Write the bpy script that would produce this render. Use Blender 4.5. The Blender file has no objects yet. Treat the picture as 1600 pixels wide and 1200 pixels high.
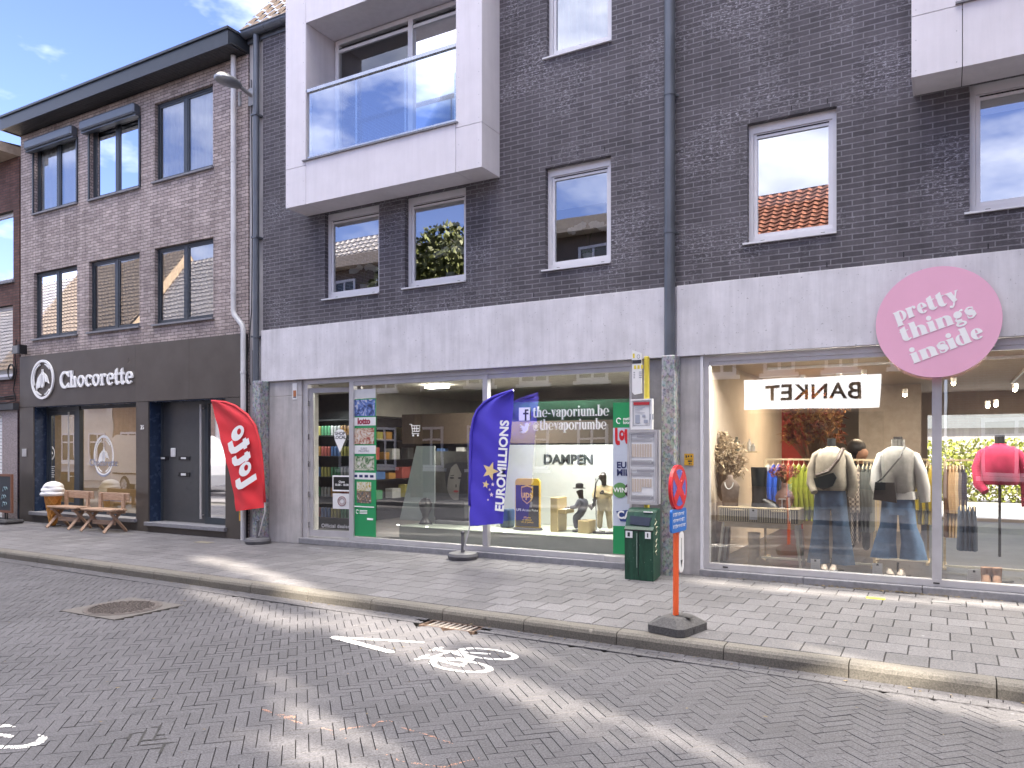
import bpy, bmesh, math, random
from mathutils import Vector, Matrix
random.seed(7)
R = math.radians; PI = math.pi
sc = bpy.context.scene
COL = sc.collection
# ------------------------------------------------------------------ measuring helper
FPX, CD, CH, HZ = 1193.0, 9.3, 1.6, 701.0      # focal length in photo pixels, distance to the facade, eye height, horizon row
YAW = R(29.5)
def W(px, py, y=0.0):
    """photo reading -> (x, z) on the vertical plane at depth y (y = 0 is the facade)"""
    u = (px - 800) / FPX; v = (HZ - py) / FPX
    fx, fy = -math.sin(YAW) + math.cos(YAW) * u, math.cos(YAW) + math.sin(YAW) * u
    t = (CD + y) / fy
    return t * fx, CH + t * v
def WX(px, y=0.0): return W(px, 701, y)[0]
def WZ(px, py, y=0.0): return W(px, py, y)[1]
def G(px, py, z=-0.12):
    t = (CH - z) * FPX / (py - HZ); u = (px - 800) / FPX
    return t * (-math.sin(YAW) + math.cos(YAW) * u), t * (math.cos(YAW) + math.sin(YAW) * u) - CD

# ------------------------------------------------------------------ tags
def tag(o, label=None, cat=None, group=None, kind=None):
    if label: o['label'] = label
    if cat: o['category'] = cat
    if group: o['group'] = group
    if kind: o['kind'] = kind
    return o
def empty(name, loc, rz=0, label=None, cat=None, group=None):
    o = bpy.data.objects.new(name, None); COL.objects.link(o)
    o.location = loc; o.rotation_euler = (0, 0, rz); o.empty_display_size = .1
    return tag(o, label, cat, group)
def copy_tree(o, parent=None):
    c = o.copy(); COL.objects.link(c); c.parent = parent
    for ch in list(o.children): copy_tree(ch, c)
    return c

# ------------------------------------------------------------------ mesh builder
class MB:
    def __init__(s): s.v = []; s.f = []
    def add(s, vs, fs):
        n = len(s.v); s.v += [tuple(p) for p in vs]; s.f += [tuple(i + n for i in f) for f in fs]; return s
    def box(s, x0, x1, y0, y1, z0, z1, M=None):
        x0, x1 = min(x0, x1), max(x0, x1); y0, y1 = min(y0, y1), max(y0, y1); z0, z1 = min(z0, z1), max(z0, z1)
        vs = [Vector(p) for p in ((x0,y0,z0),(x1,y0,z0),(x1,y1,z0),(x0,y1,z0),(x0,y0,z1),(x1,y0,z1),(x1,y1,z1),(x0,y1,z1))]
        if M: vs = [M @ p for p in vs]
        return s.add(vs, [(0,3,2,1),(4,5,6,7),(0,1,5,4),(1,2,6,5),(2,3,7,6),(3,0,4,7)])
    def bbox(s, x0, x1, y0, y1, z0, z1, b=.006, M=None):
        """box with chamfered upright and top edges"""
        x0, x1 = min(x0, x1), max(x0, x1); y0, y1 = min(y0, y1), max(y0, y1); z0, z1 = min(z0, z1), max(z0, z1)
        b = min(b, (x1-x0)*.45, (y1-y0)*.45, (z1-z0)*.45)
        def ring(i, z): return [(x0+i+b,y0+i,z),(x1-i-b,y0+i,z),(x1-i,y0+i+b,z),(x1-i,y1-i-b,z),(x1-i-b,y1-i,z),(x0+i+b,y1-i,z),(x0+i,y1-i-b,z),(x0+i,y0+i+b,z)]
        rs = [ring(b*.6, z0), ring(0, z0+b), ring(0, z1-b), ring(b*.6, z1)]
        vs = [Vector(p) for r in rs for p in r]
        if M: vs = [M @ p for p in vs]
        fs = [tuple(range(7,-1,-1)), tuple(range(24,32))]
        for k in range(3):
            for i in range(8): j = (i+1) % 8; fs.append((k*8+i, k*8+j, k*8+8+j, k*8+8+i))
        return s.add(vs, fs)
    def prism(s, poly, fn, d0, d1):
        """extrude a 2D outline; fn(a, b, d) -> 3D point"""
        n = len(poly)
        vs = [fn(a, b, d0) for a, b in poly] + [fn(a, b, d1) for a, b in poly]
        fs = [tuple(range(n)), tuple(range(2*n-1, n-1, -1))] + [(i, (i+1) % n + 0, (i+1) % n + n, i+n) for i in range(n)]
        return s.add(vs, fs)
    def loft(s, rings, n=20, cap=True, wob=None, sq=1.0):
        """rings: (cx, cy, cz, rx, ry[, tilt]) stacked along z unless 3D axes are given"""
        base = len(s.v); vs = []
        for k, r in enumerate(rings):
            cx, cy, cz, rx, ry = r[:5]; tx = r[5] if len(r) > 5 else 0
            for i in range(n):
                a = 2*PI*i/n
                ca, sa = math.cos(a), math.sin(a)
                if sq != 1.0: ca = math.copysign(abs(ca)**sq, ca); sa = math.copysign(abs(sa)**sq, sa)
                w = wob(k, a) if wob else 0
                vs.append((cx+(rx+w)*ca, cy+(ry+w)*sa, cz+tx*ca))
        fs = []
        for k in range(len(rings)-1):
            for i in range(n):
                j = (i+1) % n; fs.append((k*n+i, k*n+j, (k+1)*n+j, (k+1)*n+i))
        if cap: fs.append(tuple(range(n-1,-1,-1))); fs.append(tuple((len(rings)-1)*n+i for i in range(n)))
        return s.add(vs, fs)
    def tube(s, pts, r, n=8, closed=False, cap=True):
        pts = [Vector(p) for p in pts]; rr = r if isinstance(r, (list, tuple)) else [r]*len(pts)
        vs = []; m = len(pts); up = None
        for k, p in enumerate(pts):
            a = pts[(k-1) % m] if (k > 0 or closed) else p; b = pts[(k+1) % m] if (k < m-1 or closed) else p
            d = (b-a).normalized() if (b-a).length > 1e-9 else Vector((0,0,1))
            if up is None or abs(up.dot(d)) > .98: up = Vector((0,0,1)) if abs(d.z) < .9 else Vector((1,0,0))
            x = d.cross(up).normalized(); y2 = x.cross(d).normalized(); up = y2
            for i in range(n):
                t = 2*PI*i/n; vs.append(p + (x*math.cos(t) + y2*math.sin(t))*rr[k])
        fs = []
        for k in range(m if closed else m-1):
            for i in range(n):
                j = (i+1) % n; k2 = (k+1) % m; fs.append((k*n+i, k*n+j, k2*n+j, k2*n+i))
        if cap and not closed: fs.append(tuple(range(n-1,-1,-1))); fs.append(tuple((m-1)*n+i for i in range(n)))
        return s.add(vs, fs)
    def cyl(s, x, y, z0, z1, r, n=20, r2=None): return s.loft([(x,y,z0,r,r),(x,y,z1,r2 or r,r2 or r)], n)
    def ball(s, c, rx, ry=None, rz=None, n=14, m=9, M=None):
        ry = ry or rx; rz = rz or rx; vs = []; c = Vector(c)
        for k in range(1, m):
            p = PI*k/m
            for i in range(n): t = 2*PI*i/n; vs.append(Vector((rx*math.sin(p)*math.cos(t), ry*math.sin(p)*math.sin(t), rz*math.cos(p))))
        vs += [Vector((0,0,rz)), Vector((0,0,-rz))]
        if M: vs = [M @ q for q in vs]
        vs = [q + c for q in vs]; T = (m-1)*n; fs = []
        for k in range(m-2):
            for i in range(n): j = (i+1) % n; fs.append((k*n+i, (k+1)*n+i, (k+1)*n+j, k*n+j))
        for i in range(n): j = (i+1) % n; fs.append((T, i, j)); fs.append((T+1, (m-2)*n+j, (m-2)*n+i))
        return s.add(vs, fs)
    def build(s, name, mat, parent=None, smooth=False, loc=None, rz=0):
        me = bpy.data.meshes.new(name); me.from_pydata([tuple(p) for p in s.v], [], s.f); me.validate()
        bm = bmesh.new(); bm.from_mesh(me); bmesh.ops.recalc_face_normals(bm, faces=bm.faces); bm.to_mesh(me); bm.free()
        me.materials.append(mat)
        if smooth: me.polygons.foreach_set('use_smooth', [True]*len(me.polygons))
        o = bpy.data.objects.new(name, me); COL.objects.link(o)
        if smooth == 'auto':
            bm = bmesh.new(); bm.from_mesh(me)
            for e in bm.edges:
                if len(e.link_faces) == 2 and e.calc_face_angle(0) > R(38): e.smooth = False
            bm.to_mesh(me); bm.free()
        if loc: o.location = loc
        if rz: o.rotation_euler = (0, 0, rz)
        if parent: link(o, parent)
        return o
def link(o, parent):
    """parent a mesh written in world coordinates under a thing's empty"""
    o.parent = parent
    bpy.context.view_layer.update() if False else None
    M = Matrix.Translation(parent.location) @ parent.rotation_euler.to_matrix().to_4x4()
    q = parent.parent
    while q is not None:
        M = (Matrix.Translation(q.location) @ q.rotation_euler.to_matrix().to_4x4()) @ M; q = q.parent
    if o.type == 'MESH': o.data.transform(M.inverted())
    else: o.matrix_parent_inverse = M.inverted()
    return o
fxz = lambda y0: (lambda a, b, d: (a, y0 + d, b))

# ------------------------------------------------------------------ materials
def nt(name):
    m = bpy.data.materials.new(name); m.use_nodes = True; t = m.node_tree
    return m, t, t.nodes['Principled BSDF'], t.nodes['Material Output']
def N(t, kind, **kw):
    n = t.nodes.new(kind)
    for k, v in kw.items():
        if k in n.inputs: n.inputs[k].default_value = v
        else: setattr(n, k, v)
    return n
def coords(t, kind='Object', scale=None):
    c = N(t, 'ShaderNodeTexCoord'); out = c.outputs[kind]
    if scale:
        mp = N(t, 'ShaderNodeMapping'); mp.inputs['Scale'].default_value = scale; t.links.new(out, mp.inputs[0]); out = mp.outputs[0]
    return out
def ramp(t, src, stops):
    r = N(t, 'ShaderNodeValToRGB'); e = r.color_ramp.elements
    while len(e) < len(stops): e.new(.5)
    for k, (p, c) in enumerate(stops): e[k].position = p; e[k].color = (*c, 1) if isinstance(c, tuple) else (c, c, c, 1)
    t.links.new(src, r.inputs[0]); return r.outputs[0]
def mixc(t, fac, a, b, blend='MIX'):
    m = N(t, 'ShaderNodeMix', data_type='RGBA', blend_type=blend)
    for sock, v in ((m.inputs[0], fac), (m.inputs[6], a), (m.inputs[7], b)):
        if hasattr(v, 'is_linked') or hasattr(v, 'links'): t.links.new(v, sock)
        elif isinstance(v, tuple): sock.default_value = (*v, 1)
        else: sock.default_value = v
    return m.outputs[2]
def noise(t, vec, scale, detail=4, rough=.6):
    n = N(t, 'ShaderNodeTexNoise'); n.inputs['Scale'].default_value = scale; n.inputs['Detail'].default_value = detail; n.inputs['Roughness'].default_value = rough
    t.links.new(vec, n.inputs['Vector']); return n.outputs['Fac']
def bump(t, h, bsdf, strength=.3, dist=.01, prev=None):
    b = N(t, 'ShaderNodeBump'); b.inputs['Strength'].default_value = strength; b.inputs['Distance'].default_value = dist
    t.links.new(h, b.inputs['Height'])
    if prev is not None: t.links.new(prev, b.inputs['Normal'])
    if bsdf is not None: t.links.new(b.outputs[0], bsdf.inputs['Normal'])
    return b.outputs[0]
_cache = {}
def mat(name, col, rough=.6, metal=0, var=.12, scale=8, b=.0, bs=60, island=0, spec=.5, emit=0, coat=0):
    if name in _cache: return _cache[name]
    m, t, p, o = nt(name)
    p.inputs['Roughness'].default_value = rough; p.inputs['Metallic'].default_value = metal
    p.inputs['Specular IOR Level'].default_value = spec
    c = coords(t)
    if var or island:
        f = noise(t, c, scale)
        lo = tuple(max(0, x*(1-var*1.6)) for x in col); hi = tuple(min(1, x*(1+var*1.4)) for x in col)
        out = ramp(t, f, [(.25, lo), (.75, hi)])
        if island:
            g = N(t, 'ShaderNodeNewGeometry')
            k = ramp(t, g.outputs['Random Per Island'], [(0, 1-island), (1, 1.0)])
            out = mixc(t, 1.0, out, k, 'MULTIPLY')
        t.links.new(out, p.inputs['Base Color'])
        rr = N(t, 'ShaderNodeMapRange'); rr.inputs[3].default_value = max(.02, rough-.08); rr.inputs[4].default_value = min(1, rough+.1)
        t.links.new(f, rr.inputs[0]); t.links.new(rr.outputs[0], p.inputs['Roughness'])
    else: p.inputs['Base Color'].default_value = (*col, 1)
    if coat: p.inputs['Coat Weight'].default_value = coat
    if emit:
        p.inputs['Emission Color'].default_value = (*col, 1); p.inputs['Emission Strength'].default_value = emit
    if b: bump(t, noise(t, c, bs, 5, .7), p, b, .01)
    _cache[name] = m; return m
def glass(name, base, tint=(.9, .93, .92), k=1.0, wav=.004, rcol=(1,1,1), rough=0.0):
    m = bpy.data.materials.new(name); m.use_nodes = True; t = m.node_tree; t.nodes.clear()
    o = N(t, 'ShaderNodeOutputMaterial'); mx = N(t, 'ShaderNodeMixShader'); tr = N(t, 'ShaderNodeBsdfTransparent'); gl = N(t, 'ShaderNodeBsdfGlossy')
    tr.inputs[0].default_value = (*tint, 1); gl.inputs['Roughness'].default_value = rough; gl.inputs[0].default_value = (*rcol, 1)
    fr = N(t, 'ShaderNodeFresnel'); fr.inputs[0].default_value = 1.5
    ma = N(t, 'ShaderNodeMath', operation='MULTIPLY_ADD', use_clamp=True); ma.inputs[1].default_value = k; ma.inputs[2].default_value = base
    t.links.new(fr.outputs[0], ma.inputs[0]); t.links.new(ma.outputs[0], mx.inputs[0]); t.links.new(tr.outputs[0], mx.inputs[1]); t.links.new(gl.outputs[0], mx.inputs[2])
    if wav:
        c = coords(t); h = noise(t, c, 1.6, 1, .4); bb = N(t, 'ShaderNodeBump'); bb.inputs['Strength'].default_value = wav*60; bb.inputs['Distance'].default_value = .0025
        t.links.new(h, bb.inputs['Height']); t.links.new(bb.outputs[0], gl.inputs['Normal'])
    t.links.new(mx.outputs[0], o.inputs[0]); return m
def brick_mat(name, c1, c2, mortar, bw=.222, rh=.062, ms=.011, rough=.85, white=0.0, wcol=(.6,.6,.66), bstr=.6, tone=.35, bias=0.0, whs=1.6, fine=22):
    m, t, p, o = nt(name); c = coords(t)
    s = N(t, 'ShaderNodeSeparateXYZ'); t.links.new(c, s.inputs[0]); cb = N(t, 'ShaderNodeCombineXYZ')
    ad = N(t, 'ShaderNodeMath', operation='ADD'); t.links.new(s.outputs[0], ad.inputs[0]); t.links.new(s.outputs[1], ad.inputs[1])
    t.links.new(ad.outputs[0], cb.inputs[0]); t.links.new(s.outputs[2], cb.inputs[1])
    wv = N(t, 'ShaderNodeTexNoise'); wv.inputs['Scale'].default_value = 9; t.links.new(c, wv.inputs[0])
    wm = N(t, 'ShaderNodeVectorMath', operation='MULTIPLY_ADD'); wm.inputs[1].default_value = (.008, .007, 0); t.links.new(wv.outputs['Color'], wm.inputs[0]); t.links.new(cb.outputs[0], wm.inputs[2])
    b = N(t, 'ShaderNodeTexBrick'); b.offset = .5; b.inputs['Scale'].default_value = 1; b.inputs['Brick Width'].default_value = bw; b.inputs['Row Height'].default_value = rh
    b.inputs['Mortar Size'].default_value = ms*.5; b.inputs['Mortar Smooth'].default_value = .25; b.inputs['Bias'].default_value = bias
    b.inputs['Color1'].default_value = (*c1, 1); b.inputs['Color2'].default_value = (*c2, 1); b.inputs['Mortar'].default_value = (*mortar, 1)
    t.links.new(wm.outputs[0], b.inputs['Vector'])
    big = noise(t, c, .9, 5, .6); col = mixc(t, 1.0, b.outputs['Color'], ramp(t, big, [(.3, 1-tone), (.7, 1.15)]), 'MULTIPLY')
    col = mixc(t, 1.0, col, ramp(t, noise(t, coords(t, scale=(5, 5, .35)), 1.2, 4, .6), [(.35, .80), (.6, 1.05)]), 'MULTIPLY')
    f1 = noise(t, coords(t, scale=(1, 1, 2.6)), fine, 5, .75)
    col = mixc(t, 1.0, col, ramp(t, f1, [(.3, .82), (.7, 1.16)]), 'MULTIPLY')
    if white:
        patch = ramp(t, noise(t, coords(t, scale=(1,1,1.7)), whs, 3, .6), [(.48, 0.0), (.62, 1.0)]); spk = ramp(t, f1, [(.53, 0.0), (.62, 1.0)])
        k = mixc(t, 1.0, patch, spk, 'MULTIPLY'); k = mixc(t, 1.0, k, (white,)*3, 'MULTIPLY'); col = mixc(t, k, col, wcol)
    t.links.new(col, p.inputs['Base Color']); p.inputs['Roughness'].default_value = rough
    inv = N(t, 'ShaderNodeMath', operation='SUBTRACT'); inv.inputs[0].default_value = 1; t.links.new(b.outputs['Fac'], inv.inputs[1])
    n1 = bump(t, inv.outputs[0], None, bstr, .008); bump(t, f1, p, bstr, .012, n1)
    return m

M = {}
M['brick_dark'] = brick_mat('dark brick', (.080,.074,.085), (.128,.118,.134), (.25,.24,.265), ms=.014, white=.85, tone=.2, wcol=(.55,.54,.60), bstr=1.0, bw=.225, rh=.0635, whs=.75)
M['brick_choc'] = brick_mat('brown mottled brick', (.36,.295,.275), (.56,.47,.44), (.15,.125,.125), ms=.013, white=.9, wcol=(.62,.56,.54), bstr=.6, whs=6, fine=15, bw=.2, rh=.06, tone=.25)
M['brick_red'] = brick_mat('red brown brick', (.13,.06,.05), (.2,.1,.08), (.07,.06,.055), ms=.012, bw=.2, rh=.06)
M['brick_opp'] = brick_mat('opposite brick', (.32,.20,.15), (.4,.27,.2), (.4,.38,.35))
def concrete(name, col, b=.25, stain=.12, pit=True):
    m, t, p, o = nt(name); c = coords(t)
    f = noise(t, c, 2.2, 6, .65); v = noise(t, coords(t, scale=(7, 7, .5)), 1.5, 4, .6); g = noise(t, c, 70, 3, .7)
    a = ramp(t, f, [(.3, tuple(x*(1-stain) for x in col)), (.7, tuple(min(1, x*(1+stain*.7)) for x in col))])
    a = mixc(t, 1.0, a, ramp(t, v, [(.35, 1-stain*.9), (.6, 1.0)]), 'MULTIPLY')
    pits = ramp(t, noise(t, c, 38, 2, .5), [(.26, .62), (.31, 1.0)])
    if pit: a = mixc(t, 1.0, a, pits, 'MULTIPLY')
    t.links.new(a, p.inputs['Base Color']); p.inputs['Roughness'].default_value = .75; bump(t, g, p, b, .004); return m
M['concrete'] = concrete('pale concrete', (.72,.705,.74), stain=.14)
M['concrete_pier'] = concrete('grey concrete', (.50,.48,.48), stain=.2)
M['panel'] = concrete('white fibre panel', (.77,.74,.78), .06, .055, False)
M['panel_soffit'] = M['panel']
M['panel_gap'] = mat('dark joint', (.02,.02,.025), .8, var=0)
M['alu'] = mat('light aluminium', (.52,.51,.53), .38, .35, var=.06, scale=5)
M['white_pvc'] = mat('white pvc', (.74,.74,.78), .35, var=.03, scale=4)
M['anth'] = mat('anthracite', (.035,.042,.052), .35, .1, var=.12, scale=6)
M['anth_soff'] = mat('anthracite soffit', (.05,.052,.055), .5, var=.3, scale=14)
M['clad'] = mat('anthracite cladding', (.105,.092,.082), .3, .3, var=.1, scale=2.2, b=.03, bs=30)
M['bluestone'] = mat('blue stone', (.22,.22,.24), .6, var=.15, scale=20, b=.1)
M['zinc'] = mat('grey downpipe', (.13,.145,.17), .42, .3, var=.1, scale=3)
M['galv'] = None
M['pipe_white'] = mat('white pipe', (.66,.66,.67), .4, var=.08, scale=4)
M['black'] = mat('black', (.012,.012,.014), .45, var=.1)
M['rubber'] = mat('rubber', (.05,.05,.055), .8, var=.25, scale=30, b=.3, bs=120)
M['rubber_base'] = mat('recycled rubber base', (.075,.073,.075), .85, var=.35, scale=60, b=.4, bs=150)
M['white'] = mat('white paint', (.8,.8,.8), .45, var=.03)
M['vinyl_white'] = mat('white vinyl', (.90,.90,.89), .5, var=0)
M['steel'] = mat('steel', (.55,.55,.56), .25, .9, var=.05); M['satin_steel'] = mat('satin steel', (.55,.54,.53), .4, .3, var=0)
M['yellow'] = mat('bus yellow', (.75,.62,.08), .45, var=.08)
M['wood'] = None
def galv():
    m, t, p, o = nt('galvanised steel'); c = coords(t, scale=(1,1,.75))
    v = N(t, 'ShaderNodeTexVoronoi'); v.inputs['Scale'].default_value = 28; t.links.new(c, v.inputs[0])
    f = noise(t, c, 26, 4, .7); a = ramp(t, f, [(.40, (.20,.215,.235)), (.50, (.36,.375,.39)), (.62, (.44,.455,.47))])
    a = mixc(t, .25, a, v.outputs['Color'], 'SOFT_LIGHT'); t.links.new(a, p.inputs['Base Color'])
    p.inputs['Metallic'].default_value = .35; p.inputs['Roughness'].default_value = .5; bump(t, f, p, .15, .003); return m
M['galv'] = galv()
def wood(name, ca, cb, sc_=(1.2, 9, 9)):
    m, t, p, o = nt(name); c = coords(t, scale=sc_)
    f = noise(t, c, 5, 6, .65); a = ramp(t, f, [(.3, ca), (.7, cb)]); t.links.new(a, p.inputs['Base Color']); p.inputs['Roughness'].default_value = .6; bump(t, f, p, .2, .004); return m
M['wood'] = wood('bench pine', (.29,.18,.115), (.50,.345,.245))
M['oak'] = wood('pale oak', (.42,.33,.2), (.58,.48,.33))
M['signwood'] = wood('brown frame wood', (.13,.05,.03), (.22,.1,.06))
M['glass_up'] = glass('window glass', .36, (.80,.84,.84), 1.4, .004)
M['glass_shop'] = glass('shop glass', .19, (.88,.90,.88), 1.1, .006)
M['glass_rail'] = glass('railing glass', .02, (.62,.74,.84), .5, .002)
M['glass_slide'] = glass('sliding glass', .12, (.80,.84,.84), 1.0, .003)
M['glass_left'] = glass('left house glass', .24, (.92,.94,.94), 1.2, .004)
M['glass_choc'] = glass('chocolate shop glass', .22, (.80,.80,.76), 1.3, .006)

# ------------------------------------------------------------------ text & glyphs
def frame_fn(origin, ux, uy):
    o = Vector(origin); ux = Vector(ux).normalized(); uy = Vector(uy).normalized(); n = ux.cross(uy)
    return lambda a, b, d: tuple(o + ux*a + uy*b + n*d)
def text(name, s, size, m, parent, origin, ux=(1,0,0), uy=(0,0,1), ext=.002, bold=0, shear=0, align='CENTER', space=1.0, sx=1.0, line=1.0):
    cu = bpy.data.curves.new(name, 'FONT'); cu.body = s; cu.size = size; cu.extrude = ext; cu.offset = bold; cu.shear = shear
    cu.align_x = align; cu.align_y = 'CENTER'; cu.space_character = space; cu.space_line = line; cu.resolution_u = 3
    o = bpy.data.objects.new(name, cu); COL.objects.link(o)
    dg = bpy.context.evaluated_depsgraph_get(); me = bpy.data.meshes.new_from_object(o.evaluated_get(dg))
    bpy.data.objects.remove(o)
    fn = frame_fn(origin, ux, uy)
    for v in me.vertices: v.co = Vector(fn(v.co.x*sx, v.co.y, v.co.z))
    me.materials.clear(); me.materials.append(m); me.name = name
    ob = bpy.data.objects.new(name, me); COL.objects.link(ob)
    if parent: link(ob, parent)
    return ob
class Glyph:
    """a small slab / fat-face serif letter kit: stem, hairline and serif thickness make the style"""
    def __init__(s, stem=.34, hair=.07, serif=.06, over=.1): s.S, s.H, s.F, s.O = stem, hair, serif, over; s.p = []
    def rect(s, x0, y0, x1, y1): s.p.append([(x0,y0),(x1,y0),(x1,y1),(x0,y1)])
    def sector(s, co, ro, ci, ri, a0, a1, n=22):
        P = [(co[0]+ro[0]*math.cos(R(a0+(a1-a0)*i/n)), co[1]+ro[1]*math.sin(R(a0+(a1-a0)*i/n))) for i in range(n+1)]
        Q = [(ci[0]+ri[0]*math.cos(R(a0+(a1-a0)*i/n)), ci[1]+ri[1]*math.sin(R(a0+(a1-a0)*i/n))) for i in range(n+1)]
        for i in range(n): s.p.append([P[i], P[i+1], Q[i+1], Q[i]])
    def disk(s, x, y, rx, ry=None, n=16): ry = ry or rx; s.p.append([(x+rx*math.cos(2*PI*i/n), y+ry*math.sin(2*PI*i/n)) for i in range(n)])
    def ring(s, cx, cy, rx, ry): s.sector((cx,cy),(rx,ry),(cx,cy),(max(.03,rx-s.S),ry-s.H-.02),0,360)
    def serif(s, x0, x1, y, top=False): s.rect(x0-s.O, y-s.F if top else y, x1+s.O, y if top else y+s.F)
    def stem(s, x, y0, y1, bot=True, top='l'):
        s.rect(x, y0, x+s.S, y1)
        if bot: s.serif(x, x+s.S, y0)
        if top == 'l': s.rect(x-s.O, y1-s.F*1.3, x, y1)
        elif top == 'b': s.serif(x, x+s.S, y1, True)
    def stroke(s, pts, ws):
        L = []; Rr = []
        for i, (x, y) in enumerate(pts):
            a = pts[max(0,i-1)]; b = pts[min(len(pts)-1,i+1)]; dx, dy = b[0]-a[0], b[1]-a[1]; l = math.hypot(dx, dy) or 1
            w = ws[i]/2; L.append((x-dy/l*w, y+dx/l*w)); Rr.append((x+dy/l*w, y-dx/l*w))
        for i in range(len(pts)-1): s.p.append([L[i], L[i+1], Rr[i+1], Rr[i]])
    def arch(s, x, base=.0):   # from a stem whose left edge is x: arch and right stem
        S = s.S; xr = x+S+.24; s.sector(((x+.6*S+xr+S)/2,.62),((xr+S-x-.6*S)/2,.4),(x+S+.12,.58),(.12,.4-s.H),0,180); s.rect(xr,0,xr+S,.64)
        return xr
    def ch(s, c):
        S, H, F, O = s.S, s.H, s.F, s.O; s.p = []
        if c == ' ': return .4
        if c == 'o': s.ring(.5,.5,.5,.53); return 1.06
        if c in 'nhm':
            s.stem(O, 0, 1.5 if c == 'h' else 1.0); x = s.arch(O); s.serif(x, x+S, 0)
            if c == 'm': x = s.arch(x); s.serif(x, x+S, 0)
            return x+S+O+.06
        if c == 'u':
            s.stem(O, .35, 1.0, bot=False); xr = O+S+.24; s.rect(xr,0,xr+S,1); s.rect(xr-O,1-F*1.3,xr,1); s.rect(xr+S,0,xr+S+O,F)
            s.sector(((O+xr+.4*S)/2,.38),((xr+.4*S-O)/2,.4),(O+S+.12,.42),(.12,.4-H),180,360); return xr+S+O+.06
        if c == 'r':
            s.stem(O, 0, 1.0); x = O+S; s.sector((x+.16,.68),(.22,.34),(x+.16,.66),(.16,.34-H),50,180); s.disk(x+.27,.84,.14,.15); return x+.44
        if c == 'i': s.stem(O, 0, 1.0); s.disk(O+S*.5,1.31,min(.23,max(.14,S*.55))); return O*2+S+.06
        if c == 't':
            s.p.append([(O,.3),(O+S,.3),(O+S,1.38),(O,1.2)]); s.rect(0,1-F*1.2,O+S+.2,1.0)
            s.sector((O+.2+S*.4,.3),(.2+S*.4,.34),(O+S+.1,.32),(.1,.34-H*1.6),180,330); return O+S+.3
        if c == 'e': s.sector((.48,.5),(.48,.53),(.5,.5),(max(.1,.48-S*.85),.53-H),0,318); s.rect(.48-S*.3,.46,.9,.46+H*1.1); return .98
        if c == 'c': s.sector((.48,.5),(.48,.53),(.52,.5),(max(.1,.5-S*.95),.53-H),42,318); s.disk(.75,.8,.15,.16); return .96
        if c == 'C':
            s.sector((.72,.72),(.72,.78),(.76,.72),(.72-S*1.05,.78-H*1.3),38,322); s.rect(1.2,.95,1.2+H*1.2,1.48); s.rect(1.2,.0,1.2+H*1.2,.45); return 1.42
        if c == 'p': s.stem(O,-.42,1.0); s.sector((O+S*.4+.3,.5),(.30+S*.6,.53),(O+S+.1,.5),(.14,.53-H),-130,150); return O+S+.62
        if c == 'b': s.stem(O,0,1.5,bot=False); s.sector((O+S*.4+.3,.5),(.30+S*.6,.53),(O+S+.1,.5),(.14,.53-H),-150,150); return O+S+.62
        if c == 'd':
            s.sector((.36,.5),(.36+S*.15,.53),(.42,.5),(.14,.53-H),30,330); s.rect(.5,0,.5+S,1.5); s.rect(.5-O,1.5-F*1.3,.5,1.5); s.rect(.5+S,0,.5+S+O,F); return .5+S+O+.06
        if c == 'a':
            s.rect(.48,.1,.48+S,.72); s.sector((.30+S*.5,.7),(.30+S*.5,.32),(.32,.68),(.16+S*.15,.32-H*1.2),0,150); s.disk(.16,.78,.13)
            s.sector((.3,.3),(.3,.3),(.36,.28),(.14,.24-H*.4),60,320); s.rect(.48,0,.48+S+O,F*1.4); return .48+S+O+.05
        if c == 'y':
            s.p.append([(O,1),(O+S*1.05,1),(O+S+.32,.1),(O+.42,-.02)]); s.stroke([(O+S+.5,1),(O+.36,-.25),(.22,-.44)],[H*1.5,H*1.5,H*1.5]); s.disk(.16,-.34,.14)
            s.rect(0,1-F,O+S+O*.8,1); s.rect(O+S+.3,1-F,O+S+.66,1); return O+S+.66
        if c == 'v':
            s.p.append([(O,1),(O+S*1.05,1),(O+S+.26,.15),(O+.4,0)]); s.stroke([(O+S+.42,1),(O+.42,0)],[H*1.5]*2); s.rect(0,1-F,O+S+O*.8,1); s.rect(O+S+.26,1-F,O+S+.58,1); return O+S+.58
        if c == 's':
            s.stroke([(.70,.80),(.62,.93),(.45,.985),(.28,.95),(.17,.80),(.24,.63),(.42,.52),(.60,.40),(.66,.22),(.55,.06),(.38,.0),(.20,.05),(.10,.22)],
                     [.10,H*1.2,H*1.2,H*1.6,S*.7,S*1.0,S*1.15,S*1.0,S*.7,H*1.6,H*1.2,H*1.2,.10]); s.rect(.66,.68,.66+H*.8,.98); s.rect(.07,.02,.07+H*.8,.34); return .82
        if c == 'g':
            s.sector((.4,.68),(.36,.34),(.4,.68),(.36-S*.7,.34-H),0,360); s.sector((.44,-.22),(.46,.26),(.44,-.22),(.46-S*.42,.26-H*1.6),0,360)
            s.stroke([(.2,.38),(.12,.24),(.24,.08),(.6,.06)],[H,H*2,S*.6,S*.6]); s.stroke([(.6,.92),(.74,1.02)],[H,H]); s.disk(.82,.98,.11); return .98
        if c == '-': s.rect(.05,.4,.5,.4+max(H*1.6,.14)); return .58
        if c == '.': s.disk(.15,.12,.13); return .34
        if c == '@':
            s.sector((.6,.5),(.6,.62),(.6,.5),(.5,.54),20,320); s.sector((.55,.5),(.26,.3),(.58,.5),(.12,.24),0,360); s.rect(.76,.28,.86,.8); return 1.3
        return .3
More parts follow.
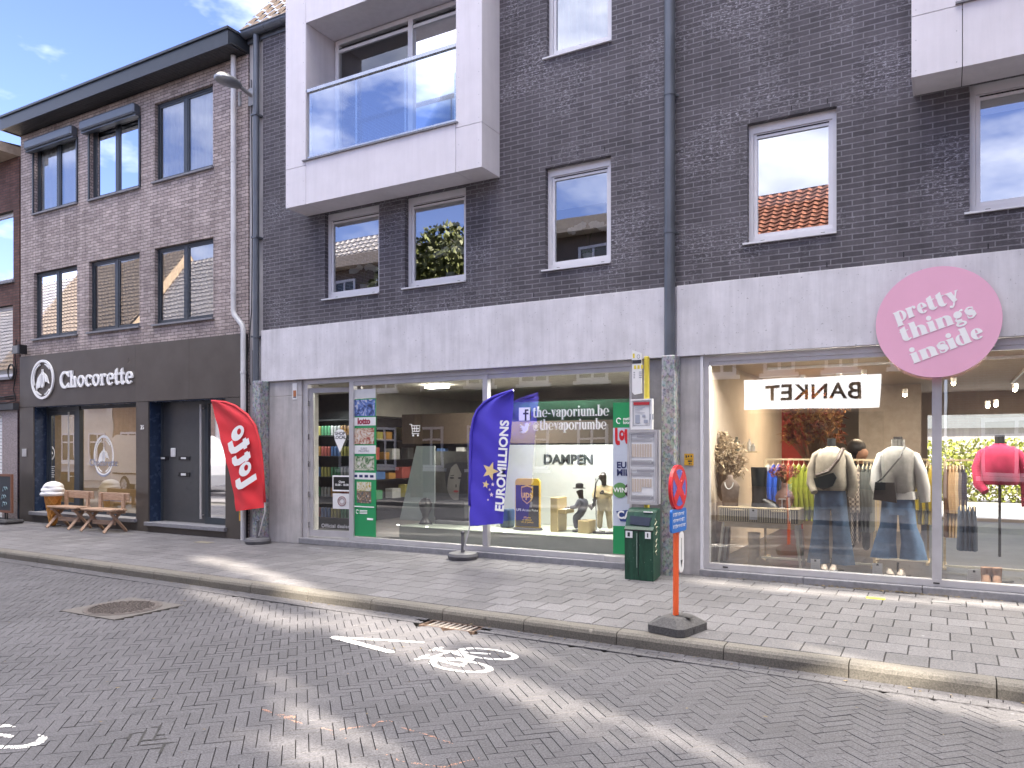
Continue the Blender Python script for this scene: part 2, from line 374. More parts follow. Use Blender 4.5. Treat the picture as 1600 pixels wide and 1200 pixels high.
def lettering(name, s, size, m, parent, origin, ux, uy, style, track=.04, ext=.006, align='l', sx=1.0):
    g = Glyph(*style); x = 0; P = []
    for c in s:
        w = g.ch(c)
        for poly in g.p: P.append([(x+a, b) for a, b in poly])
        x += w + track
    off = -x/2 if align == 'c' else 0
    fn = frame_fn(origin, ux, uy); mb = MB(); k = 0
    for poly in P:
        k += 1
        mb.prism([((a+off)*size*sx, b*size) for a, b in poly], fn, 0, ext + (k % 9)*.00012)
    return mb.build(name, m, parent)
FAT = (.52, .10, .07, .07); SLAB = (.27, .17, .17, .11); DIDO = (.27, .055, .05, .07)
# ================================================================== ground
KS = -.0232
def yk(x): return -3.109 + KS*x
def zf(x): return .015 + .035*max(0, min(1, (x+11)/3.5))
def sz(x, y): return zf(x)*max(0, 1 + y/3.0)
def struct(o): o['kind'] = 'structure'; return o
g_ = MB().add([(-400,-400,-.17),(400,-400,-.17),(400,400,-.17),(-400,400,-.17)], [(0,1,2,3)])
struct(g_.build('ground', mat('joint sand', (.045,.043,.042), .95, var=.2, scale=30)))
def paver_mat(name, col, island, speck=.5):
    m, t, p, o = nt(name); c = coords(t)
    f = noise(t, c, .7, 5, .6); a = ramp(t, f, [(.3, tuple(x*.82 for x in col)), (.7, tuple(x*1.15 for x in col))])
    g = N(t, 'ShaderNodeNewGeometry'); a = mixc(t, 1.0, a, ramp(t, g.outputs['Random Per Island'], [(0, 1-island), (1, 1.0+island*.5)]), 'MULTIPLY')
    s = noise(t, c, 75, 4, .85); a = mixc(t, 1.0, a, ramp(t, s, [(.32, 1-speck), (.5, 1.0), (.7, 1+speck*.9)]), 'MULTIPLY')
    vg = N(t,'ShaderNodeTexVoronoi'); vg.inputs['Scale'].default_value = 2.6; t.links.new(c, vg.inputs[0]); gm = ramp(t, vg.outputs['Distance'], [(.035, 1.0), (.05, 0.0)]); a = mixc(t, gm, a, tuple(x*1.7 for x in col)); vg = N(t,'ShaderNodeTexVoronoi'); vg.inputs['Scale'].default_value = 3.7; t.links.new(c, vg.inputs[0]); gm = ramp(t, vg.outputs['Distance'], [(.04, 1.0), (.07, 0.0)]); a = mixc(t, gm, a, tuple(x*.45 for x in col))
    d = ramp(t, noise(t, c, 3.2, 6, .7), [(.28, .78), (.42, 1.0)]); a = mixc(t, 1.0, a, d, 'MULTIPLY')
    t.links.new(a, p.inputs['Base Color']); p.inputs['Roughness'].default_value = .8; bump(t, s, p, .35, .004); return m
M['road'] = paver_mat('road pavers', (.077,.075,.084), .12, .75)
M['walk'] = paver_mat('pavement slabs', (.138,.134,.142), .2, .6)
M['kerb'] = paver_mat('kerb concrete', (.135,.125,.11), .1, .55)
WU, NL = .0735, 3
rc, rs = math.cos(R(45)), math.sin(R(45))
def paver(mb, cx, cy, hx, hy, ang, z, j=.0017, ch=.0016, tilt=.0010, jy=.0006):
    ca, sa = math.cos(ang), math.sin(ang); a, b = random.uniform(-tilt, tilt), random.uniform(-tilt, tilt)
    vs = []
    for ins, dz in ((j, -.007), (j+ch, 0)):
        for sx, sy in ((-1,-1),(1,-1),(1,1),(-1,1)):
            lx, ly = sx*(hx-ins), sy*(hy-(ins-j+jy))
            vs.append((cx+lx*ca-ly*sa, cy+lx*sa+ly*ca, z+dz+a*sx+b*sy))
    mb.add(vs, [(4,5,6,7),(0,1,5,4),(1,2,6,5),(2,3,7,6),(3,0,4,7)])
road = MB(); RZ = -.12
for j in range(-142, 220):
    for m_ in range(-73, 49):
        for kind in (0, 1):
            if kind == 0: u, v, hx, hy = j+2*NL*m_+NL/2, j+.5, NL/2, .5
            else:
                c = j+2*NL*m_; u, v, hx, hy = c+.5, (j-2*NL+1)+NL/2.0+0.0, .5, NL/2
                # column c, rows c-2n+1 .. c-n  (shifted by 2n per m_)
                v = (c-2*NL+1) - 2*NL*m_ + NL/2
            x = (u*rc - v*rs)*WU - 5; y = (u*rs + v*rc)*WU - 6
            if not (-24 < x < 6): continue
            if y > yk(x)-.15 or y < -8.9: continue
            if x < -14 and y < -6: continue
            if -4.52 < x < -3.78 and y > yk(x)-.28: continue
            if abs(x+7.70) < .42 and abs(y+4.2) < .38: continue
            z = RZ + .0035*math.sin(x*1.7+y)*math.cos(y*2.1) + random.uniform(-.0012,.0012)
            paver(road, x, y, hx*WU, hy*WU, R(45), z)
# gutter course, long bricks along the kerb
x = -24.0
for r_ in range(3):
    x = -24 - random.random()*.2
    while x < 6:
        yy = yk(x) - .036 - .071*r_
        if not (-4.5 < x < -3.8 and r_ < 3): paver(road, x, yy, .11, .036, KS, RZ + .007 + .001*r_, jy=.002)
        x += .221
struct(road.build('road', M['road']))
# opposite half of the street (behind the camera) and its kerb and pavement
o = MB(); o.add([(-60,-8.9,RZ-.002),(60,-8.9,RZ-.002),(60,-7,RZ-.012),(-60,-7,RZ-.012)], [(0,1,2,3)])
o.add([(-60,-7,RZ-.012),(-22,-7,RZ-.012),(-22,-2.2,RZ-.012),(-60,-1.2,RZ-.012)], [(0,1,2,3)]); o.add([(5.8,-7,RZ-.012),(60,-7,RZ-.012),(60,-3.2,RZ-.012),(5.8,-3.2,RZ-.012)], [(0,1,2,3)])
struct(o.build('far_road', M['road']))
o = MB().box(-60, 60, -13.6, -8.9, -.16, 0); struct(o.build('opposite_pavement', M['walk']))
# kerb stones
kb = MB(); x = -6.23 - .935*24
KW = .15
while x < 9:
    x0, x1 = x+.004, x+.931; n = random.uniform(-.002, .002)
    prof = [(0, -.16), (0, -.045), (.012, -.018), (.04, -.002), (KW, 0), (KW, -.16)]
    vs = [];
    for xx in (x0, x1):
        for a, b in prof: vs.append((xx, yk(xx)+a+n, b+(-.12*0)+n*.5))
    k = len(prof)
    kb.add(vs, [tuple(range(k)), tuple(range(2*k-1, k-1, -1))] + [(i, (i+1) % k, (i+1) % k + k, i+k) for i in range(k)]); x += .935
struct(kb.build('kerb', M['kerb']))
# pavement slabs
wk = MB(); SL = .30
for r_ in range(0, 11):
    off = (r_ % 2)*.15 + random.uniform(-.015, .015)
    n0 = -60
    for i in range(n0, 32):
        xa = i*SL + off - .41 - (r_ % 2)*.0; ya = KW + .003 + r_*SL
        cx, cy = xa + SL/2, yk(xa) + ya + SL/2
        if cx < -19.5 or cx > 8: continue
        if cy - SL/2 > -.02: continue
        a = random.uniform(-.0015, .0015); vs = []
        for ins, dz in ((.0028, -.009), (.006, 0)):
            for sx, sy in ((-1,-1),(1,-1),(1,1),(-1,1)):
                px_ = cx + sx*(SL/2-ins); py_ = min(-.012, cy + sy*(SL/2-ins))
                vs.append((px_, py_, sz(px_, py_)+dz+a*sx))
        wk.add(vs, [(4,5,6,7),(0,1,5,4),(1,2,6,5),(2,3,7,6),(3,0,4,7)])
struct(wk.build('pavement', M['walk']))
bs = MB()
for i in range(40):
    xa, xb = -60+i*2, -58+i*2
    bs.add([(xa,yk(xa)+KW-.01,-.012),(xb,yk(xb)+KW-.01,-.012),(xb,.3,zf(xb)-.012),(xa,.3,zf(xa)-.012)], [(0,1,2,3)])
struct(bs.build('pavement_bed', mat('joint sand', (.045,.043,.042), .95, var=.2, scale=30)))
o = MB(); o.add([(-60,yk(-60)+KW,.0),(-19.3,yk(-19.3)+KW,.0),(-19.3,0.2,.014),(-60,.2,.014)], [(0,1,2,3)]); struct(o.build('pavement_far', M['walk']))
# -------- road markings: painted cell by cell on the stone faces, so the joints break the paint
def on_stone(x, y, jn=.0042):
    X, Y = (x+5)/WU, (y+6)/WU; u = X*rc + Y*rs; v = -X*rs + Y*rc
    i, j = math.floor(u), math.floor(v); k = (i-j) % (2*NL); q = jn/WU
    if k < NL: a0, a1, b0, b1 = i-k, i-k+NL, j, j+1
    else:
        kk = (j-(i-2*NL+1)) % (2*NL); a0, a1, b0, b1 = i, i+1, j-kk, j-kk+NL
    return a0+q < u < a1-q and b0+q < v < b1-q
def seg_d(px_, py_, a, b):
    ax, ay = a; bx, by = b; dx, dy = bx-ax, by-ay; t = max(0, min(1, ((px_-ax)*dx+(py_-ay)*dy)/(dx*dx+dy*dy+1e-9)))
    return math.hypot(px_-ax-dx*t, py_-ay-dy*t)
def paint(name, box, test, m, z=.0028, cell=.008, drop=0.0, joints=False):
    mb = MB(); x = box[0]
    while x < box[1]:
        y = box[2]
        while y < box[3]:
            if test(x, y) and (on_stone(x, y) if not joints else not on_stone(x, y, .007)) and random.random() >= drop:
                h = cell/2*1.02; mb.add([(x-h,y-h,RZ+z),(x+h,y-h,RZ+z),(x+h,y+h,RZ+z),(x-h,y+h,RZ+z)], [(0,1,2,3)])
            y += cell
        x += cell
    return struct(mb.build(name, m))
M['paint'] = mat('road paint', (.72,.71,.69), .6, var=.14, scale=22, b=.15)
tipA, aU, aL = (-4.83,-4.04), (-4.03,-3.80), (-4.07,-4.19)
def t_arrow(x, y):
    d1 = seg_d(x, y, tipA, aU); d2 = seg_d(x, y, tipA, aL); f = (x+4.83)/.8
    return d1 < .028 - .006*f or (d2 < .045-.01*f)
paint('arrow_marking', (-4.9,-3.95,-4.3,-3.7), t_arrow, M['paint'])
def bike_test(ox, oy, s, flip=1):
    # bicycle seen side-on with its wheels towards +x and handlebar towards -x
    def f(x, y):
        X = (x-ox)/s; Y = (y-oy)/s*flip
        for cy in (-.17, .19):
            e = math.hypot((X-.42)/.26, (Y-cy)/.135)
            if abs(e-.88) < .11: return True
            if e < .12: return True
        for a, b in (((.42,-.17),(.12,-.12)),((.12,-.12),(.14,.10)),((.42,.19),(.06,.09)),((.40,.02),(.14,-.10)),((.40,.02),(.14,.10)),((.42,-.17),(.40,.02)),((.06,.09),(.0,.13)),((.0,.06),(.02,.17)),((.12,-.12),(.05,-.13)),((.05,-.19),(.05,-.06))):
            if seg_d(X, Y, a, b) < .017: return True
        return False
    return f
paint('bicycle_marking', (-3.95,-3.0,-4.4,-3.65), bike_test(-3.80, -4.05, 1.12), M['paint'])
paint('bicycle_marking', (-5.6,-4.4,-7.3,-6.7), bike_test(-5.33, -7.02, 1.12), M['paint'])
M['orange_spray'] = mat('orange spray', (.36,.19,.13), .8, var=.2)
oc = (-3.01,-5.56)
def t_orange(x, y):
    e = math.hypot((x-oc[0])/.085, (y-oc[1])/.075)
    if abs(e-1) < .12: return True
    P = [(-3.95,-5.72),(-3.55,-5.79),(-3.24,-5.79),(-3.10,-5.60)]
    Q = [(-2.92,-5.54),(-2.7,-5.56),(-2.50,-5.60)]
    K = [(-3.25,-5.83),(-2.95,-5.86),(-2.6,-5.95),(-2.35,-5.90),(-2.25,-5.7)]
    for L in (P, Q, K):
        for a, b in zip(L, L[1:]):
            if seg_d(x, y, a, b) < .006+.004*math.sin(x*37): return True
    return seg_d(x, y, (-3.72,-5.76), (-3.62,-5.74)) < .022
paint('orange_survey_marking', (-4.0,-2.2,-6.0,-5.4), t_orange, M['orange_spray'], cell=.006, drop=.58)
M['stain'] = mat('dark stone', (.035,.034,.034), .9, var=.3, scale=25)
def t_stain(x, y):
    q = math.sin(x*9+2)*.05 + math.sin(y*23)*.03
    return abs(x+4.02) < .20+q and abs(y+6.42+ (x+4.02)*.25) < .085+q*.5
paint('dark_patch', (-4.4,-3.6,-6.7,-6.1), t_stain, M['stain'], z=.0018, cell=.006, drop=.1, joints=True)
# manhole cover
mh = empty('manhole_cover', (-7.70,-4.20,RZ), 0, 'round ribbed iron manhole cover in a square frame in the road', 'manhole cover')
M['iron'] = mat('cast iron', (.105,.09,.085), .6, .3, var=.25, scale=18, b=.2)
c45 = Matrix.Translation((-7.70,-4.20,0)) @ Matrix.Rotation(R(1), 4, 'Z')
f = MB(); f.box(-.45,.45,-.41,.41,RZ-.02,RZ+.006,c45); f.build('frame', mat('frame concrete', (.10,.092,.088), .8, var=.15, scale=20, b=.2), mh)
f = MB(); f.loft([(-7.70,-4.20,RZ,.385,.385),(-7.70,-4.20,RZ+.010,.385,.385)], 40); f.build('rim', M['iron'], mh)
f = MB(); f.loft([(-7.70,-4.20,RZ,.35,.35),(-7.70,-4.20,RZ+.0125,.35,.35)], 40)
for i in range(-6, 7):
    yy = i*.05; w = math.sqrt(max(0, .33**2-yy*yy))
    k = -w
    while k < w-.03:
        f.box(k, min(w, k+.035), yy-.011, yy+.011, RZ+.012, RZ+.019, c45 @ Matrix.Rotation(R(20), 4, 'Z')); k += .052
f.build('lid', M['iron'], mh)
# gutter grate
gr = empty('drain_grate', (-4.13,-3.16,RZ), 0, 'rusty slotted drain grate in the gutter below the kerb', 'drain')
M['rust'] = mat('rusty iron', (.12,.08,.062), .8, .2, var=.35, scale=25, b=.2)
x0, x1, y0, y1 = -4.44, -3.86, yk(-4.1)-.25, yk(-4.1)-.012
f = MB(); f.box(x0,x1,y0,y1,RZ-.045,RZ-.035); f.build('shaft', mat('drain black', (.006,.006,.006), .9, var=0), gr)
f = MB(); f.box(x0-.02,x1+.02,y1-.02,y1,RZ-.03,RZ+.004); f.box(x0-.02,x1+.02,y0,y0+.02,RZ-.03,RZ+.004); f.box(x0-.02,x0,y0+.02,y1-.02,RZ-.03,RZ+.004); f.box(x1,x1+.02,y0+.02,y1-.02,RZ-.03,RZ+.004)
f.build('grate_frame', M['rust'], gr)
f = MB()
for i in range(1, 9):
    xx = x0+(x1-x0)*i/9; f.box(xx-.013, xx+.013, y0+.02, y1-.02, RZ-.03, RZ+.001)
f.build('grate_bars', mat('grate bars', (.26,.23,.21), .7, .1, var=.2), gr)
# little cover plates in the pavement
for (x, y, sx, sy, m, lb) in ((-.62,-.52,.09,.035,mat('yellow plate', (.55,.5,.05), .6),'small yellow valve cover in the pavement by the boutique'),(.02,-.42,.13,.04,mat('steel plate', (.22,.22,.22), .6, .3),'small grey metal valve cover in the pavement by the boutique'),(-10.9,-.62,.17,.08,mat('cover stone', (.2,.18,.14), .8),'small brown valve cover in the pavement near the red flag'),(-8.6,-.4,.13,.05,mat('cover grey', (.2,.2,.21), .8),'small grey valve cover in the pavement before the shop door')):
    o = MB(); o.bbox(x-sx,x+sx,y-sy,y+sy,sz(x,y)-.01,sz(x,y)+.006,.003); tag(o.build('valve_cover', m), lb, 'cover')
# dry leaves and moss along the boutique sill
lv = MB()
for i in range(420):
    x = random.gauss(-.45, .42) if random.random() < .6 else random.uniform(-2.5, 1.6); y = -.075 - abs(random.gauss(0, .03)); z = sz(x, y)+.004+random.random()*.01; s_ = random.uniform(.006, .018); a = random.random()*6
    lv.add([(x+s_*math.cos(a+k*1.57)*(1 if k % 2 else .5), y+s_*math.sin(a+k*1.57)*(1 if k % 2 else .5), z+random.uniform(0,.006)) for k in range(4)], [(0,1,2,3)])
tag(lv.build('leaf_litter', mat('dry leaves', (.16,.12,.06), .9, var=.5, scale=9)), 'brown leaf litter and moss under the boutique window', 'leaves', kind='stuff')

lv = MB()
for i in range(260):
    x = random.uniform(-12, 3); y = yk(x) - .02 - abs(random.gauss(0, .05)) if random.random() < .6 else random.uniform(-6.8, -3.3); z = RZ+.012+random.random()*.004; s_ = random.uniform(.005, .014) if random.random() < .9 else .022; a = random.random()*6
    lv.add([(x+s_*math.cos(a+k*1.57)*(1 if k % 2 else .5), y+s_*math.sin(a+k*1.57)*(1 if k % 2 else .5), z+random.uniform(0,.003)) for k in range(4)], [(0,1,2,3)])
tag(lv.build('leaf_litter', mat('dry leaves', (.16,.12,.06), .9, var=.5, scale=9)), 'scattered tiny dry leaves and grit along the gutter and road', 'leaves', kind='stuff')

# ================================================================== walls with openings
def wall(mb, x0, x1, z0, z1, y, holes, depth):
    xs = sorted({x0, x1, *[v for h in holes for v in h[:2] if x0 < v < x1]}); zs = sorted({z0, z1, *[v for h in holes for v in h[2:4] if z0 < v < z1]})
    for a, b in zip(xs, xs[1:]):
        for c, d in zip(zs, zs[1:]):
            mx_, mz = (a+b)/2, (c+d)/2
            if any(h[0] < mx_ < h[1] and h[2] < mz < h[3] for h in holes): continue
            mb.add([(a,y,c),(b,y,c),(b,y,d),(a,y,d)], [(0,1,2,3)])
    for h in holes:
        a, b, c, d = max(x0,h[0]), min(x1,h[1]), max(z0,h[2]), min(z1,h[3]); e = y+depth
        mb.add([(a,y,c),(a,e,c),(a,e,d),(a,y,d)], [(0,1,2,3)]); mb.add([(b,y,c),(b,e,c),(b,e,d),(b,y,d)], [(0,1,2,3)])
        mb.add([(a,y,d),(b,y,d),(b,e,d),(a,e,d)], [(0,1,2,3)]); mb.add([(a,y,c),(b,y,c),(b,e,c),(a,e,c)], [(0,1,2,3)])
def frame(mb, x0, x1, z0, z1, y, w, d=.05):
    """rectangular frame, butted pieces"""
    mb.box(x0, x0+w, y, y+d, z0, z1); mb.box(x1-w, x1, y, y+d, z0, z1); mb.box(x0+w, x1-w, y, y+d, z0, z0+w); mb.box(x0+w, x1-w, y, y+d, z1-w, z1)
def pane(x0, x1, z0, z1, y, m, parent, name='pane'):
    return MB().add([(x0,y,z0),(x1,y,z0),(x1,y,z1),(x0,y,z1)], [(0,1,2,3)]).build(name, m, parent)
def curtain(x0, x1, z0, z1, y, m, parent, n=60, amp=.02, per=.13, name='curtain'):
    mb = MB(); vs = []; ph = random.random()*6
    for i in range(n+1):
        x = x0+(x1-x0)*i/n; yy = y+amp*math.sin(x/per*2*PI+ph)+amp*.5*math.sin(x/per*3.7+ph*2)
        vs += [(x,yy,z0),(x,yy,z1)]
    mb.add(vs, [(2*i,2*i+2,2*i+3,2*i+1) for i in range(n)]); return mb.build(name, m, parent, smooth=True)
M['curtain'] = mat('white curtain', (.88,.89,.90), .9, var=.03)
M['blind'] = mat('roller blind', (.72,.73,.76), .8, var=.02)
M['room'] = mat('room plaster', (.32,.29,.26), .9, var=.1, scale=1)
M['soil'] = M['black']

# ------------------------------------------------------------------ dark brick apartment building
DX0, DX1 = -10.17, 7.0
ap = empty('apartment_building', (-5.5, 0, 0), 0, 'dark grey brick apartment building with white balcony boxes above the shops', 'building')
wins = [(-8.76,-7.63,4.03,5.42),(-7.13,-6.03,4.04,5.42),(-4.74,-3.78,4.04,5.43),(-4.72,-3.77,6.93,8.3),(-2.04,-1.055,4.05,5.47),(.235,1.25,4.07,5.42),(3.2,4.3,4.05,5.4)]
balc = [(-8.715,-5.87,6.1,8.3),(.145,3.42,6.05,8.3)]
mb = MB(); wall(mb, DX0, DX1, 3.62, 8.85, 0, wins + balc, .11)
mb.add([(DX0,0,2.7),(DX0,9,2.7),(DX0,9,8.85),(DX0,0,8.85)], [(0,1,2,3)]); mb.add([(DX1,0,0),(DX1,9,0),(DX1,9,8.85),(DX1,0,8.85)], [(0,1,2,3)])
mb.build('wall', M['brick_dark'], ap)
mb = MB(); hh = [(-0.35,5.2,.05,2.35)]; wall(mb, DX0, DX1, 0, 8.85, 9.0, hh, .2); mb.build('rear_wall', mat('rear render', (.35,.3,.25), .9), ap)
# open perpend slots
mb = MB()
for (px_, py_) in ((505,505),(563,494),(640,485),(700,478),(767,468),(834,461),(905,452),(1078,443),(1180,432),(1292,414),(1412,398),(1544,385),(862,249),(903,240),(945,233),(1183,180),(1237,169),(1293,158)):
    x, z = W(px_, py_, 0); mb.box(x-.006, x+.006, -.003, .01, z-.026, z+.03)
mb.build('weep_slots', M['panel_gap'], ap)
# concrete band
mb = MB(); mb.bbox(DX0, -3.045, -.045, .05, 2.742, 3.62, .004); mb.bbox(-2.89, DX1, -.045, .05, 2.742, 3.62, .004); mb.box(-3.045, -2.89, .0, .05, 2.742, 3.62)
mb.build('concrete_band', M['concrete'], ap)
# piers
mb = MB(); mb.bbox(-10.03,-9.27,.0,.4,.0,2.48,.006); mb.bbox(-10.03,-9.27,.002,.4,2.485,2.738,.006); mb.bbox(-2.87,-2.60,.0,.4,.0,2.738,.006)
mb.build('pier', M['concrete_pier'], ap)
mb = MB(); mb.bbox(-3.50,-3.03,.012,.4,.12,2.74,.004); mb.box(-3.52,-2.84,.004,.3,.02,.118); mb.build('pier_cladding', mat('grey pier panel', (.27,.26,.27), .5, .3), ap)
mb = MB(); mb.box(-2.599,-2.565,-.02,.1,.06,2.739); mb.build('white_trim', M['white_pvc'], ap)
mb = MB(); mb.box(-9.268,-9.20,.03,.12,.06,2.739); mb.build('door_trim', M['alu'], ap)
# party wall strip with pipes
mb = MB(); mb.box(-10.53,-10.172,.03,.3,.0,8.9); mb.build('party_strip', M['concrete_pier'], ap)
# floors / roof
mb = MB(); mb.box(DX0+.01,DX1-.01,.12,8.9,3.0,3.25); mb.box(DX0+.01,DX1-.01,.12,8.9,5.9,6.0); mb.box(DX0+.01,DX1-.01,.12,8.9,8.6,8.75); mb.box(DX0+.02,DX1-.01,4.2,4.3,3.25,8.6); mb.build('floors', M['room'], ap)
rf = MB()
nr = 30
for i in range(nr):       # courses of pantiles
    a0, a1 = i/nr, (i+1)/nr; y0_, y1_ = -.08+5.0*a0, -.08+5.0*a1; z0_, z1_ = 8.80+6.2*a0, 8.80+6.2*a1
    k = 0; x = DX0-.55; vs = []
    while x < -8.6: vs += [(x,y0_,z0_+.05+.028*math.sin(k*1.2)), (x,y1_,z1_+.02+.028*math.sin(k*1.2))]; x += .045; k += 1
    n_ = len(vs)//2; rf.add(vs, [(2*q,2*q+2,2*q+3,2*q+1) for q in range(n_-1)])
rf.add([(-8.6,-.08,8.82),(DX1,-.08,8.82),(DX1,4.92,15.0),(-8.6,4.92,15.0)], [(0,1,2,3)]); rf.add([(DX0-.5,9.1,8.9),(DX1,9.1,8.9),(DX1,4.92,15.0),(DX0-.5,4.92,15.0)], [(0,1,2,3)])
rf.add([(DX0,-.04,8.78),(DX0,9.08,8.8),(DX0,4.92,14.9)], [(0,1,2)]); rf.add([(DX1,-.06,8.8),(DX1,9.08,8.8),(DX1,4.92,14.9)], [(0,1,2)])
rf.build('roof', mat('brown pantiles', (.17,.12,.08), .85, var=.3, scale=6, b=.2), ap)
gt = MB(); P = []
for a in range(0, 9): P.append((-.09-.085*math.cos(PI*a/8), 8.78-.10*math.sin(PI*a/8)))
vs = []
for xx in (DX0-.36, DX1): vs += [(xx, a, b) for a, b in P]
gt.add(vs, [(i,i+1,i+10,i+9) for i in range(8)] + [tuple(range(9))]); gt.box(DX0-.36, DX1, -.02, .02, 8.62, 8.80)
gt.tube([(DX0-.36,-.178,8.785),(DX1,-.178,8.785)], .012)
for xx in (-10.0, -9.6): gt.tube([(xx, a*1.0, b-.004) for a, b in P], .008, 5)
gt.build('gutter', M['zinc'], ap)
# windows with white frames
def apt_window(x0, x1, z0, z1, i):
    y = .085
    mb = MB(); mb.box(x0,x1,y-.0,y+.07,z1-.10,z1); mb.box(x0,x0+.055,y,y+.07,z0,z1-.10); mb.box(x1-.055,x1,y,y+.07,z0,z1-.10); mb.box(x0+.055,x1-.055,y,y+.07,z0,z0+.075)
    # sash
    a, b, c, d = x0+.058, x1-.058, z0+.078, z1-.104
    mb.box(a,a+.04,y+.018,y+.06,c,d); mb.box(b-.04,b,y+.018,y+.06,c,d); mb.box(a+.04,b-.04,y+.018,y+.06,c,c+.04); mb.box(a+.04,b-.04,y+.018,y+.06,d-.06,d)
    w = mb.build('window', M['white_pvc'], ap)
    s = MB(); s.box(x0+.09,x1-.09,y+.0125,y+.0175,d-.028,d-.014)
    for q in (.14, .82): s.box(x0+(x1-x0)*q, x0+(x1-x0)*q+.045, y-.004, y+.002, z0+.022, z0+.034)
    s.build('vent_slot', M['panel_gap'], w)
    MB().box(x0-.05,x1+.0,-.035,y,z0-.022,z0-.002).build('sill', M['white_pvc'], w)
    pane(a+.04, b-.04, c+.04, d-.06, y+.04, M['glass_up'], w)
    return w, (a+.04, b-.04, c+.04, d-.06)
WR = []
for i, h in enumerate(wins): WR.append(apt_window(*h, i))
MB_bl = lambda i, f: MB().box(WR[i][1][0]-.02, WR[i][1][1]+.02, .19, .193, WR[i][1][3]-f*(WR[i][1][3]-WR[i][1][2]), WR[i][1][3]+.02).build('roller_blind', M['blind'], WR[i][0])
MB_bl(0,.36); MB_bl(1,.30); MB_bl(2,.34); MB_bl(4,.70); MB_bl(5,.12)
curtain(-4.66,-3.83,6.9,8.3,.22,M['curtain'],WR[3][0],90,.028,.12)
for i in (0,1,2,4,5):       # inner sill
    MB().box(WR[i][1][0],WR[i][1][1],.16,.36,WR[i][1][2]-.02,WR[i][1][2]+.005).build('inner_sill', M['white'], WR[i][0])
# balcony boxes
def box_panels(xa, xb, z0, z1, hx0, hx1, hz0, hz1, jz):
    y = -.48; mb = MB(); g = .004
    # front panels around the opening
    for (a, b, c, d) in ((xa,hx0-g,jz+g,z1),(xa,hx0-g,z0,jz-g),(hx0+g,hx1-g,z0,hz0-.02),(hx1+g,xb,z0,jz-g),(hx1+g,xb,jz+g,z1),(hx0+g,hx1-g,hz1,z1)):
        mb.box(a,b,y,y+.02,c,d)
    # sides
    for xs_ in ((xb-.02,xb-.0005),(xa+.0005,xa+.02)):
        mb.box(xs_[0],xs_[1],y+.022,-.002,z0,jz-g); mb.box(xs_[0],xs_[1],y+.022,-.002,jz+g,z1)
    # underside
    mb.box(xa+.022,hx0-g,y+.022,-.002,z0+.002,z0+.02); mb.box(hx0+g,hx1-g,y+.022,-.002,z0+.002,z0+.02); mb.box(hx1+g,xb-.022,y+.022,-.002,z0+.002,z0+.02)
    # inner lining of the loggia
    mb.box(hx0-.02,hx0-.001,y+.022,.3,hz0,hz1); mb.box(hx1+.001,hx1+.02,y+.022,.3,hz0,hz1); mb.box(hx0,hx1,y+.022,.3,hz1+.001,hz1+.02); mb.box(hx0,hx1,y+.022,.3,hz0-.05,hz0-.021)
    o = mb.build('balcony_box', M['panel'], ap)
    k = MB(); k.box(xa+.024,hx0-.03,y+.026,-.01,z0+.024,z1-.02); k.box(hx1+.03,xb-.024,y+.026,-.01,z0+.024,z1-.02); k.box(hx0-.03,hx1+.03,y+.026,-.01,z0+.024,hz0-.06)
    k.build('backing', M['panel_gap'], o)
    r = MB()
    for xx in (xa+.04, hx0-.05, hx1+.05, xb-.05):
        for zz in [z0+.06+.31*q for q in range(int((z1-z0)/.31))]:
            if abs(zz-jz) > .04: r.loft([(xx,y-.003,zz,.006,.001),(xx,y+.001,zz,.006,.001)],8) if False else r.box(xx-.004,xx+.004,y-.002,y+.001,zz-.004,zz+.004)
    r.build('rivets', mat('rivet', (.35,.35,.38), .5, var=0), o)
    s = MB(); s.box(hx0-.06,hx1+.04,y-.03,y+.30,hz0-.019,hz0); s.build('balcony_sill', M['bluestone'], o)
    return o
b1 = box_panels(-9.135,-5.46,5.43,9.6,-8.70,-5.885,6.12,8.27,6.04)
b2 = box_panels(-.29,3.9,5.40,9.6,.16,3.4,6.05,8.3,6.02+.0)
# sliding window behind balcony 1
def slider(parent, x0, x1, z0, z1, xm, y):
    mb = MB(); frame(mb, x0, x1, z0, z1, y, .07, .08); mb.box(xm-.045,xm+.045,y-.01,y+.06,z0+.07,z1-.07); mb.box(x0+.07,x1-.07,y+.01,y+.05,z1-.20,z1-.15)
    w = mb.build('sliding_window', M['white_pvc'], parent)
    pane(x0+.07,xm-.045,z0+.07,z1-.20,y+.04,M['glass_slide'],w); pane(xm+.045,x1-.07,z0+.07,z1-.20,y+.035,M['glass_slide'],w)
    s = MB(); s.box(x0+.08,x1-.08,y+.004,y+.0095,z1-.15,z1-.135); s.build('vent_slot', M['panel_gap'], w); return w
slider(b1, -8.66, -5.90, 6.10, 8.25, -7.13, .14); slider(b2, .2, 3.38, 6.05, 8.28, 1.6, .14)
def railing(parent, x0, x1, z0, z1, y=-.44):
    mb = MB(); mb.box(x0,x1,y-.03,y+.03,z1-.03,z1+.02); mb.box(x0,x1,y-.02,y+.02,z0+.03,z0+.055)
    o = mb.build('handrail', M['steel'], parent)
    p = MB()
    for f in (.015,.345,.675,.985): xx = x0+(x1-x0)*f; p.box(xx-.012,xx+.012,y+.012,y+.03,z0,z1-.03)
    p.build('posts', M['steel'], o)
    pane(x0+.01,x1-.01,z0+.055,z1-.03,y,M['glass_rail'],o,'railing_glass')
railing(b1,-8.69,-5.89,6.12,7.21); railing(b2,.17,3.39,6.06,7.2)
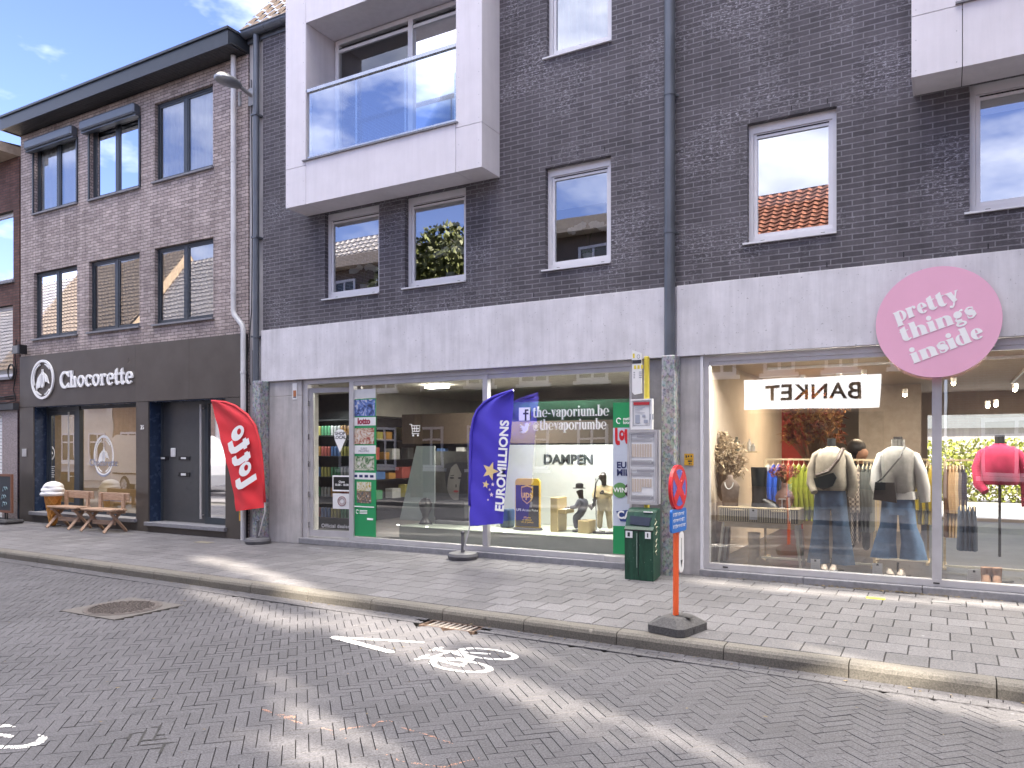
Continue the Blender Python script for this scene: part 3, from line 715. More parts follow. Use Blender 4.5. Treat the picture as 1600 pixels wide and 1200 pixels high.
# ------------------------------------------------------------------ shop fronts in the apartment building
def post(mb, x0, x1, z0=.10, z1=2.66, y=.015, d=.09): mb.box(x0,x1,y,y+d,z0,z1)
vs_ = MB(); post(vs_,-9.198,-9.15); post(vs_,-8.255,-8.165,.06); post(vs_,-5.755,-5.675,.202); post(vs_,-3.53,-3.502,.202)
vs_.box(-9.198,-3.502,.02,.10,2.662,2.738); vs_.box(-8.163,-3.502,.01,.12,.132,.20); vs_.box(-8.163,-3.502,.03,.09,2.60,2.66)
sf = vs_.build('shop_window', M['alu'], ap)
pane(-8.163,-5.757,.20,2.60,.06,M['glass_shop'],sf); pane(-5.673,-3.532,.20,2.60,.062,M['glass_shop'],sf)
MB().bbox(-9.27,-3.50,-.075,.35,.04,.128,.006).build('stone_sill', M['bluestone'], sf)
MB().box(-3.86,-3.50,-.04,.02,.1285,.20).build('sill_stone_block', M['concrete_pier'], sf)
# open door (hinged on the left, ajar inwards)
Md = Matrix.Translation((-9.148,.05,0)) @ Matrix.Rotation(R(9), 4, 'Z')
mb = MB(); Wd = .99
mb.box(0,.075,0,.05,.15,2.60,Md); mb.box(Wd-.075,Wd,0,.05,.15,2.60,Md); mb.box(.075,Wd-.075,0,.05,.15,.26,Md); mb.box(.075,Wd-.075,0,.05,2.52,2.60,Md)
door = mb.build('shop_door', M['alu'], ap)
p_ = MB().add([Md @ Vector(p) for p in ((.075,.025,.26),(Wd-.075,.025,.26),(Wd-.075,.025,2.52),(.075,.025,2.52))], [(0,1,2,3)]).build('pane', glass('door glass', .10, (.75,.78,.76), 1.0, .004), door)
h = MB()
for z in (.3, .8, 1.3, 1.75, 2.3): h.box(-.02,.02,-.03,.0,z,z+.09,Md)
h.build('hinges', M['steel'], door)
ux = (math.cos(R(9)), math.sin(R(9)), 0); dpt = lambda a, z: tuple(Md @ Vector((a, -.006, z)))
def dec(parent, name, a0, a1, z0, z1, m, off=-.004):
    return MB().add([Md @ Vector(p) for p in ((a0,off,z0),(a1,off,z0),(a1,off,z1),(a0,off,z1))], [(0,1,2,3)]).build(name, m, parent)
M['paper'] = mat('paper', (.72,.73,.74), .6, var=.02); M['ink'] = mat('ink', (.03,.03,.04), .6, var=0); M['greyink'] = mat('grey ink', (.3,.3,.33), .6, var=0)
pin = MB(); cx, cz = .60, 1.80; pts = [(cx+.115*math.cos(R(a)), cz+.115*math.sin(R(a))) for a in range(-25, 206, 11)] + [(cx, cz-.26)]
pin.prism(pts, lambda a, b, d: tuple(Md @ Vector((a, -.010+d, b))), 0, .004); pn = pin.build('shop_local_sticker', M['vinyl_white'], door)
text('sticker_lettering', 'SHOP\nLOCAL', .075, M['ink'], pn, tuple(Md @ Vector((cx,-.0115,cz+.012))), ux, (0,0,1), .0006, .0015, line=.85)
a_ = dec(door, 'opening_hours_sign', .46, .80, .93, 1.14, mat('hours black', (.02,.02,.02), .4, var=0)); 
text('hours_lettering', 'Open\n10.00 - 18.00', .05, M['vinyl_white'], a_, tuple(Md @ Vector((.63,-.006,1.035))), ux, (0,0,1), .0006, .001)
mb = MB(); fr_ = lambda x0,x1,z0,z1: mb.add([Md @ Vector(p) for p in ((x0,-.006,z0),(x1,-.006,z0),(x1,-.006,z1),(x0,-.006,z1))], [(0,1,2,3)])
fr_(.455,.805,1.14,1.165); fr_(.455,.805,.905,.93); fr_(.455,.472,.93,1.14); fr_(.788,.805,.93,1.14); mb.build('sign_border', M['vinyl_white'], a_)
a_ = dec(door, 'stamp_notice', .46, .81, .62, .87, M['paper'])
st = MB(); st.tube([tuple(Md @ Vector((.635+.075*math.cos(R(t)), -.008, .745+.075*math.sin(R(t))))) for t in range(0,360,20)], .006, 4, closed=True); st.tube([tuple(Md @ Vector((.635+.045*math.cos(R(t)), -.008, .745+.045*math.sin(R(t))))) for t in range(0,360,24)], .004, 4, closed=True)
st.build('stamp', mat('maroon ink', (.25,.1,.09), .6, var=0), a_)
dec(door, 'leaflet', .80, .905, 1.32, 1.66, M['paper'])
text('door_lettering', 'Official dealer', .085, mat('grey vinyl', (.45,.45,.47), .5, var=0), door, tuple(Md @ Vector((.51,-.006,.335))), ux, (0,0,1), .0006, .0015, space=1.1)
# house number plate on pier
o = MB().box(-9.47,-9.37,-.008,-.001,2.42,2.69).build('notice_plate', M['paper'], None); tag(o, 'small white and orange sticker plate high on the concrete pier', 'sticker')
c_ = MB().box(-9.45,-9.385,-.011,-.0085,2.47,2.57).build('picture', mat('orange brown print', (.4,.15,.06), .6), o)
MB().box(-9.45,-9.385,-.011,-.0085,2.45,2.466).build('text_line', M['ink'], o)
# boutique front
bf = MB(); post(bf,-2.563,-2.50,.10,2.66); post(bf,-.112,-.02,.202); post(bf,3.0,3.1,.202); post(bf,6.9,7.0,.1)
bf.box(-2.563,7.0,.02,.10,2.662,2.738); bf.box(-2.498,6.9,.005,.12,.132,.20); bf.box(-2.498,6.9,.03,.09,2.615,2.66); 
bw_ = bf.build('boutique_window', M['alu'], ap)
pane(-2.50,-.112,.20,2.615,.06,M['glass_shop'],bw_); pane(-.02,3.0,.20,2.615,.062,M['glass_shop'],bw_); pane(3.1,6.9,.20,2.615,.062,M['glass_shop'],bw_)
sl = MB(); x = -2.60
while x < 7: sl.bbox(x+.002, min(7, x+1.2)-.002, -.07, .35, .035, .128, .008); x += 1.2
sl.build('stone_sill', M['bluestone'], bw_)
for nm, x in (('drain_cap',-.07),('drain_cap',-2.3)): MB().box(x-.03,x+.03,-.002,.006,.16,.175).build(nm, M['black'], bw_)
# ------------------------------------------------------------------ interiors
def room(x0, x1, y0, y1, z0, z1, walls, floor, ceil, skip_back=None, parent=None):
    mb = MB(); mb.add([(x0,y0,z0),(x0,y1,z0),(x0,y1,z1),(x0,y0,z1)], [(0,1,2,3)]); mb.add([(x1,y0,z0),(x1,y1,z0),(x1,y1,z1),(x1,y0,z1)], [(0,1,2,3)])
    if skip_back: wall(mb, x0, x1, z0, z1, y1, [skip_back], .15)
    else: mb.add([(x0,y1,z0),(x1,y1,z0),(x1,y1,z1),(x0,y1,z1)], [(0,1,2,3)])
    r = mb.build('inner_walls', walls, parent)
    MB().add([(x0,y0,z0),(x1,y0,z0),(x1,y1,z0),(x0,y1,z0)], [(0,1,2,3)]).build('inner_floor', floor, parent)
    MB().add([(x0,y0,z1),(x1,y0,z1),(x1,y1,z1),(x0,y1,z1)], [(0,1,2,3)]).build('inner_ceiling', ceil, parent)
M['warm_wall'] = mat('warm plaster', (.50,.42,.34), .9, var=.08, scale=1.5); M['floor_dark'] = mat('dark shop floor', (.035,.035,.042), .35, var=.2, scale=2)
M['ceil'] = mat('shop ceiling', (.55,.47,.38), .9, var=.04); M['vap_wall'] = mat('vapour shop wall', (.52,.49,.45), .9, var=.12, scale=1.2)
M['floor_grey'] = mat('grey floor', (.2,.19,.19), .4, var=.1)
room(-2.62,6.9,.13,8.9,.125,2.76,M['warm_wall'],M['floor_dark'],M['ceil'],(-.30,5.2,.18,2.30),ap)
room(-10.12,-3.3,.42,6.5,.12,2.76,M['vap_wall'],M['floor_grey'],mat('vapour ceiling', (.55,.52,.47), .9),None,ap)
def lamp(name, x, y, z, e, sx, sy=None, col=(1,.86,.68), rot=(0,0,0)):
    l = bpy.data.lights.new(name, 'AREA'); l.energy = e; l.size = sx; l.color = col
    if sy: l.shape = 'RECTANGLE'; l.size_y = sy
    o = bpy.data.objects.new(name, l); COL.objects.link(o); o.location = (x,y,z); o.rotation_euler = rot; return o
# ================================================================== chocolate shop building
CX0, CX1, CTOP = -17.68, -10.54, 8.47
cb = empty('chocolate_shop_building', (-14,0,0), 0, 'brown brick house with anthracite chocolate shop front and flat roof', 'building')
cw = [(-17.15,-15.58,6.68,8.13),(-15.13,-13.53,6.66,8.13),(-13.08,-11.44,6.67,8.17),(-17.17,-15.58,3.97,5.40),(-15.17,-13.53,3.97,5.41),(-13.08,-11.43,3.96,5.41)]
mb = MB(); wall(mb, CX0, CX1, 3.6, CTOP, 0, cw, .13)
mb.add([(CX0,0,0),(CX0,9,0),(CX0,9,CTOP),(CX0,0,CTOP)], [(0,1,2,3)]); mb.add([(CX1,0,0),(CX1,9,0),(CX1,9,CTOP),(CX1,0,CTOP)], [(0,1,2,3)]); mb.add([(CX0,9,0),(CX1,9,0),(CX1,9,CTOP),(CX0,9,CTOP)], [(0,1,2,3)])
mb.build('wall', M['brick_choc'], cb)
mb = MB(); mb.box(CX0+.02,CX1-.02,.14,8.98,3.05,3.3); mb.box(CX0+.02,CX1-.02,.14,8.98,5.8,5.95); mb.box(CX0+.02,CX1-.02,4,4.1,3.3,8.4); mb.build('floors', M['room'], cb)
M['sash'] = mat('blue grey window frame', (.045,.055,.068), .35, .1, var=.08)
for i, (x0,x1,z0,z1) in enumerate(cw):
    y = .065; mb = MB(); frame(mb, x0+.002, x1-.002, z0+.002, z1-.002, y, .045, .06); xm = (x0+x1)/2; mb.box(xm-.04,xm+.04,y+.004,y+.05,z0+.047,z1-.047)
    w = mb.build('window', M['sash'], cb)
    for a, b in ((x0+.047,xm-.04),(xm+.04,x1-.047)):
        f = MB(); frame(f, a+.001, b-.001, z0+.048, z1-.048, y+.012, .035, .03); sh = f.build('sash', M['sash'], w); pane(a+.036,b-.036,z0+.083,z1-.083,y+.028,M['glass_left'],sh)
    MB().box(x0-.04,x1+.03,-.05,y,z0-.035,z0-.001).build('sill', M['bluestone'], w)
    curtain(x0+.06, x1-.06, z0, z1-.05, .135, M['curtain'] if i < 3 else mat('sheer curtain', (.5,.5,.5), .9, var=0), w, 120, .016, .17 if i != 2 else .1)
    if i < 2:
        f = MB(); f.bbox(x0-.12,x1+.04,-.17,.0,z1-.10,z1+.10,.03); f.box(x0-.12,x1+.04,-.12,-.01,z1-.135,z1-.101)
        s = f.build('shutter_box', mat('shutter box', (.12,.14,.17), .35, .4, var=.05), w)
        f = MB(); f.box(x0-.04,x0+.0,-.03,.0,z0,z1-.10); f.box(x1-.0,x1+.04,-.03,.0,z0,z1-.10); f.build('shutter_rail', M['sash'], w)
# roof slab with fascia and boarded soffit
mb = MB(); mb.box(CX0-.06,CX1-.03,-.40,-.36,8.47,8.72); mb.box(CX1-.055,CX1-.03,-.36,.4,8.47,8.72); mb.box(CX0-.06,CX0-.03,-.36,.3,8.47,8.72); mb.box(CX0-.08,CX1-.01,-.43,9.1,8.722,8.765)
rf = mb.build('roof', M['anth'], cb)
sf_ = MB(); x = CX0-.02
while x < CX1-.07: sf_.box(x+.004,x+.088,-.358,-.002,8.486,8.50); x += .092
sf_.build('soffit_boards', M['anth_soff'], rf); MB().box(CX0-.02,CX1-.07,-.358,.3,8.502,8.53).build('soffit_backing', M['panel_gap'], rf)
mb = MB(); mb.box(CX0-.02,CX1,.02,8.9,8.4,8.46); mb.build('roof_deck', M['room'], rf)
# cladding
hc = [(-17.13,-13.60,.30,2.50),(-13.22,-11.08,.22,2.50)]
mb = MB(); y = -.03
def cl(a, b, c, d): mb.box(a+.002,b-.002,y,y+.025,c+.002,d-.002)
cl(-17.67,-13.62,2.505,3.615); cl(-13.62,-12.05,2.505,3.615); cl(-12.05,-10.56,2.505,3.615); cl(-17.67,-17.13,.0,2.5); cl(-13.60,-13.22,.0,2.5); cl(-11.08,-10.56,.0,2.5)
cl(-17.13,-13.60,.0,.17); cl(-13.22,-11.08,.0,.13)
cd = mb.build('shop_cladding', M['clad'], cb)
mb = MB()
for (a,b,c,d) in ((-17.67,-17.13,0,3.6),(-13.60,-13.22,0,3.6),(-11.08,-10.56,0,3.6),(-17.13,-11.08,2.51,3.6)): mb.box(a+.01,b-.01,y+.026,.2,c,d-.005)
mb.build('cladding_frame', M['panel_gap'], cd)
M['navy'] = mat('satin reveal with sky tint', (.035,.06,.12), .25, .3, var=.1)  # blue of the reflected sky put into the base colour
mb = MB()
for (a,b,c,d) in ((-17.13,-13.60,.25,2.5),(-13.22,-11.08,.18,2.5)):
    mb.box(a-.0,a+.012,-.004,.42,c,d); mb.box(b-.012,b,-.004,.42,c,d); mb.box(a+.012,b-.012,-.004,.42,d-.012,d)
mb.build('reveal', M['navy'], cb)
mb = MB(); mb.bbox(-17.20,-13.56,-.10,.4,.175,.245,.006); mb.bbox(-13.27,-11.03,-.10,.4,.135,.205,.006); mb.build('stone_sill', M['bluestone'], cb)
# shop window: narrow door light, wide pane
Y = .24; mb = MB(); mb.box(-17.118,-17.05,Y,Y+.07,.25,2.488); mb.box(-16.02,-15.87,Y-.02,Y+.07,.25,2.488); mb.box(-13.66,-13.612,Y,Y+.07,.25,2.488); mb.box(-17.05,-16.02,Y,Y+.07,2.41,2.488); mb.box(-17.05,-16.02,Y,Y+.07,.25,.36); mb.box(-15.87,-13.66,Y,Y+.07,.25,.31); mb.box(-15.87,-13.66,Y,Y+.07,2.43,2.488)
cwn = mb.build('shop_window', M['sash'], cb)
pane(-15.87,-13.66,.31,2.43,Y+.03,M['glass_choc'],cwn)
mb = MB(); frame(mb,-17.048,-16.022,.362,2.408,Y+.012,.085,.05); dr = mb.build('shop_door', M['sash'], cwn); pane(-16.963,-16.107,.447,2.323,Y+.03,M['glass_choc'],dr)
mb = MB(); mb.tube([(-16.2,Y-.05,.9),(-16.2,Y-.05,2.38)],.018,8); mb.box(-16.21,-16.19,Y-.05,Y+.02,1.0,1.02); mb.box(-16.21,-16.19,Y-.05,Y+.02,2.25,2.27); mb.build('handle', M['satin_steel'], dr)
# residential door
Y2 = .22; mb = MB(); mb.box(-13.205,-13.15,Y2,Y2+.06,.21,2.488); mb.build('door_jamb', M['sash'], cb); mb = MB(); mb.box(-11.93,-11.84,Y2,Y2+.06,.21,2.488); mb.box(-11.15,-11.095,Y2,Y2+.06,.21,2.488); mb.box(-13.15,-11.15,Y2,Y2+.06,2.44,2.488) if False else None
mb.box(-11.84,-11.15,Y2,Y2+.06,.21,.33); mb.box(-11.84,-11.15,Y2,Y2+.06,2.43,2.488)
df = mb.build('entrance_frame', M['sash'], cb)
dl = MB().bbox(-13.148,-11.932,Y2+.015,Y2+.06,.215,2.487,.004).build('front_door', mat('satin grey door', (.075,.078,.085), .3, .3, var=.06), cb)
mb = MB(); mb.tube([(-11.98,Y2-.05,.30),(-11.98,Y2-.05,2.42)],.022,10); mb.box(-11.99,-11.97,Y2-.05,Y2+.02,.36,.38); mb.box(-11.99,-11.97,Y2-.05,Y2+.02,2.34,2.36); mb.build('handle', M['satin_steel'], dl)
pane(-11.84,-11.15,.33,2.43,Y2+.03,glass('side light glass', .14, (.55,.62,.62), 1.0, .003, rough=.03),df)
MB().box(-11.83,-11.16,Y2+.12,Y2+.13,1.0,2.1).build('frosted_film', mat('frosted film', (.30,.34,.35), .6, var=.03), df)
for (px0,px1,py0,py1) in ((248,263,713,719),(279,296,713,719),(279,296,738,745)):
    x0,z1 = W(px0,py0,Y2); x1,z0 = W(px1,py1,Y2); o = MB().box(x0,x1,Y2-.0,Y2+.013,z0,z1).build('letter_slot', M['black'], dl)
    MB().box(x0+.07,x1-.1,Y2-.003,Y2-.001,z0+.02,z1-.015).build('name_label', M['paper'], o)
x0,z1 = W(267,700,Y2); x1,z0 = W(274,714,Y2); kp = MB().bbox(x0,x1,Y2-.012,Y2+.014,z0,z1,.01).build('intercom', M['paper'], dl)
# lettering and emblem
sg = empty('shop_name_sign', (-16.5,-.035,3.0), 0, 'white raised slab serif letters of the chocolate shop name on the dark fascia', 'shop sign')
xa = WX(94,-.05); xb = WX(208,-.05); zb = WZ(94,606,-.05)
l_ = lettering('letters', 'Chocorette', .235, M['vinyl_white'], sg, (xa,-.035,zb-.01), (1,0,0), (0,0,1), SLAB, .05, .03, sx=1.0)
wid = max(v.co.x for v in l_.data.vertices)-min(v.co.x for v in l_.data.vertices)
mnx = min(v.co.x for v in l_.data.vertices)
for v in l_.data.vertices: v.co.x = mnx + (v.co.x-mnx)*(xb-xa)/wid
def cocoa_emblem(parent, cx, cz, r, y, m, dark, ext=.02, rz=1.0):
    mb = MB(); fn = fxz(y); n = 40
    def ell(a, k, rr=rz): return (cx+k*r*math.cos(a), cz+k*r*rr*math.sin(a))
    for i in range(n):
        a0, a1 = 2*PI*i/n, 2*PI*(i+1)/n; mb.prism([ell(a0,1),ell(a1,1),ell(a1,.88),ell(a0,.88)], fn, -ext, 0)
    for lo, hi in ((40,75),(105,200),(225,260),(285,320)):
        q = 8
        for i in range(q):
            a0, a1 = R(lo+(hi-lo)*i/q), R(lo+(hi-lo)*(i+1)/q); mb.prism([ell(a0,.82),ell(a1,.82),ell(a1,.76),ell(a0,.76)], fn, -ext*.9, 0)
    S = lambda pts: [(cx+a*r, cz+b*r) for a, b in pts]
    mb.prism(S([(-.03,.52),(.05,.52),(.05,.4),(.16,.28),(.2,0),(.14,-.32),(.02,-.44),(-.1,-.32),(-.17,0),(-.12,.28),(-.03,.4)]), fn, -ext, 0)
    mb.prism(S([(.2,.3),(.38,.16),(.5,-.1),(.56,-.22),(.4,-.12),(.27,-.14),(.24,.05)]), fn, -ext*.95, 0)
    mb.prism(S([(-.15,.3),(-.38,.1),(-.52,-.2),(-.55,-.5),(-.38,-.42),(-.2,-.4),(-.14,-.3),(-.21,0)]), fn, -ext*.97, 0)
    o = mb.build('cocoa_emblem', m, parent)
    k = MB(); k.prism(S([(-.02,.25),(0,.25),(.02,-.3),(0,-.3)]), fn, -ext-.002, -ext); k.prism(S([(.07,.22),(.09,.22),(.09,-.22),(.07,-.22)]), fn, -ext-.002, -ext); k.prism(S([(-.08,.2),(-.06,.2),(-.07,-.2),(-.09,-.2)]), fn, -ext-.002, -ext)
    k.build('pod_lines', dark, o); return o
xc, zc = W(66.5,593,-.05); cocoa_emblem(sg, xc, zc, abs(WX(84,-.05)-WX(49,-.05))/2, -.035, M['vinyl_white'], M['greyink'], .03, 1.0)
# window lettering on the glass
xc, zc = W(160,712,Y); cocoa_emblem(cwn, xc, zc, .34, Y+.027, M['vinyl_white'], M['greyink'], .002, 1.25)
text('window_lettering', 'Chocorette', .2, mat('grey blue vinyl', (.25,.27,.36), .5, var=0), cwn, (xc,Y+.018,zc-.15), ext=.0008, bold=.002)
sm = MB(); sm.stroke = None
gs = Glyph(.1,.1); gs.stroke([(-.24+.06*i, .10*((-.24+.06*i)/.24)**2) for i in range(9)], [.01,.02,.03,.035,.04,.035,.03,.02,.01])
for poly in gs.p: sm.prism([(xc+a, zc-.42+b) for a, b in poly], fxz(Y+.02), 0, .002)
sm.build('smile_mark', mat('grey blue vinyl', (.25,.27,.36), .5, var=0), cwn)
text('window_lettering', 'Artisan Chocolatier', .1, mat('grey blue vinyl', (.25,.27,.36), .5, var=0), cwn, (xc+.3,Y+.018,zc-.9), ext=.0008)
xd, zd = W(78,708,Y); cocoa_emblem(dr, xd, zd, .13, Y+.027, M['vinyl_white'], M['greyink'], .002, 1.2)
mb = MB()
for k in range(6):
    for c in range(2): mb.box(xd-.12+c*.14,xd-.02+c*.14-.02*(k % 2),Y+.024,Y+.026,zd-.30-.045*k,zd-.285-.045*k)
mb.build('opening_hours', M['vinyl_white'], dr)
x35, z35 = W(222.5,668,-.03); text('house_number', '35', .115, M['vinyl_white'], cb, (x35,-.034,z35), ext=.002, bold=.001)
x_, z_ = W(38,707,-.04); o = MB().bbox(x_-.07,x_+.09,-.055,-.03,z_-.09,z_+.08,.004); o = o.build('meter_plate', mat('plate grey', (.45,.45,.45), .5), cb)
room(CX0+.12,-13.5,.34,5,.2,2.95,mat('chocolate shop wall', (.24,.18,.11), .9, var=.1),M['floor_grey'],mat('choc ceiling', (.5,.4,.27), .9),None,cb)
room(-13.2,-11.1,.36,3,.2,2.95,mat('hall wall', (.35,.36,.36), .9),M['floor_grey'],M['ceil'],None,cb)
lamp('chocolate_shop_light', -15.4, 1.6, 2.85, 17, 1.6, .5)
lamp('hall_light', -12, 1.4, 2.85, 6, .5, .5, (1,.95,.9))
# gift box shelf inside
for (lx, lz0, nx) in ((-15.75,1.15,3),):
    for r_ in range(4):
        for c in range(nx):
            x = -16.7+c*.55; z = 1.05+r_*.33
            o = MB().bbox(x,x+.42,4.7,4.86,z,z+.24,.01).build('gift_box', mat('gift box %d' % ((r_+c) % 3), ((.5,.48,.4),(.2,.12,.08),(.35,.22,.12))[(r_+c) % 3], .6)); tag(o, 'small framed gift box on the back wall shelf of the chocolate shop', 'box', 'gift boxes inside the chocolate shop')
o = MB().bbox(-15.0,-13.7,2.6,3.3,.2,1.15,.02).build('shop_counter', M['oak']); tag(o, 'pale wooden counter inside the chocolate shop', 'counter')

# ------------------------------------------------------------------ neighbour on the far left
nb = empty('brick_house', (-22,0,0), 0, 'red brown brick house with granite plinth and white roller shutter', 'building')
nw = [(-19.6,-17.98,5.35,6.9),(-19.6,-18.0,3.2,4.8),(-23.5,-21.5,5.35,6.9),(-23.5,-21.5,3.2,4.8),(-20.9,-18.36,.0,2.35)]
mb = MB(); wall(mb,-26,-17.74,2.62,8.05,0,nw[:4],.15); mb.add([(-17.74,0,0),(-17.74,9,0),(-17.74,9,8.05),(-17.74,0,8.05)],[(0,1,2,3)]); mb.add([(-26,0,0),(-26,9,0),(-26,9,8.05),(-26,0,8.05)],[(0,1,2,3)])
mb.build('wall', M['brick_red'], nb)
mb = MB(); wall(mb,-26,-17.74,0,2.45,-.04,[nw[4]],.2); mb.build('granite_plinth', mat('pink granite', (.30,.25,.25), .5, var=.45, scale=45), nb)
mb = MB(); mb.box(-26,-17.76,-.12,.0,2.46,2.60); mb.build('ledge', mat('dark ledge', (.07,.07,.075), .7), nb)
mb = MB()
for k in range(30): mb.box(-20.89,-18.37,.05,.08,.04+k*.078,.04+k*.078+.07)
mb.build('roller_shutter', M['white'], nb)
for (a,b,c,d) in nw[:4]:
    mb = MB(); frame(mb,a,b,c,d,.10,.08,.06); w = mb.build('window', M['white_pvc'], nb); pane(a+.08,b-.08,c+.08,d-.08,.13,M['glass_up'],w); MB().box(a-.05,b+.05,-.05,.1,c-.06,c).build('sill', M['bluestone'], w)
    MB().box(a,b,.3,.32,c,d).build('curtain', M['curtain'], w)
mb = MB(); mb.box(-26.2,-17.75,-.45,.1,8.05,8.25); mb.add([(-26.2,-.45,8.25),(-17.75,-.45,8.25),(-17.75,4.5,8.7),(-26.2,4.5,8.7)],[(0,1,2,3)]); mb.add([(-26.2,4.5,8.7),(-17.75,4.5,8.7),(-17.75,9,8.05),(-26.2,9,8.05)],[(0,1,2,3)])
mb.build('roof', mat('beige eave', (.42,.34,.26), .8), nb)
cab = MB(); P = [(-17.80,-.03,4.0),(-17.84,-.04,3.6),(-17.80,-.03,3.3),(-17.9,-.04,2.9),(-17.84,-.03,2.7)]
cab.tube(P, .014, 6); cab.tube([(-17.98+.13*math.cos(R(a)),-.04,3.30+.17*math.sin(R(a))) for a in range(0,360,24)], .012, 6, closed=True); cab.tube([(-17.98+.12*math.cos(R(a)),-.055,3.31+.16*math.sin(R(a))) for a in range(0,360,24)], .010, 6, closed=True)
random.seed(3)
for k in range(5): cab.tube([(-26+.0,-.13-.015*k,2.62+.02*k)]+[(-26+1.0*i,-.13-.012*k+random.uniform(-.01,.01),2.63+.03*k+random.uniform(-.03,.03)) for i in range(1,9)]+[(-17.76,-.06,2.66+.03*k)], .012, 5)
tag(cab.build('cable_bundle', M['black']), 'loose black cables coiled on the red brown brick wall above its ledge', 'cable')
# further buildings up the street, only glimpsed
fb = empty('terrace_house', (-33,0,0), 0, 'plain brick terrace house further up the street', 'building')
MB().box(-40,-26.3,0,9,0,7.6).build('wall', M['brick_opp'], fb); MB().add([(-40,-.2,7.6),(-26.3,-.2,7.6),(-26.3,4.5,10.5),(-40,4.5,10.5)],[(0,1,2,3)]).add([(-40,9.2,7.6),(-26.3,9.2,7.6),(-26.3,4.5,10.5),(-40,4.5,10.5)],[(0,1,2,3)]).build('roof', mat('slate', (.1,.1,.11), .7), fb)
# ------------------------------------------------------------------ pipes, lamp, camera, steel guards
dp = MB(); dp.tube([(-10.26,-.07,0.0),(-10.26,-.07,8.75)], .052, 14)
for z in (7.3,5.2,3.5): dp.box(-10.325,-10.195,-.13,0.03,z,z+.03)
o = dp.build('downpipe', M['zinc'], None, 'auto'); tag(o, 'dark grey downpipe at the corner between the two brick buildings', 'downpipe')
dp = MB(); dp.tube([(-2.965,-.085,2.74),(-2.965,-.085,9)], .066, 16)
for z in (8.2-.6,5.98,4.27): dp.cyl(-2.965,-.085,z,z+.05,.073,16); dp.box(-3.06,-2.87,-.02,0.0,z+.01,z+.03)
o = dp.build('downpipe', M['zinc'], None, 'auto'); tag(o, 'thick blue grey downpipe running up the dark brick wall above the bus stop', 'downpipe')
dp = MB(); xp = -10.80
dp.tube([(xp,-.09,8.46),(xp,-.09,4.02),(xp+.02,-.09,3.94),(xp+.22,-.09,3.74),(xp+.245,-.09,3.66),(xp+.245,-.09,.0)], .045, 12)
for z in (6.6,5.35,4.3,2.9): dp.cyl(xp if z > 4 else xp+.245,-.09,z,z+.04,.052,12)
o = dp.build('downpipe', M['pipe_white'], None, 'auto'); tag(o, 'white plastic downpipe with a bend beside the chocolate shop fascia', 'downpipe')
dp = MB(); dp.tube([(-10.46,-.0,8.0),(-10.43,.0,5.5),(-10.45,-.0,4.0),(-10.52,-.04,3.0),(-10.46,-.02,2.7)], .009, 5); dp.tube([(-10.40,-.0,3.3),(-10.40,-.0,2.75)], .02, 8)
tag(dp.build('cable', M['black']), 'thin black cable running down the concrete party wall strip', 'cable')
def guard(x0, x1, lb):
    mb = MB(); mb.bbox(x0,x1,-.225,-.003,.0+zf(x0)-.02,2.745,.012); o = mb.build('steel_guard', M['galv']); tag(o, lb, 'steel column')
guard(-10.186,-10.016,'galvanised square steel column behind the red flag'); guard(-3.024,-2.852,'spotted galvanised steel column behind the green litter bin')
lm = empty('street_lamp', (-10.42,0,7.8), 0, 'grey street lamp head bracketed to the wall under the eaves', 'street lamp')
mb = MB(); mb.tube([(-10.46,.02,7.72),(-10.46,-.16,7.76),(-10.46,-.30,7.80)], .035, 10); mb.box(-10.52,-10.40,-.01,.03,7.55,7.85); mb.tube([(-10.56,-.16,7.74),(-10.56,-.16,7.5)],.025,8); mb.build('bracket', mat('lamp bracket', (.35,.35,.36), .5, .3), lm)
mb = MB(); rg = []
Ml = Matrix.Translation((-10.46,-.24,7.80)) @ Matrix.Rotation(R(96), 4, 'X') @ Matrix.Identity(4)
for k, (t, w, h) in enumerate(((0,.05,.05),(.06,.085,.07),(.17,.125,.085),(.30,.14,.09),(.42,.12,.075),(.49,.07,.05),(.51,.02,.02))): rg.append((0,0,t,w,h))
mb.loft(rg, 18); mb.v = [tuple(Ml @ Vector(v)) for v in mb.v]; mb.build('lamp_head', mat('lamp shell', (.28,.29,.30), .3, .6), lm, smooth=True)
mb = MB(); mb.ball((-10.46,-.56,7.79),.10,.16,.085,16,8); mb.build('lens', mat('lamp lens', (.55,.52,.45), .1, var=.1), lm, smooth=True)
sc_ = empty('security_camera', (-17.5,-.1,3.7), 0, 'small grey box floodlight fixed above the chocolate shop fascia corner', 'floodlight')
mb = MB(); mb.box(-17.60,-17.38,-.22,-.08,3.66,3.83); mb.build('housing', mat('cam grey', (.2,.2,.2), .5), sc_); MB().box(-17.66,-17.60,-.2,0,3.70,3.74).build('bracket', M['black'], sc_); MB().box(-17.375,-17.30,-.23,-.07,3.65,3.84).build('lens', M['black'], sc_)
# plaques
for (px_, py_, w, h, y, lb) in ((377,805,.10,.20,-.035,'narrow orange utility plaque low on the anthracite cladding'),(1076.5,718,.115,.145,-.006,'square orange utility plaque on the concrete pier beside the boutique')):
    x, z = W(px_, py_, y); o = MB().box(x-w/2,x+w/2,y-.006,y,z-h/2,z+h/2).build('hydrant_plaque', mat('orange plaque', (.70,.40,.04), .45)); tag(o, lb, 'plaque')
    k = MB()
    for (a, b, c, d) in ((-.35,-.2,.15,.35),(-.1,.05,.2,.35),(.2,.35,.2,.35),(-.4,.4,.02,.05),(-.1,.35,-.2,-.08),(0,.15,-.42,-.28),(.2,.3,-.42,-.28)): k.box(x+a*w,x+b*w,y-.0075,y-.006,z+c*h,z+d*h)
    k.build('markings', M['ink'], o)

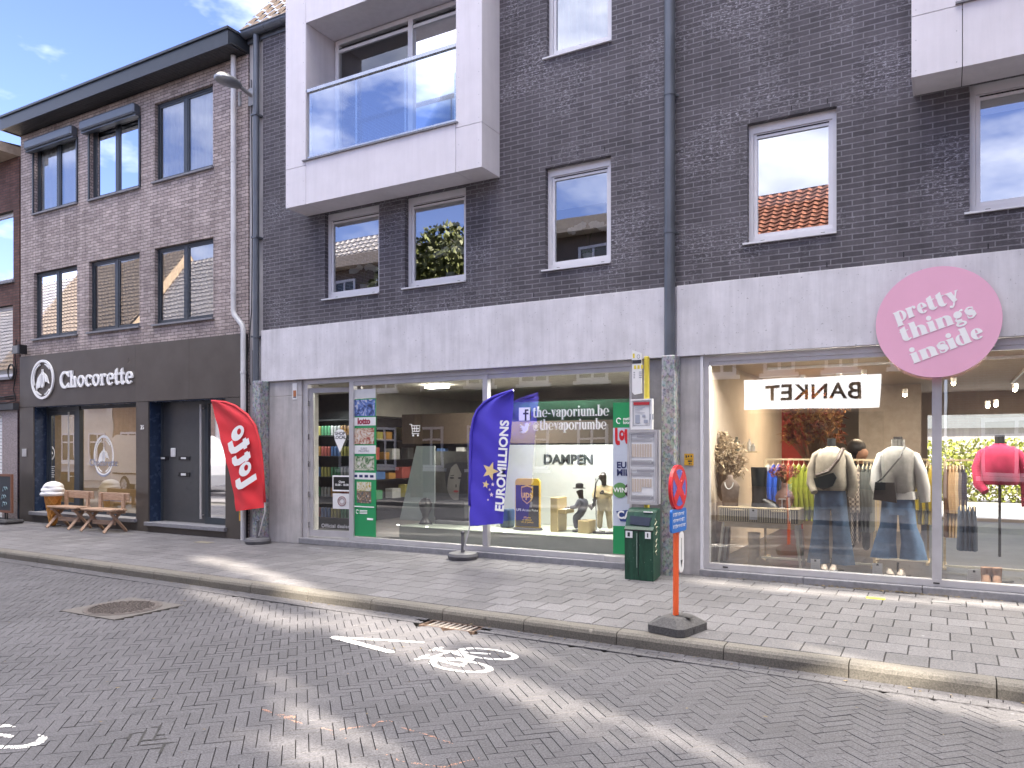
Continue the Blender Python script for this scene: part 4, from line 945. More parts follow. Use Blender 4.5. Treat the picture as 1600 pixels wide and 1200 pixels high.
# ================================================================== across the street (seen in the reflections)
M['opp_white'] = mat('white rendered wall', (.70,.68,.64), .85, var=.08, scale=.8); M['opp_dark'] = mat('ribbed brown cladding', (.14,.11,.09), .7, var=.2)
M['opp_glass'] = mat('dark window', (.03,.035,.04), .1, var=0)
def opp_house(x0, x1, H, ridge, wallm, roofm, lb, name='terrace_house', yf=-13.5, nwin=3, storeys=2, pitch_d=5, shop=None, fasc=None):
    h = empty(name, ((x0+x1)/2, yf, 0), 0, lb, 'building')
    MB().box(x0,x1,yf-9,yf,0,H).build('wall', wallm, h)
    if ridge:
        mb = MB(); n = 26
        for i in range(n):
            a0, a1 = i/n, (i+1)/n; vs = []; x = x0-.1; k = 0
            while x < x1+.1: vs += [(x,yf+.25-pitch_d*a0,H-.1+(ridge-H)*a0+.06+.03*math.sin(k*1.57)),(x,yf+.25-pitch_d*a1,H-.1+(ridge-H)*a1+.02+.03*math.sin(k*1.57))]; x += .08; k += 1
            m_ = len(vs)//2; mb.add(vs, [(2*q,2*q+2,2*q+3,2*q+1) for q in range(m_-1)])
        mb.add([(x0,yf-9,H),(x1,yf-9,H),(x1,yf+.25-pitch_d,ridge-.05),(x0,yf+.25-pitch_d,ridge-.05)],[(0,1,2,3)])
        for xx in (x0,x1): mb.add([(xx,yf,H),(xx,yf-9,H),(xx,yf+.25-pitch_d,ridge-.08)],[(0,1,2)])
        mb.build('roof', roofm, h)
    else:
        MB().box(x0-.1,x1+.1,yf-9,yf+.5,H,H+.42).build('roof', roofm, h)
    nf = storeys
    for s in range(nf):
        for i in range(nwin):
            w = (x1-x0)/nwin; a = x0+w*(i+.24); b = x0+w*(i+.76); c = .9+2.9*s; d = c+1.5
            if s == 0 and shop: continue
            if d > H-.15: continue
            m_ = MB(); frame(m_, a, b, c, d, yf+.002, .09, .06); m_.box((a+b)/2-.04,(a+b)/2+.04,yf+.003,yf+.05,c+.09,d-.09); m_.box(a+.09,b-.09,yf+.003,yf+.045,(c+d)/2+.25,(c+d)/2+.32)
            o = m_.build('window', M['white_pvc'], h); MB().box(a+.05,b-.05,yf+.001,yf+.02,c+.05,d-.05).build('pane', M['opp_glass'], o); MB().box(a-.1,b+.1,yf,yf+.12,c-.12,c-.01).build('sill', M['white'], o)
    return h
M['tile_red'] = mat('red clay tile', (.27,.095,.055), .8, var=.3, scale=5); M['tile_grey'] = mat('grey tile', (.44,.41,.40), .8, var=.2, scale=4)
ba = opp_house(-6.6, .0, 5.9, 10.6, mat('brown render', (.20,.15,.12), .8, var=.1), M['tile_red'], 'white bakery with red tiled roof across the street, seen as a reflection', nwin=4, shop=True)
MB().box(-5.1,-1.5,-13.5,-13.36,2.72,3.62).build('sign_band', mat('sign white with added glow', (.8,.8,.8), .5, var=0, emit=.55), ba)  # glow added so the white band looks sunlit in the glass
text('sign_lettering', 'BANKET', .62, mat('brown letters', (.08,.05,.04), .5, var=0), ba, (-3.2,-13.355,3.18), (-1,0,0), (0,0,1), .03, .012, space=1.12)
MB().box(-5.0,-1.4,-13.5,-13.45,.5,2.6).build('shop_window', M['opp_glass'], ba)
opp_house(-21.5,-6.7,8.6,None,M['opp_dark'],mat('beige fascia', (.50,.42,.33), .7),'flat roofed building with beige fascia across the street, seen as a reflection', nwin=7, storeys=3, yf=-13.3)
opp_house(-28.5,-21.6,5.6,11.6,M['opp_white'],M['tile_grey'],'white terrace house with grey tiled roof across the street', nwin=3)
opp_house(-36,-28.6,5.2,11.9,M['brick_opp'],M['tile_grey'],'brick terrace house with grey tiled roof across the street', nwin=3)
opp_house(-64,-46.1,5.8,12.2,M['brick_opp'],M['tile_grey'],'long brick terrace with grey roof far across the street', nwin=6)
opp_house(-46,-36.1,6.0,12.6,M['opp_white'],mat('brown tile', (.26,.2,.15), .8, var=.2),'white terrace house with brown tiled roof across the street', nwin=4)
opp_house(.1,9,4.6,7.2,M['brick_opp'],M['tile_red'],'brick terrace house with red roof across the street', nwin=3, storeys=1)
# trees: leaf clumps on a trunk
def leaf_cloud(centres, n, size, keep=None, seed=1):
    rnd = random.Random(seed); vs = []; fs = []
    for (c, r, share) in centres:
        k = int(n*share)
        for _ in range(k):
            while True:
                p = Vector((rnd.uniform(-1,1), rnd.uniform(-1,1), rnd.uniform(-1,1)))
                if p.length < 1: break
            q = Vector((c[0]+p.x*r[0], c[1]+p.y*r[1], c[2]+p.z*r[2])); s = size*rnd.uniform(.6,1.25)
            if keep and not keep(q): continue
            a = Vector((rnd.gauss(0,1),rnd.gauss(0,1),rnd.gauss(0,1))).normalized(); b = a.cross(Vector((rnd.gauss(0,1),rnd.gauss(0,1),rnd.gauss(0,1)))).normalized()
            i = len(vs); vs += [q-a*s*.5, q+b*s*.32, q+a*s*.5, q-b*s*.32]; fs.append((i,i+1,i+2,i+3))
    mb = MB(); mb.v = [tuple(v) for v in vs]; mb.f = fs; return mb
M['bark'] = mat('bark', (.16,.12,.09), .9, var=.4, scale=5, b=.4, bs=20); M['leaf'] = mat('leaves', (.10,.12,.03), .6, var=.25, scale=3, island=.5)
def tree_trunk(x, y, h, r, branches, seed=2):
    rnd = random.Random(seed); mb = MB(); mb.tube([(x,y,-.1),(x+.05,y,h*.5),(x,y+.05,h)], [r,r*.8,r*.6], 10)
    for _ in range(branches):
        a = rnd.random()*2*PI; l = rnd.uniform(1.4,2.6); z = h*rnd.uniform(.75,1); mb.tube([(x,y,z),(x+l*.5*math.cos(a),y+l*.5*math.sin(a),z+l*.6),(x+l*.8*math.cos(a),y+l*.8*math.sin(a),z+l*1.3)], [r*.45,r*.3,r*.1], 6)
    return mb
t = empty('street_tree', (-15.4,-11.3,0), 0, 'leafy tree on the opposite pavement, seen as a reflection in the window under the balcony', 'tree')
tree_trunk(-15.4,-11.3,4.2,.2,7).build('trunk', M['bark'], t)
leaf_cloud([((-15.4,-11.3,6.3),(1.9,1.7,2.1),.5),((-14.2,-11.3,7.6),(1.4,1.4,1.4),.25),((-16.6,-11.2,5.4),(1.4,1.4,1.2),.25)], 9000, .22).build('crown', M['leaf'], t)
# white van across the street
def van(x, y, lb):
    v = empty('parked_van', (x, y, RZ), 0, lb, 'van')
    P = [(-2.6,.35),(-2.65,1.1),(-2.55,2.1),(-2.3,2.25),(1.0,2.22),(1.35,2.1),(1.95,1.35),(2.6,1.12),(2.72,.75),(2.7,.38)]
    mb = MB(); mb.prism([(x+a, RZ+b) for a, b in P], fxz(y), 0, -1.9); mb.build('body', mat('van white', (.82,.82,.80), .3, var=.02, coat=.4), v)
    for yy in (y+.004,):
        mb = MB(); mb.prism([(x+a, RZ+b) for a, b in ((1.05,1.35),(1.78,1.35),(1.33,1.98),(1.05,2.0))], fxz(yy), 0, .004); mb.build('side_window', M['opp_glass'], v)
        mb = MB(); mb.box(x-2.5,x+2.5,yy,yy+.01,RZ+.72,RZ+.78); mb.build('trim', M['black'], v)
    for xx in (-1.75,1.75):
        w = MB(); w.loft([(0,0,0,.33,.33),(0,0,.24,.33,.33)], 24); w.v = [(x+xx+a, y+.01-c, RZ+.33+b) for a, b, c in w.v]; o = w.build('wheel', M['rubber'], v)
        w = MB(); w.loft([(0,0,0,.2,.2),(0,0,.02,.18,.18)], 18); w.v = [(x+xx+a, y+.03-c, RZ+.33+b) for a, b, c in w.v]; w.build('rim', M['steel'], o)
van(-26.0,-8.6,'white panel van parked across the street, seen as a reflection')
# ------------------------------------------------------------------ unseen trees added to shade the scene, with gaps carved for the sun patches
SA = math.atan2(-.325, .945); SE = R(25)
SUN = Vector((math.cos(SA)*math.cos(SE), math.sin(SA)*math.cos(SE), math.sin(SE)))
nx, ny = -math.sin(SA), math.cos(SA)
def ca_of(x, y): return x*nx + y*ny, x*math.cos(SA) + y*math.sin(SA)
def band(v, lo, hi, soft=.05):
    return max(0.0, min(1.0, (v-lo)/soft, (hi-v)/soft))
def lit(x, y):
    """how open the added canopy is carved towards the sun above this spot of ground (0 shade .. 1 sun)"""
    c, a = ca_of(x, y); w = .05*math.sin(a*2.1) + .03*math.sin(a*5.3); p = 0
    p = max(p, band(c, -5.44+w*.5, -4.86+w*.5)*band(a, -4.4, 1.4, .5)*(1-.10*max(0, a+1.0)))
    p = max(p, band(c, -5.06-w, -4.52-w*.5)*band(a, -8.6, -2.0, .5))
    p = max(p, band(c, -5.76, -5.26+w)*band(a, -6.9, -3.6, .4))
    p = max(p, .6*band(c, -4.60, -4.22)*band(a, -3.3, -.7, .4))
    le = -6.40-.36*min(1, max(0, (a+2.6)/1.0)); p = max(p, band(c, le, -6.19-.1*max(0, a+1.2)**1.5, .02)*band(a, -3.0, .7, .1))
    p = max(p, band(c, -7.16+.25*max(0, a+1.3), -6.80+.2*max(0, a+1.2), .04)*band(a, -1.6, .7, .2))
    p = max(p, .6*band(c, -5.95, -5.50)*band(a, .0, 1.7, .4))
    p = max(p, band(c, -3.46+w*.4, -2.82, .05)*band(a, -.35, 3.8, .5))
    yy = -.36 + .10*math.sin(x*1.4+.5); p = max(p, band(y, yy-.28, yy+.28, .05)*band(x, -2.9, 1.7, .25))
    return p
def keep(q):
    k = (q.z-RZ)/SUN.z; x, y = q.x-SUN.x*k, q.y-SUN.y*k
    p = lit(x, y) if y < yk(x)+.1 and -16 < x < 6 else 0
    k = q.z/SUN.z; x, y = q.x-SUN.x*k, q.y-SUN.y*k
    if y < -.02 and y > yk(x): p = max(p, lit(x, y))
    return random.random() >= p**.12 if p > 0.02 else True
def at_ca(c, a): return (c*nx + a*math.cos(SA), c*ny + a*math.sin(SA))
for i, (c0, a0) in enumerate(((-9.5,14.5),(-5.6,12.8),(-1.6,14.2),(1.6,12.6))):
    x, y = at_ca(c0, a0); t = empty('added_shade_tree', (x,y,0), 0, 'unseen tree added right of the shops, crown shaped to cast shade and sun patches', 'tree', 'unseen trees added to shade the street')
    tree_trunk(x,y,5,.3,8,seed=i).build('trunk', M['bark'], t)
    leaf_cloud([((x,y,6.0),(2.9,2.7,4.0),.3),((x,y,11.5),(3.0,2.8,4.6),.36),((x,y,17.5),(3.0,2.8,5.2),.34)], 17000, .52, keep, seed=11+i).build('crown', M['leaf'], t)
# ================================================================== pavement furniture
M['red_flag'] = mat('red flag cloth', (.74,.035,.045), .55, var=.05, scale=3); M['blue_flag'] = mat('blue flag cloth', (.07,.05,.52), .5, var=.06, scale=3)
M['star'] = mat('gold print', (.78,.60,.28), .5, var=.08); M['star2'] = mat('pink white print', (.8,.66,.66), .5, var=.05)
def flag(rows, y, m, polepts, base, lb, wav, skew=0, seed=0):
    f = empty('feather_flag', (base[0], base[1], sz(*base)), 0, lb, 'banner')
    mb = MB(); nc = 14; vs = []; n = 0
    # refine the rows
    RR = []
    for a, b in zip(rows, rows[1:]):
        for k in range(4): t = k/4; RR.append(tuple(a[i]*(1-t)+b[i]*t for i in range(3)))
    RR.append(rows[-1])
    for (py, l, r) in RR:
        for c in range(nc+1):
            t = c/nc; px_ = l+(r-l)*t; x, z = W(px_, py + skew*t*max(0,(py-rows[0][0]))/(rows[-1][0]-rows[0][0]), y)
            vs.append((x, y+wav*math.sin(t*6+z*3.2+seed)*(.3+.7*t*(1-t)*4)+.006*math.sin(z*17+t*9), z))
    mb.v = vs
    for i in range(len(RR)-1):
        for c in range(nc): a = i*(nc+1)+c; mb.f.append((a,a+1,a+nc+2,a+nc+1))
    fl = mb.build('flag_cloth', m, f, smooth=True)
    # hem sleeve round the pole
    p = MB(); pts = [(W(a,b,y)[0], y, W(a,b,y)[1]) for a, b in polepts]; p.tube([(base[0],base[1],sz(*base)+.08)]+[(base[0]*.5+pts[0][0]*.5, base[1]*.5+y*.5, (sz(*base)+.08+pts[0][2])*.5)]+pts, .011, 8)
    p.build('pole', mat('white pole', (.6,.6,.62), .35, .3), f)
    p = MB(); p.tube(pts[1:], .022, 8); p.build('pole_sleeve', m, f, smooth=True)
    b = MB(); bz = sz(*base); b.loft([(base[0],base[1],bz,.20,.20),(base[0],base[1],bz+.05,.215,.215),(base[0],base[1],bz+.085,.20,.20),(base[0],base[1],bz+.095,.17,.17)], 28); b.cyl(base[0],base[1],bz+.09,bz+.36,.028,12,.022); b.ball((base[0],base[1],bz+.37),.03,n=10,m=6)
    b.build('base', mat('grey flag foot', (.10,.10,.11), .6, var=.1), f, 'auto'); return f, fl
fr1, fl1 = flag([(627,329,338),(629,330,352),(635,331,368),(648,335,386),(665,340,398),(690,346,405),(720,354,409),(750,361,411),(780,366,413),(799,368,413)], -.34, M['red_flag'],
     [(414,800),(413.5,785),(411.5,750),(409.5,720),(405.5,690),(398.5,665),(386.5,648),(368,634.5),(352,628.5),(331,626.5)], (-9.93,-.33), 'red feather flag with white lotto lettering leaning over the anthracite doorway', .03, -6)
fr2, fl2 = flag([(611,800,803),(616,786,803),(622,770,802.5),(630,757,802),(642,746,801),(656,740,800),(677,736,798),(710,735,795),(750,734.5,792),(790,734,788),(822,734,786)], -.30, M['blue_flag'],
     [(733.5,825),(734,790),(734.5,750),(735,710),(736,677),(740,655),(746,641),(757,629),(770,621),(786,615),(802,610)], (-5.90,-.28), 'blue feather flag with white lettering and gold stars before the vapour shop window', .03, -4, 2)
def on_flag(o, y):   # lay print just in front of the cloth
    return o
# lotto lettering: round thick strokes
def lotto(parent, p0, p1, y, h, m, mirror=False):
    P0 = Vector((W(*p0,y)[0], y, W(*p0,y)[1])); P1 = Vector((W(*p1,y)[0], y, W(*p1,y)[1])); ux = (P1-P0).normalized(); L = (P1-P0).length
    uy = Vector((0,-1,0)).cross(ux); fn0 = frame_fn(P0, ux, uy); fn = (lambda a, b, d: fn0(a+.18*b, -b, d)) if mirror else fn0; g = Glyph(.3,.2); s = L/3.9
    g.stroke([(.22,1.25),(.20,.3),(.26,.14),(.36,.10),(.72,.10)],[.38,.38,.38,.36,.30])
    g.sector((1.02,.66),(.40,.40),(1.06,.74),(.17,.13),0,360)
    g.stroke([(1.66,1.12),(1.64,.36),(1.72,.18),(1.84,.12),(2.12,.12)],[.38,.38,.38,.34,.28]); g.stroke([(1.40,.86),(1.95,.90)],[.22,.22])
    g.stroke([(2.46,1.20),(2.44,.30),(2.52,.12),(2.66,.06),(3.12,.04)],[.38,.38,.38,.34,.30]); g.stroke([(2.15,.90),(2.78,.94)],[.22,.22])
    g.sector((3.32,.60),(.42,.42),(3.36,.70),(.18,.13),0,360)
    mb = MB()
    for k, poly in enumerate(g.p): mb.prism([(a*s, b*h) for a, b in poly], fn, .0, .001+(k % 7)*.0002)
    return mb.build('lettering', m, parent)
lotto(fl1, (372,768), (355,672), -.385, (WX(403,-.385)-WX(371,-.385))/1.25, M['vinyl_white'], True)
P0 = W(781,799,-.345); P1 = W(789,657,-.345); d = Vector((P1[0]-P0[0],0,P1[1]-P0[1])); c = ((P0[0]+P1[0])/2, -.345, (P0[1]+P1[1])/2)
tx = text('lettering', 'EUROMILLIONS', .185, M['vinyl_white'], fl2, c, d.normalized(), Vector((0,-1,0)).cross(d.normalized()), ext=.002, bold=.006, space=1.0)
vv = [v.co for v in tx.data.vertices]; zs = [v.z for v in vv]; k = d.length/(max(zs)-min(zs)); mz = (max(zs)+min(zs))/2
for v in tx.data.vertices: v.co.z = mz+(v.co.z-mz)*k
def star(parent, px_, py_, r, y, m, rot=0):
    x, z = W(px_, py_, y); pts = [(x+(r if i % 2 == 0 else r*.42)*math.sin(PI*i/5+rot), z+(r if i % 2 == 0 else r*.42)*math.cos(PI*i/5+rot)) for i in range(10)]
    MB().prism(pts, fxz(y), -.002, 0).build('star', m, parent)
star(fl2,766,736,.135,-.345,M['star'],.35); star(fl2,759,757,.06,-.345,M['star'],.2)
for (a,b,r) in ((770,757,.03),(765,765,.02),(768,773,.034),(762.5,781,.018)): star(fl2,a,b,r,-.345,M['star2'])

# ---- ice cream cone figure
ic = empty('ice_cream_figure', (-15.98,-.34,.02), 0, 'giant ice cream cone figure with white swirl standing beside the benches', 'display figure')
cx, cy = WX(83,-.34), -.34
def wafer(k, a): return .004*math.sin(a*9+k*1.0)
mb = MB(); mb.loft([(cx,cy,.03,.05,.05),(cx,cy,.10,.065,.065),(cx,cy,.40,.115,.115),(cx,cy,.60,.15,.15),(cx,cy,.66,.16,.16)], 32); co = mb.build('waffle_cone', mat('orange waffle', (.55,.24,.045), .55, var=.12), ic, smooth=True)
mb = MB()
for s in (1,-1):
    for k in range(9):
        mb.tube([(cx+(.066+.099*t/12)*math.cos(s*(t*.22)+k*PI*2/9), cy+(.066+.099*t/12)*math.sin(s*(t*.22)+k*PI*2/9), .07+.58*t/12) for t in range(13)], .006, 5)
mb.build('waffle_ridges', mat('waffle ridge', (.68,.34,.08), .55, var=.1), co)
mb = MB(); mb.loft([(cx,cy,.635,.16,.16),(cx,cy,.64,.215,.215),(cx,cy,.675,.235,.235),(cx,cy,.71,.225,.225),(cx,cy,.72,.20,.20),(cx,cy,.745,.215,.215),(cx,cy,.79,.205,.205),(cx,cy,.80,.185,.185),(cx,cy,.83,.19,.19),(cx,cy,.88,.155,.155),(cx+.01,cy,.915,.10,.10),(cx+.02,cy,.935,.03,.03)], 32, wob=lambda k, a: .008*math.sin(a*3+k*1.3))
mb.build('ice_cream', mat('glossy white cream', (.80,.80,.80), .3, var=.02), ic, smooth=True)
MB().loft([(cx,cy,.012,.15,.15),(cx,cy,.03,.14,.14)], 24).build('base', M['black'], ic)
# ---- benches with crossed legs
def bench(x0, x1, y, lb):
    b = empty('garden_bench', ((x0+x1)/2, y, .02), 0, lb, 'bench', 'wooden benches before the chocolate shop')
    yb, yf = y+.20, y-.14; z0 = .012
    mb = MB()
    for k in range(3): mb.bbox(x0,x1,yf+.005+k*.11,yf+.105+k*.11,.42,.455,.006)
    mb.build('seat', M['wood'], b)
    MB().bbox(x0,x1,yb+.02,yb+.05,.60,.75,.01).build('backrest', M['wood'], b)
    for xx in (x0+.10, x1-.15):
        mb = MB()
        mb.tube([(xx,yf-.05,z0+.01),(xx,yb-.04,.40)], .032, 4); mb.tube([(xx+.045,yb+.04,z0+.01),(xx+.045,yf+.05,.40)], .032, 4); mb.build('leg', M['wood'], b)
        MB().box(xx-.03,xx+.05,yb-.02,yb+.018,.36,.73).build('back_post', M['wood'], b)
        MB().box(xx-.03,xx+.07,yf+.03,yb-.03,.37,.404).build('leg_brace', M['wood'], b)
    MB().bbox(x0+.14,x1-.14,(yf+yb)/2-.02,(yf+yb)/2+.02,.15,.23,.004).build('stretcher', M['wood'], b)
bench(WX(102,-.18), WX(147,-.18), -.42, 'wooden bench with crossed legs, beside the giant ice cream cone')
bench(WX(155,-.22), WX(203,-.22), -.46, 'wooden bench with crossed legs, nearer the grey front door')
# ---- sandwich board at the left edge
bd = empty('sandwich_board', (-17.95,-.5,.02), 0, 'dark blackboard with brown wooden frame before the granite plinth', 'blackboard')
yb_ = -.5; x0, x1 = WX(-40,yb_), WX(18,yb_); z1 = WZ(18,741,yb_); z0 = WZ(18,802,yb_)
mb = MB(); frame(mb,x0,x1,z0,z1,yb_,.05,.04); mb.build('board_frame', M['signwood'], bd); MB().box(x0+.05,x1-.05,yb_+.01,yb_+.03,z0+.05,z1-.05).build('board', mat('blackboard', (.012,.02,.03), .4), bd)
gl = Glyph(.1,.1); mb = MB()
for (cx_, cz_) in ((x1-.28,z0+.5),(x1-.33,z0+.33),(x1-.30,z0+.18)): mb.tube([(cx_+.10*math.cos(t*.5)*(1-t*.04), yb_+.004, cz_+.05*math.sin(t*.9)) for t in range(12)], .006, 4)
mb.build('chalk_marks', mat('chalk blue', (.35,.5,.55), .8, var=0), bd)
MB().bbox(x0+.1,x1+.10,yb_-.18,yb_+.22,.02,.10,.03).build('foot', M['rubber'], bd); mb = MB(); 
for xx in (x0+.4,x1-.28,x1-.2): mb.cyl(xx,yb_+.02,.10,z0,.015,8)
mb.build('posts', M['black'], bd)

# ---- litter bin
bx0, bx1, by0, by1 = -3.335, -2.963, -.70, -.44; bz = sz(-3.1,-.6)
bn = empty('litter_bin', ((bx0+bx1)/2,(by0+by1)/2,bz), 0, 'worn dark green metal litter bin with stickers below the bus stop', 'litter bin')
def green_mat():
    m, t, p, o = nt('worn green paint'); c = coords(t)
    v = noise(t, coords(t, scale=(14,14,1.6)), 2, 4, .7); a = ramp(t, v, [(.3,(.008,.035,.022)),(.62,(.018,.075,.045)),(.75,(.04,.12,.08))])
    sp = ramp(t, noise(t, c, 45, 3, .6), [(.70,0.0),(.74,1.0)]); a = mixc(t, sp, a, (.35,.4,.38)); t.links.new(a, p.inputs['Base Color']); p.inputs['Roughness'].default_value = .38; return m
M['bin'] = green_mat()
mb = MB(); prof = [(by1,.03),(by0+.015,.0),(by0,.60),(by0+.03,.635),(by0+.10,.80),(by0+.14,.83),(by1,.845)]
vs = [(bx0+.012,a,bz+b) for a, b in prof] + [(bx1-.004,a,bz+b) for a, b in prof]; k = len(prof)
mb.add(vs, [tuple(range(k)), tuple(range(2*k-1,k-1,-1))]+[(i,(i+1)%k,(i+1)%k+k,i+k) for i in range(k)]); body = mb.build('body', M['bin'], bn)
mb = MB(); sl_ = lambda x,t,o_=0: (x, by0+.03+.07*t-o_*.92, bz+.635+.165*t+o_*.39)
mb.add([sl_(bx0+.07,.12,.012),sl_(bx1-.06,.05,.012),sl_(bx1-.05,.62,.012),sl_(bx0+.06,.72,.012),sl_(bx0+.07,.12,-.0),sl_(bx1-.06,.05,0),sl_(bx1-.05,.62,0),sl_(bx0+.06,.72,0)],[(0,1,2,3),(0,1,5,4),(1,2,6,5),(2,3,7,6),(3,0,4,7)]); mb.build('flap', mat('dark blue flap', (.018,.024,.045), .3), body)
mb = MB(); mb.box(bx0+.015,bx1-.006,by0-.006,by0-.001,bz+.585,bz+.597); mb.box((bx0+bx1)/2-.003,(bx0+bx1)/2+.004,by0-.004,by0+.0,bz+.05,bz+.58); mb.build('seams', M['black'], body)
MB().box((bx0+bx1)/2-.02,(bx0+bx1)/2-.012,by0-.005,by0+.0,bz+.15,bz+.56).build('scratch', mat('pale scratch', (.25,.33,.29), .7), body)
for (a, b) in ((bx0+.03,bx0+.115),(bx1-.10,bx1-.03)):
    o = MB().box(a,b,by0-.008,by0-.002,bz+.50,bz+.58).build('sticker', M['paper'], body)
    MB().box(a+.025,b-.03,by0-.0095,by0-.008,bz+.515,bz+.565).build('sticker_print', M['ink'], o)
MB().box(bx0+.22,bx0+.33,by0+.082,by0+.095,bz+.80,bz+.812).build('label_strip', M['paper'], body)
mb = MB()
for pts in ([(0,.62),(-.05,.66),(.02,.70),(-.03,.73)],[(-.02,.54),(.03,.58),(-.01,.62),(.04,.64)],[(.02,.30),(-.02,.34),(.03,.36),(-.02,.40),(.03,.43),(-.01,.46),(.03,.49)]): mb.tube([(bx1-.001,(by0+by1)/2-.03+a,bz+b) for a, b in pts], .005, 4)
mb.build('graffiti', mat('yellowish spray', (.6,.6,.45), .7), body)
# ---- bus stop
bsx, bsy = -3.15, -.40
bs_ = empty('bus_stop', (bsx,bsy,bz), 0, 'yellow bus stop pole with stop sign and timetable frames behind the litter bin', 'bus stop')
ztop = WZ(1008,557,bsy); mb = MB(); mb.bbox(bsx-.028,bsx+.028,bsy-.028,bsy+.028,bz,ztop,.008); mb.build('pole', M['yellow'], bs_)
y = bsy-.06; a0, zt = W(988,547,y); a1 = WX(1003,y); zb0 = WZ(988,613,y)
mb = MB(); mb.prism([(a0,zb0),(a0+.03,zb0-.03),(a1,zb0-.015),(a1,zt-.045),(a0,zt)], fxz(y), -.012, .012); s_ = mb.build('stop_sign', M['white'], bs_)
MB().box(a0+.003,a1-.003,y-.014,y-.012,zt-.17,zt-.125).build('dark_band', M['ink'], s_)
mb = MB(); [mb.box(a0+.025+k*.045,a0+.055+k*.045,y-.014,y-.012,zt-.235,zt-.19) for k in range(3)]; mb.box(a0+.01,a0+.035,y-.014,y-.012,zt-.1,zt-.045); mb.build('line_marks', M['yellow'], s_)
mb = MB(); mb.tube([(a1-.04+.018*math.cos(R(t)),y-.013,zt-.085+.024*math.sin(R(t))) for t in range(0,360,30)],.003,4,closed=True)
for k in range(4): mb.box(a0+.09,a0+.125,y-.014,y-.012,zt-.28-.022*k,zt-.27-.022*k); mb.box(a0+.02,a0+.04,y-.014,y-.012,zt-.28-.022*k,zt-.27-.022*k)
mb.build('small_print', M['greyink'], s_)
def notice(px0, py0, px1, py1, y, fw, name):
    x0, z1 = W(px0, py0, y); x1, z0 = W(px1, py1, y); mb = MB(); frame(mb,x0,x1,z0,z1,y-.02,fw,.05); f = mb.build(name, M['alu'] if fw > .025 else M['white'], bs_); MB().box(x0+fw,x1-fw,y-.006,y+.02,z0+fw,z1-fw).build('paper', M['paper'], f); return f, x0+fw, x1-fw, z0+fw, z1-fw
M['red_ink'] = mat('red print', (.45,.03,.04), .5, var=0); M['tan_ink'] = mat('tan columns', (.55,.47,.40), .6, var=0)
f, x0, x1, z0, z1 = notice(986,624,1020,671,bsy-.05,.018,'notice_frame')
MB().box(x0+.02,x1-.02,y-.008+.0,y-.0,z1-.055,z1-.02).build('red_header', M['red_ink'], f)
mb = MB(); yy = y-.002
for k in range(4): mb.box(x0+.04,x1-.08-.03*(k%3),yy-.001,yy+.002,z1-.085-.022*k,z1-.08-.022*k)
mb.box(x0+.04,x0+.10,yy-.001,yy+.002,z0+.06,z0+.16); mb.box(x0+.13,x0+.17,yy-.001,yy+.002,z0+.13,z0+.16); mb.box(x0+.15,x0+.2,yy-.001,yy+.002,z0+.06,z0+.10); mb.box(x0+.22,x0+.27,yy-.001,yy+.002,z0+.10,z0+.17)
mb.build('small_print', mat('pale blue ink', (.35,.38,.45), .6, var=0), f)
mb = MB(); frame(mb,x0+.015,x1-.015,z0+.03,z1-.015,yy-.002,.005,.003); mb.build('border', M['greyink'], f)
f, x0, x1, z0, z1 = notice(981,672,1028,789,bsy-.05,.032,'timetable_frame')
MB().box(x1+.034,x1+.055,bsy-.06,bsy-.02,z0-.02,z1+.03).build('frame_edge', M['alu'], f)
zm = (z0+z1)/2; m1 = MB(); m2 = MB(); m3 = MB()
for (b, t) in ((zm+.012,z1-.01),(z0+.01,zm-.012)):
    m1.box(x0+.09,x1-.015,yy-.002,yy+.001,t-.045,t-.02); m1.box(x0+.02,x0+.09,yy-.002,yy+.001,t-.030,t-.024)
    for k in range(8):
        if t == z1-.01 or k < 5 or True: m2.box(x0+.025+k*(x1-x0-.06)/8,x0+.025+k*(x1-x0-.06)/8+.024,yy-.001,yy+.002,(b+.11 if (t == z1-.01 or k < 4) else b+.17),t-.13)
    for k in range(8): m3.box(x0+.02,x1-.02-.02*(k%3),yy-.001,yy+.002,(b+.02+.012*k) if k < 5 else (t-.065-.015*(k-5)),(b+.024+.012*k) if k < 5 else (t-.061-.015*(k-5)))
    m1.box(x1-.045,x1-.02,yy-.002,yy+.001,b+.03,b+.05); frame(m3,x0+.015,x1-.012,b,t-.008,yy-.0022,.004,.003)
m1.build('table_headers', M['greyink'], f); m2.build('table_columns', M['tan_ink'], f); m3.build('small_print', mat('ink line', (.3,.3,.33), .6, var=0), f)
# ---- temporary no-stopping sign
tx_, ty_ = -2.05, -2.74; tz = sz(tx_,ty_)
ts = empty('temporary_sign', (tx_,ty_,tz), 0, 'portable no stopping sign on an orange pole with a black rubber base at the kerb', 'traffic sign')
Mb = Matrix.Translation((tx_+.01,ty_,0)) @ Matrix.Rotation(R(-14), 4, 'Z')
mb = MB(); hx, hy = .185, .235
ring = lambda a, b, z: [Mb @ Vector(p) for p in ((-a,-b+.05,z),(-a+.04,-b,z),(a-.04,-b,z),(a,-b+.05,z),(a,b-.05,z),(a-.04,b,z),(-a+.04,b,z),(-a,b-.05,z))]
vs = []; [vs.extend(ring(*q)) for q in ((hx,hy,tz),(hx,hy,tz+.065),(hx*.55,hy*.62,tz+.125),(hx*.5,hy*.58,tz+.13))]
mb.add(vs, [tuple(range(7,-1,-1)), tuple(range(24,32))]+[(k*8+i,k*8+(i+1)%8,k*8+8+(i+1)%8,k*8+8+i) for k in range(3) for i in range(8)])
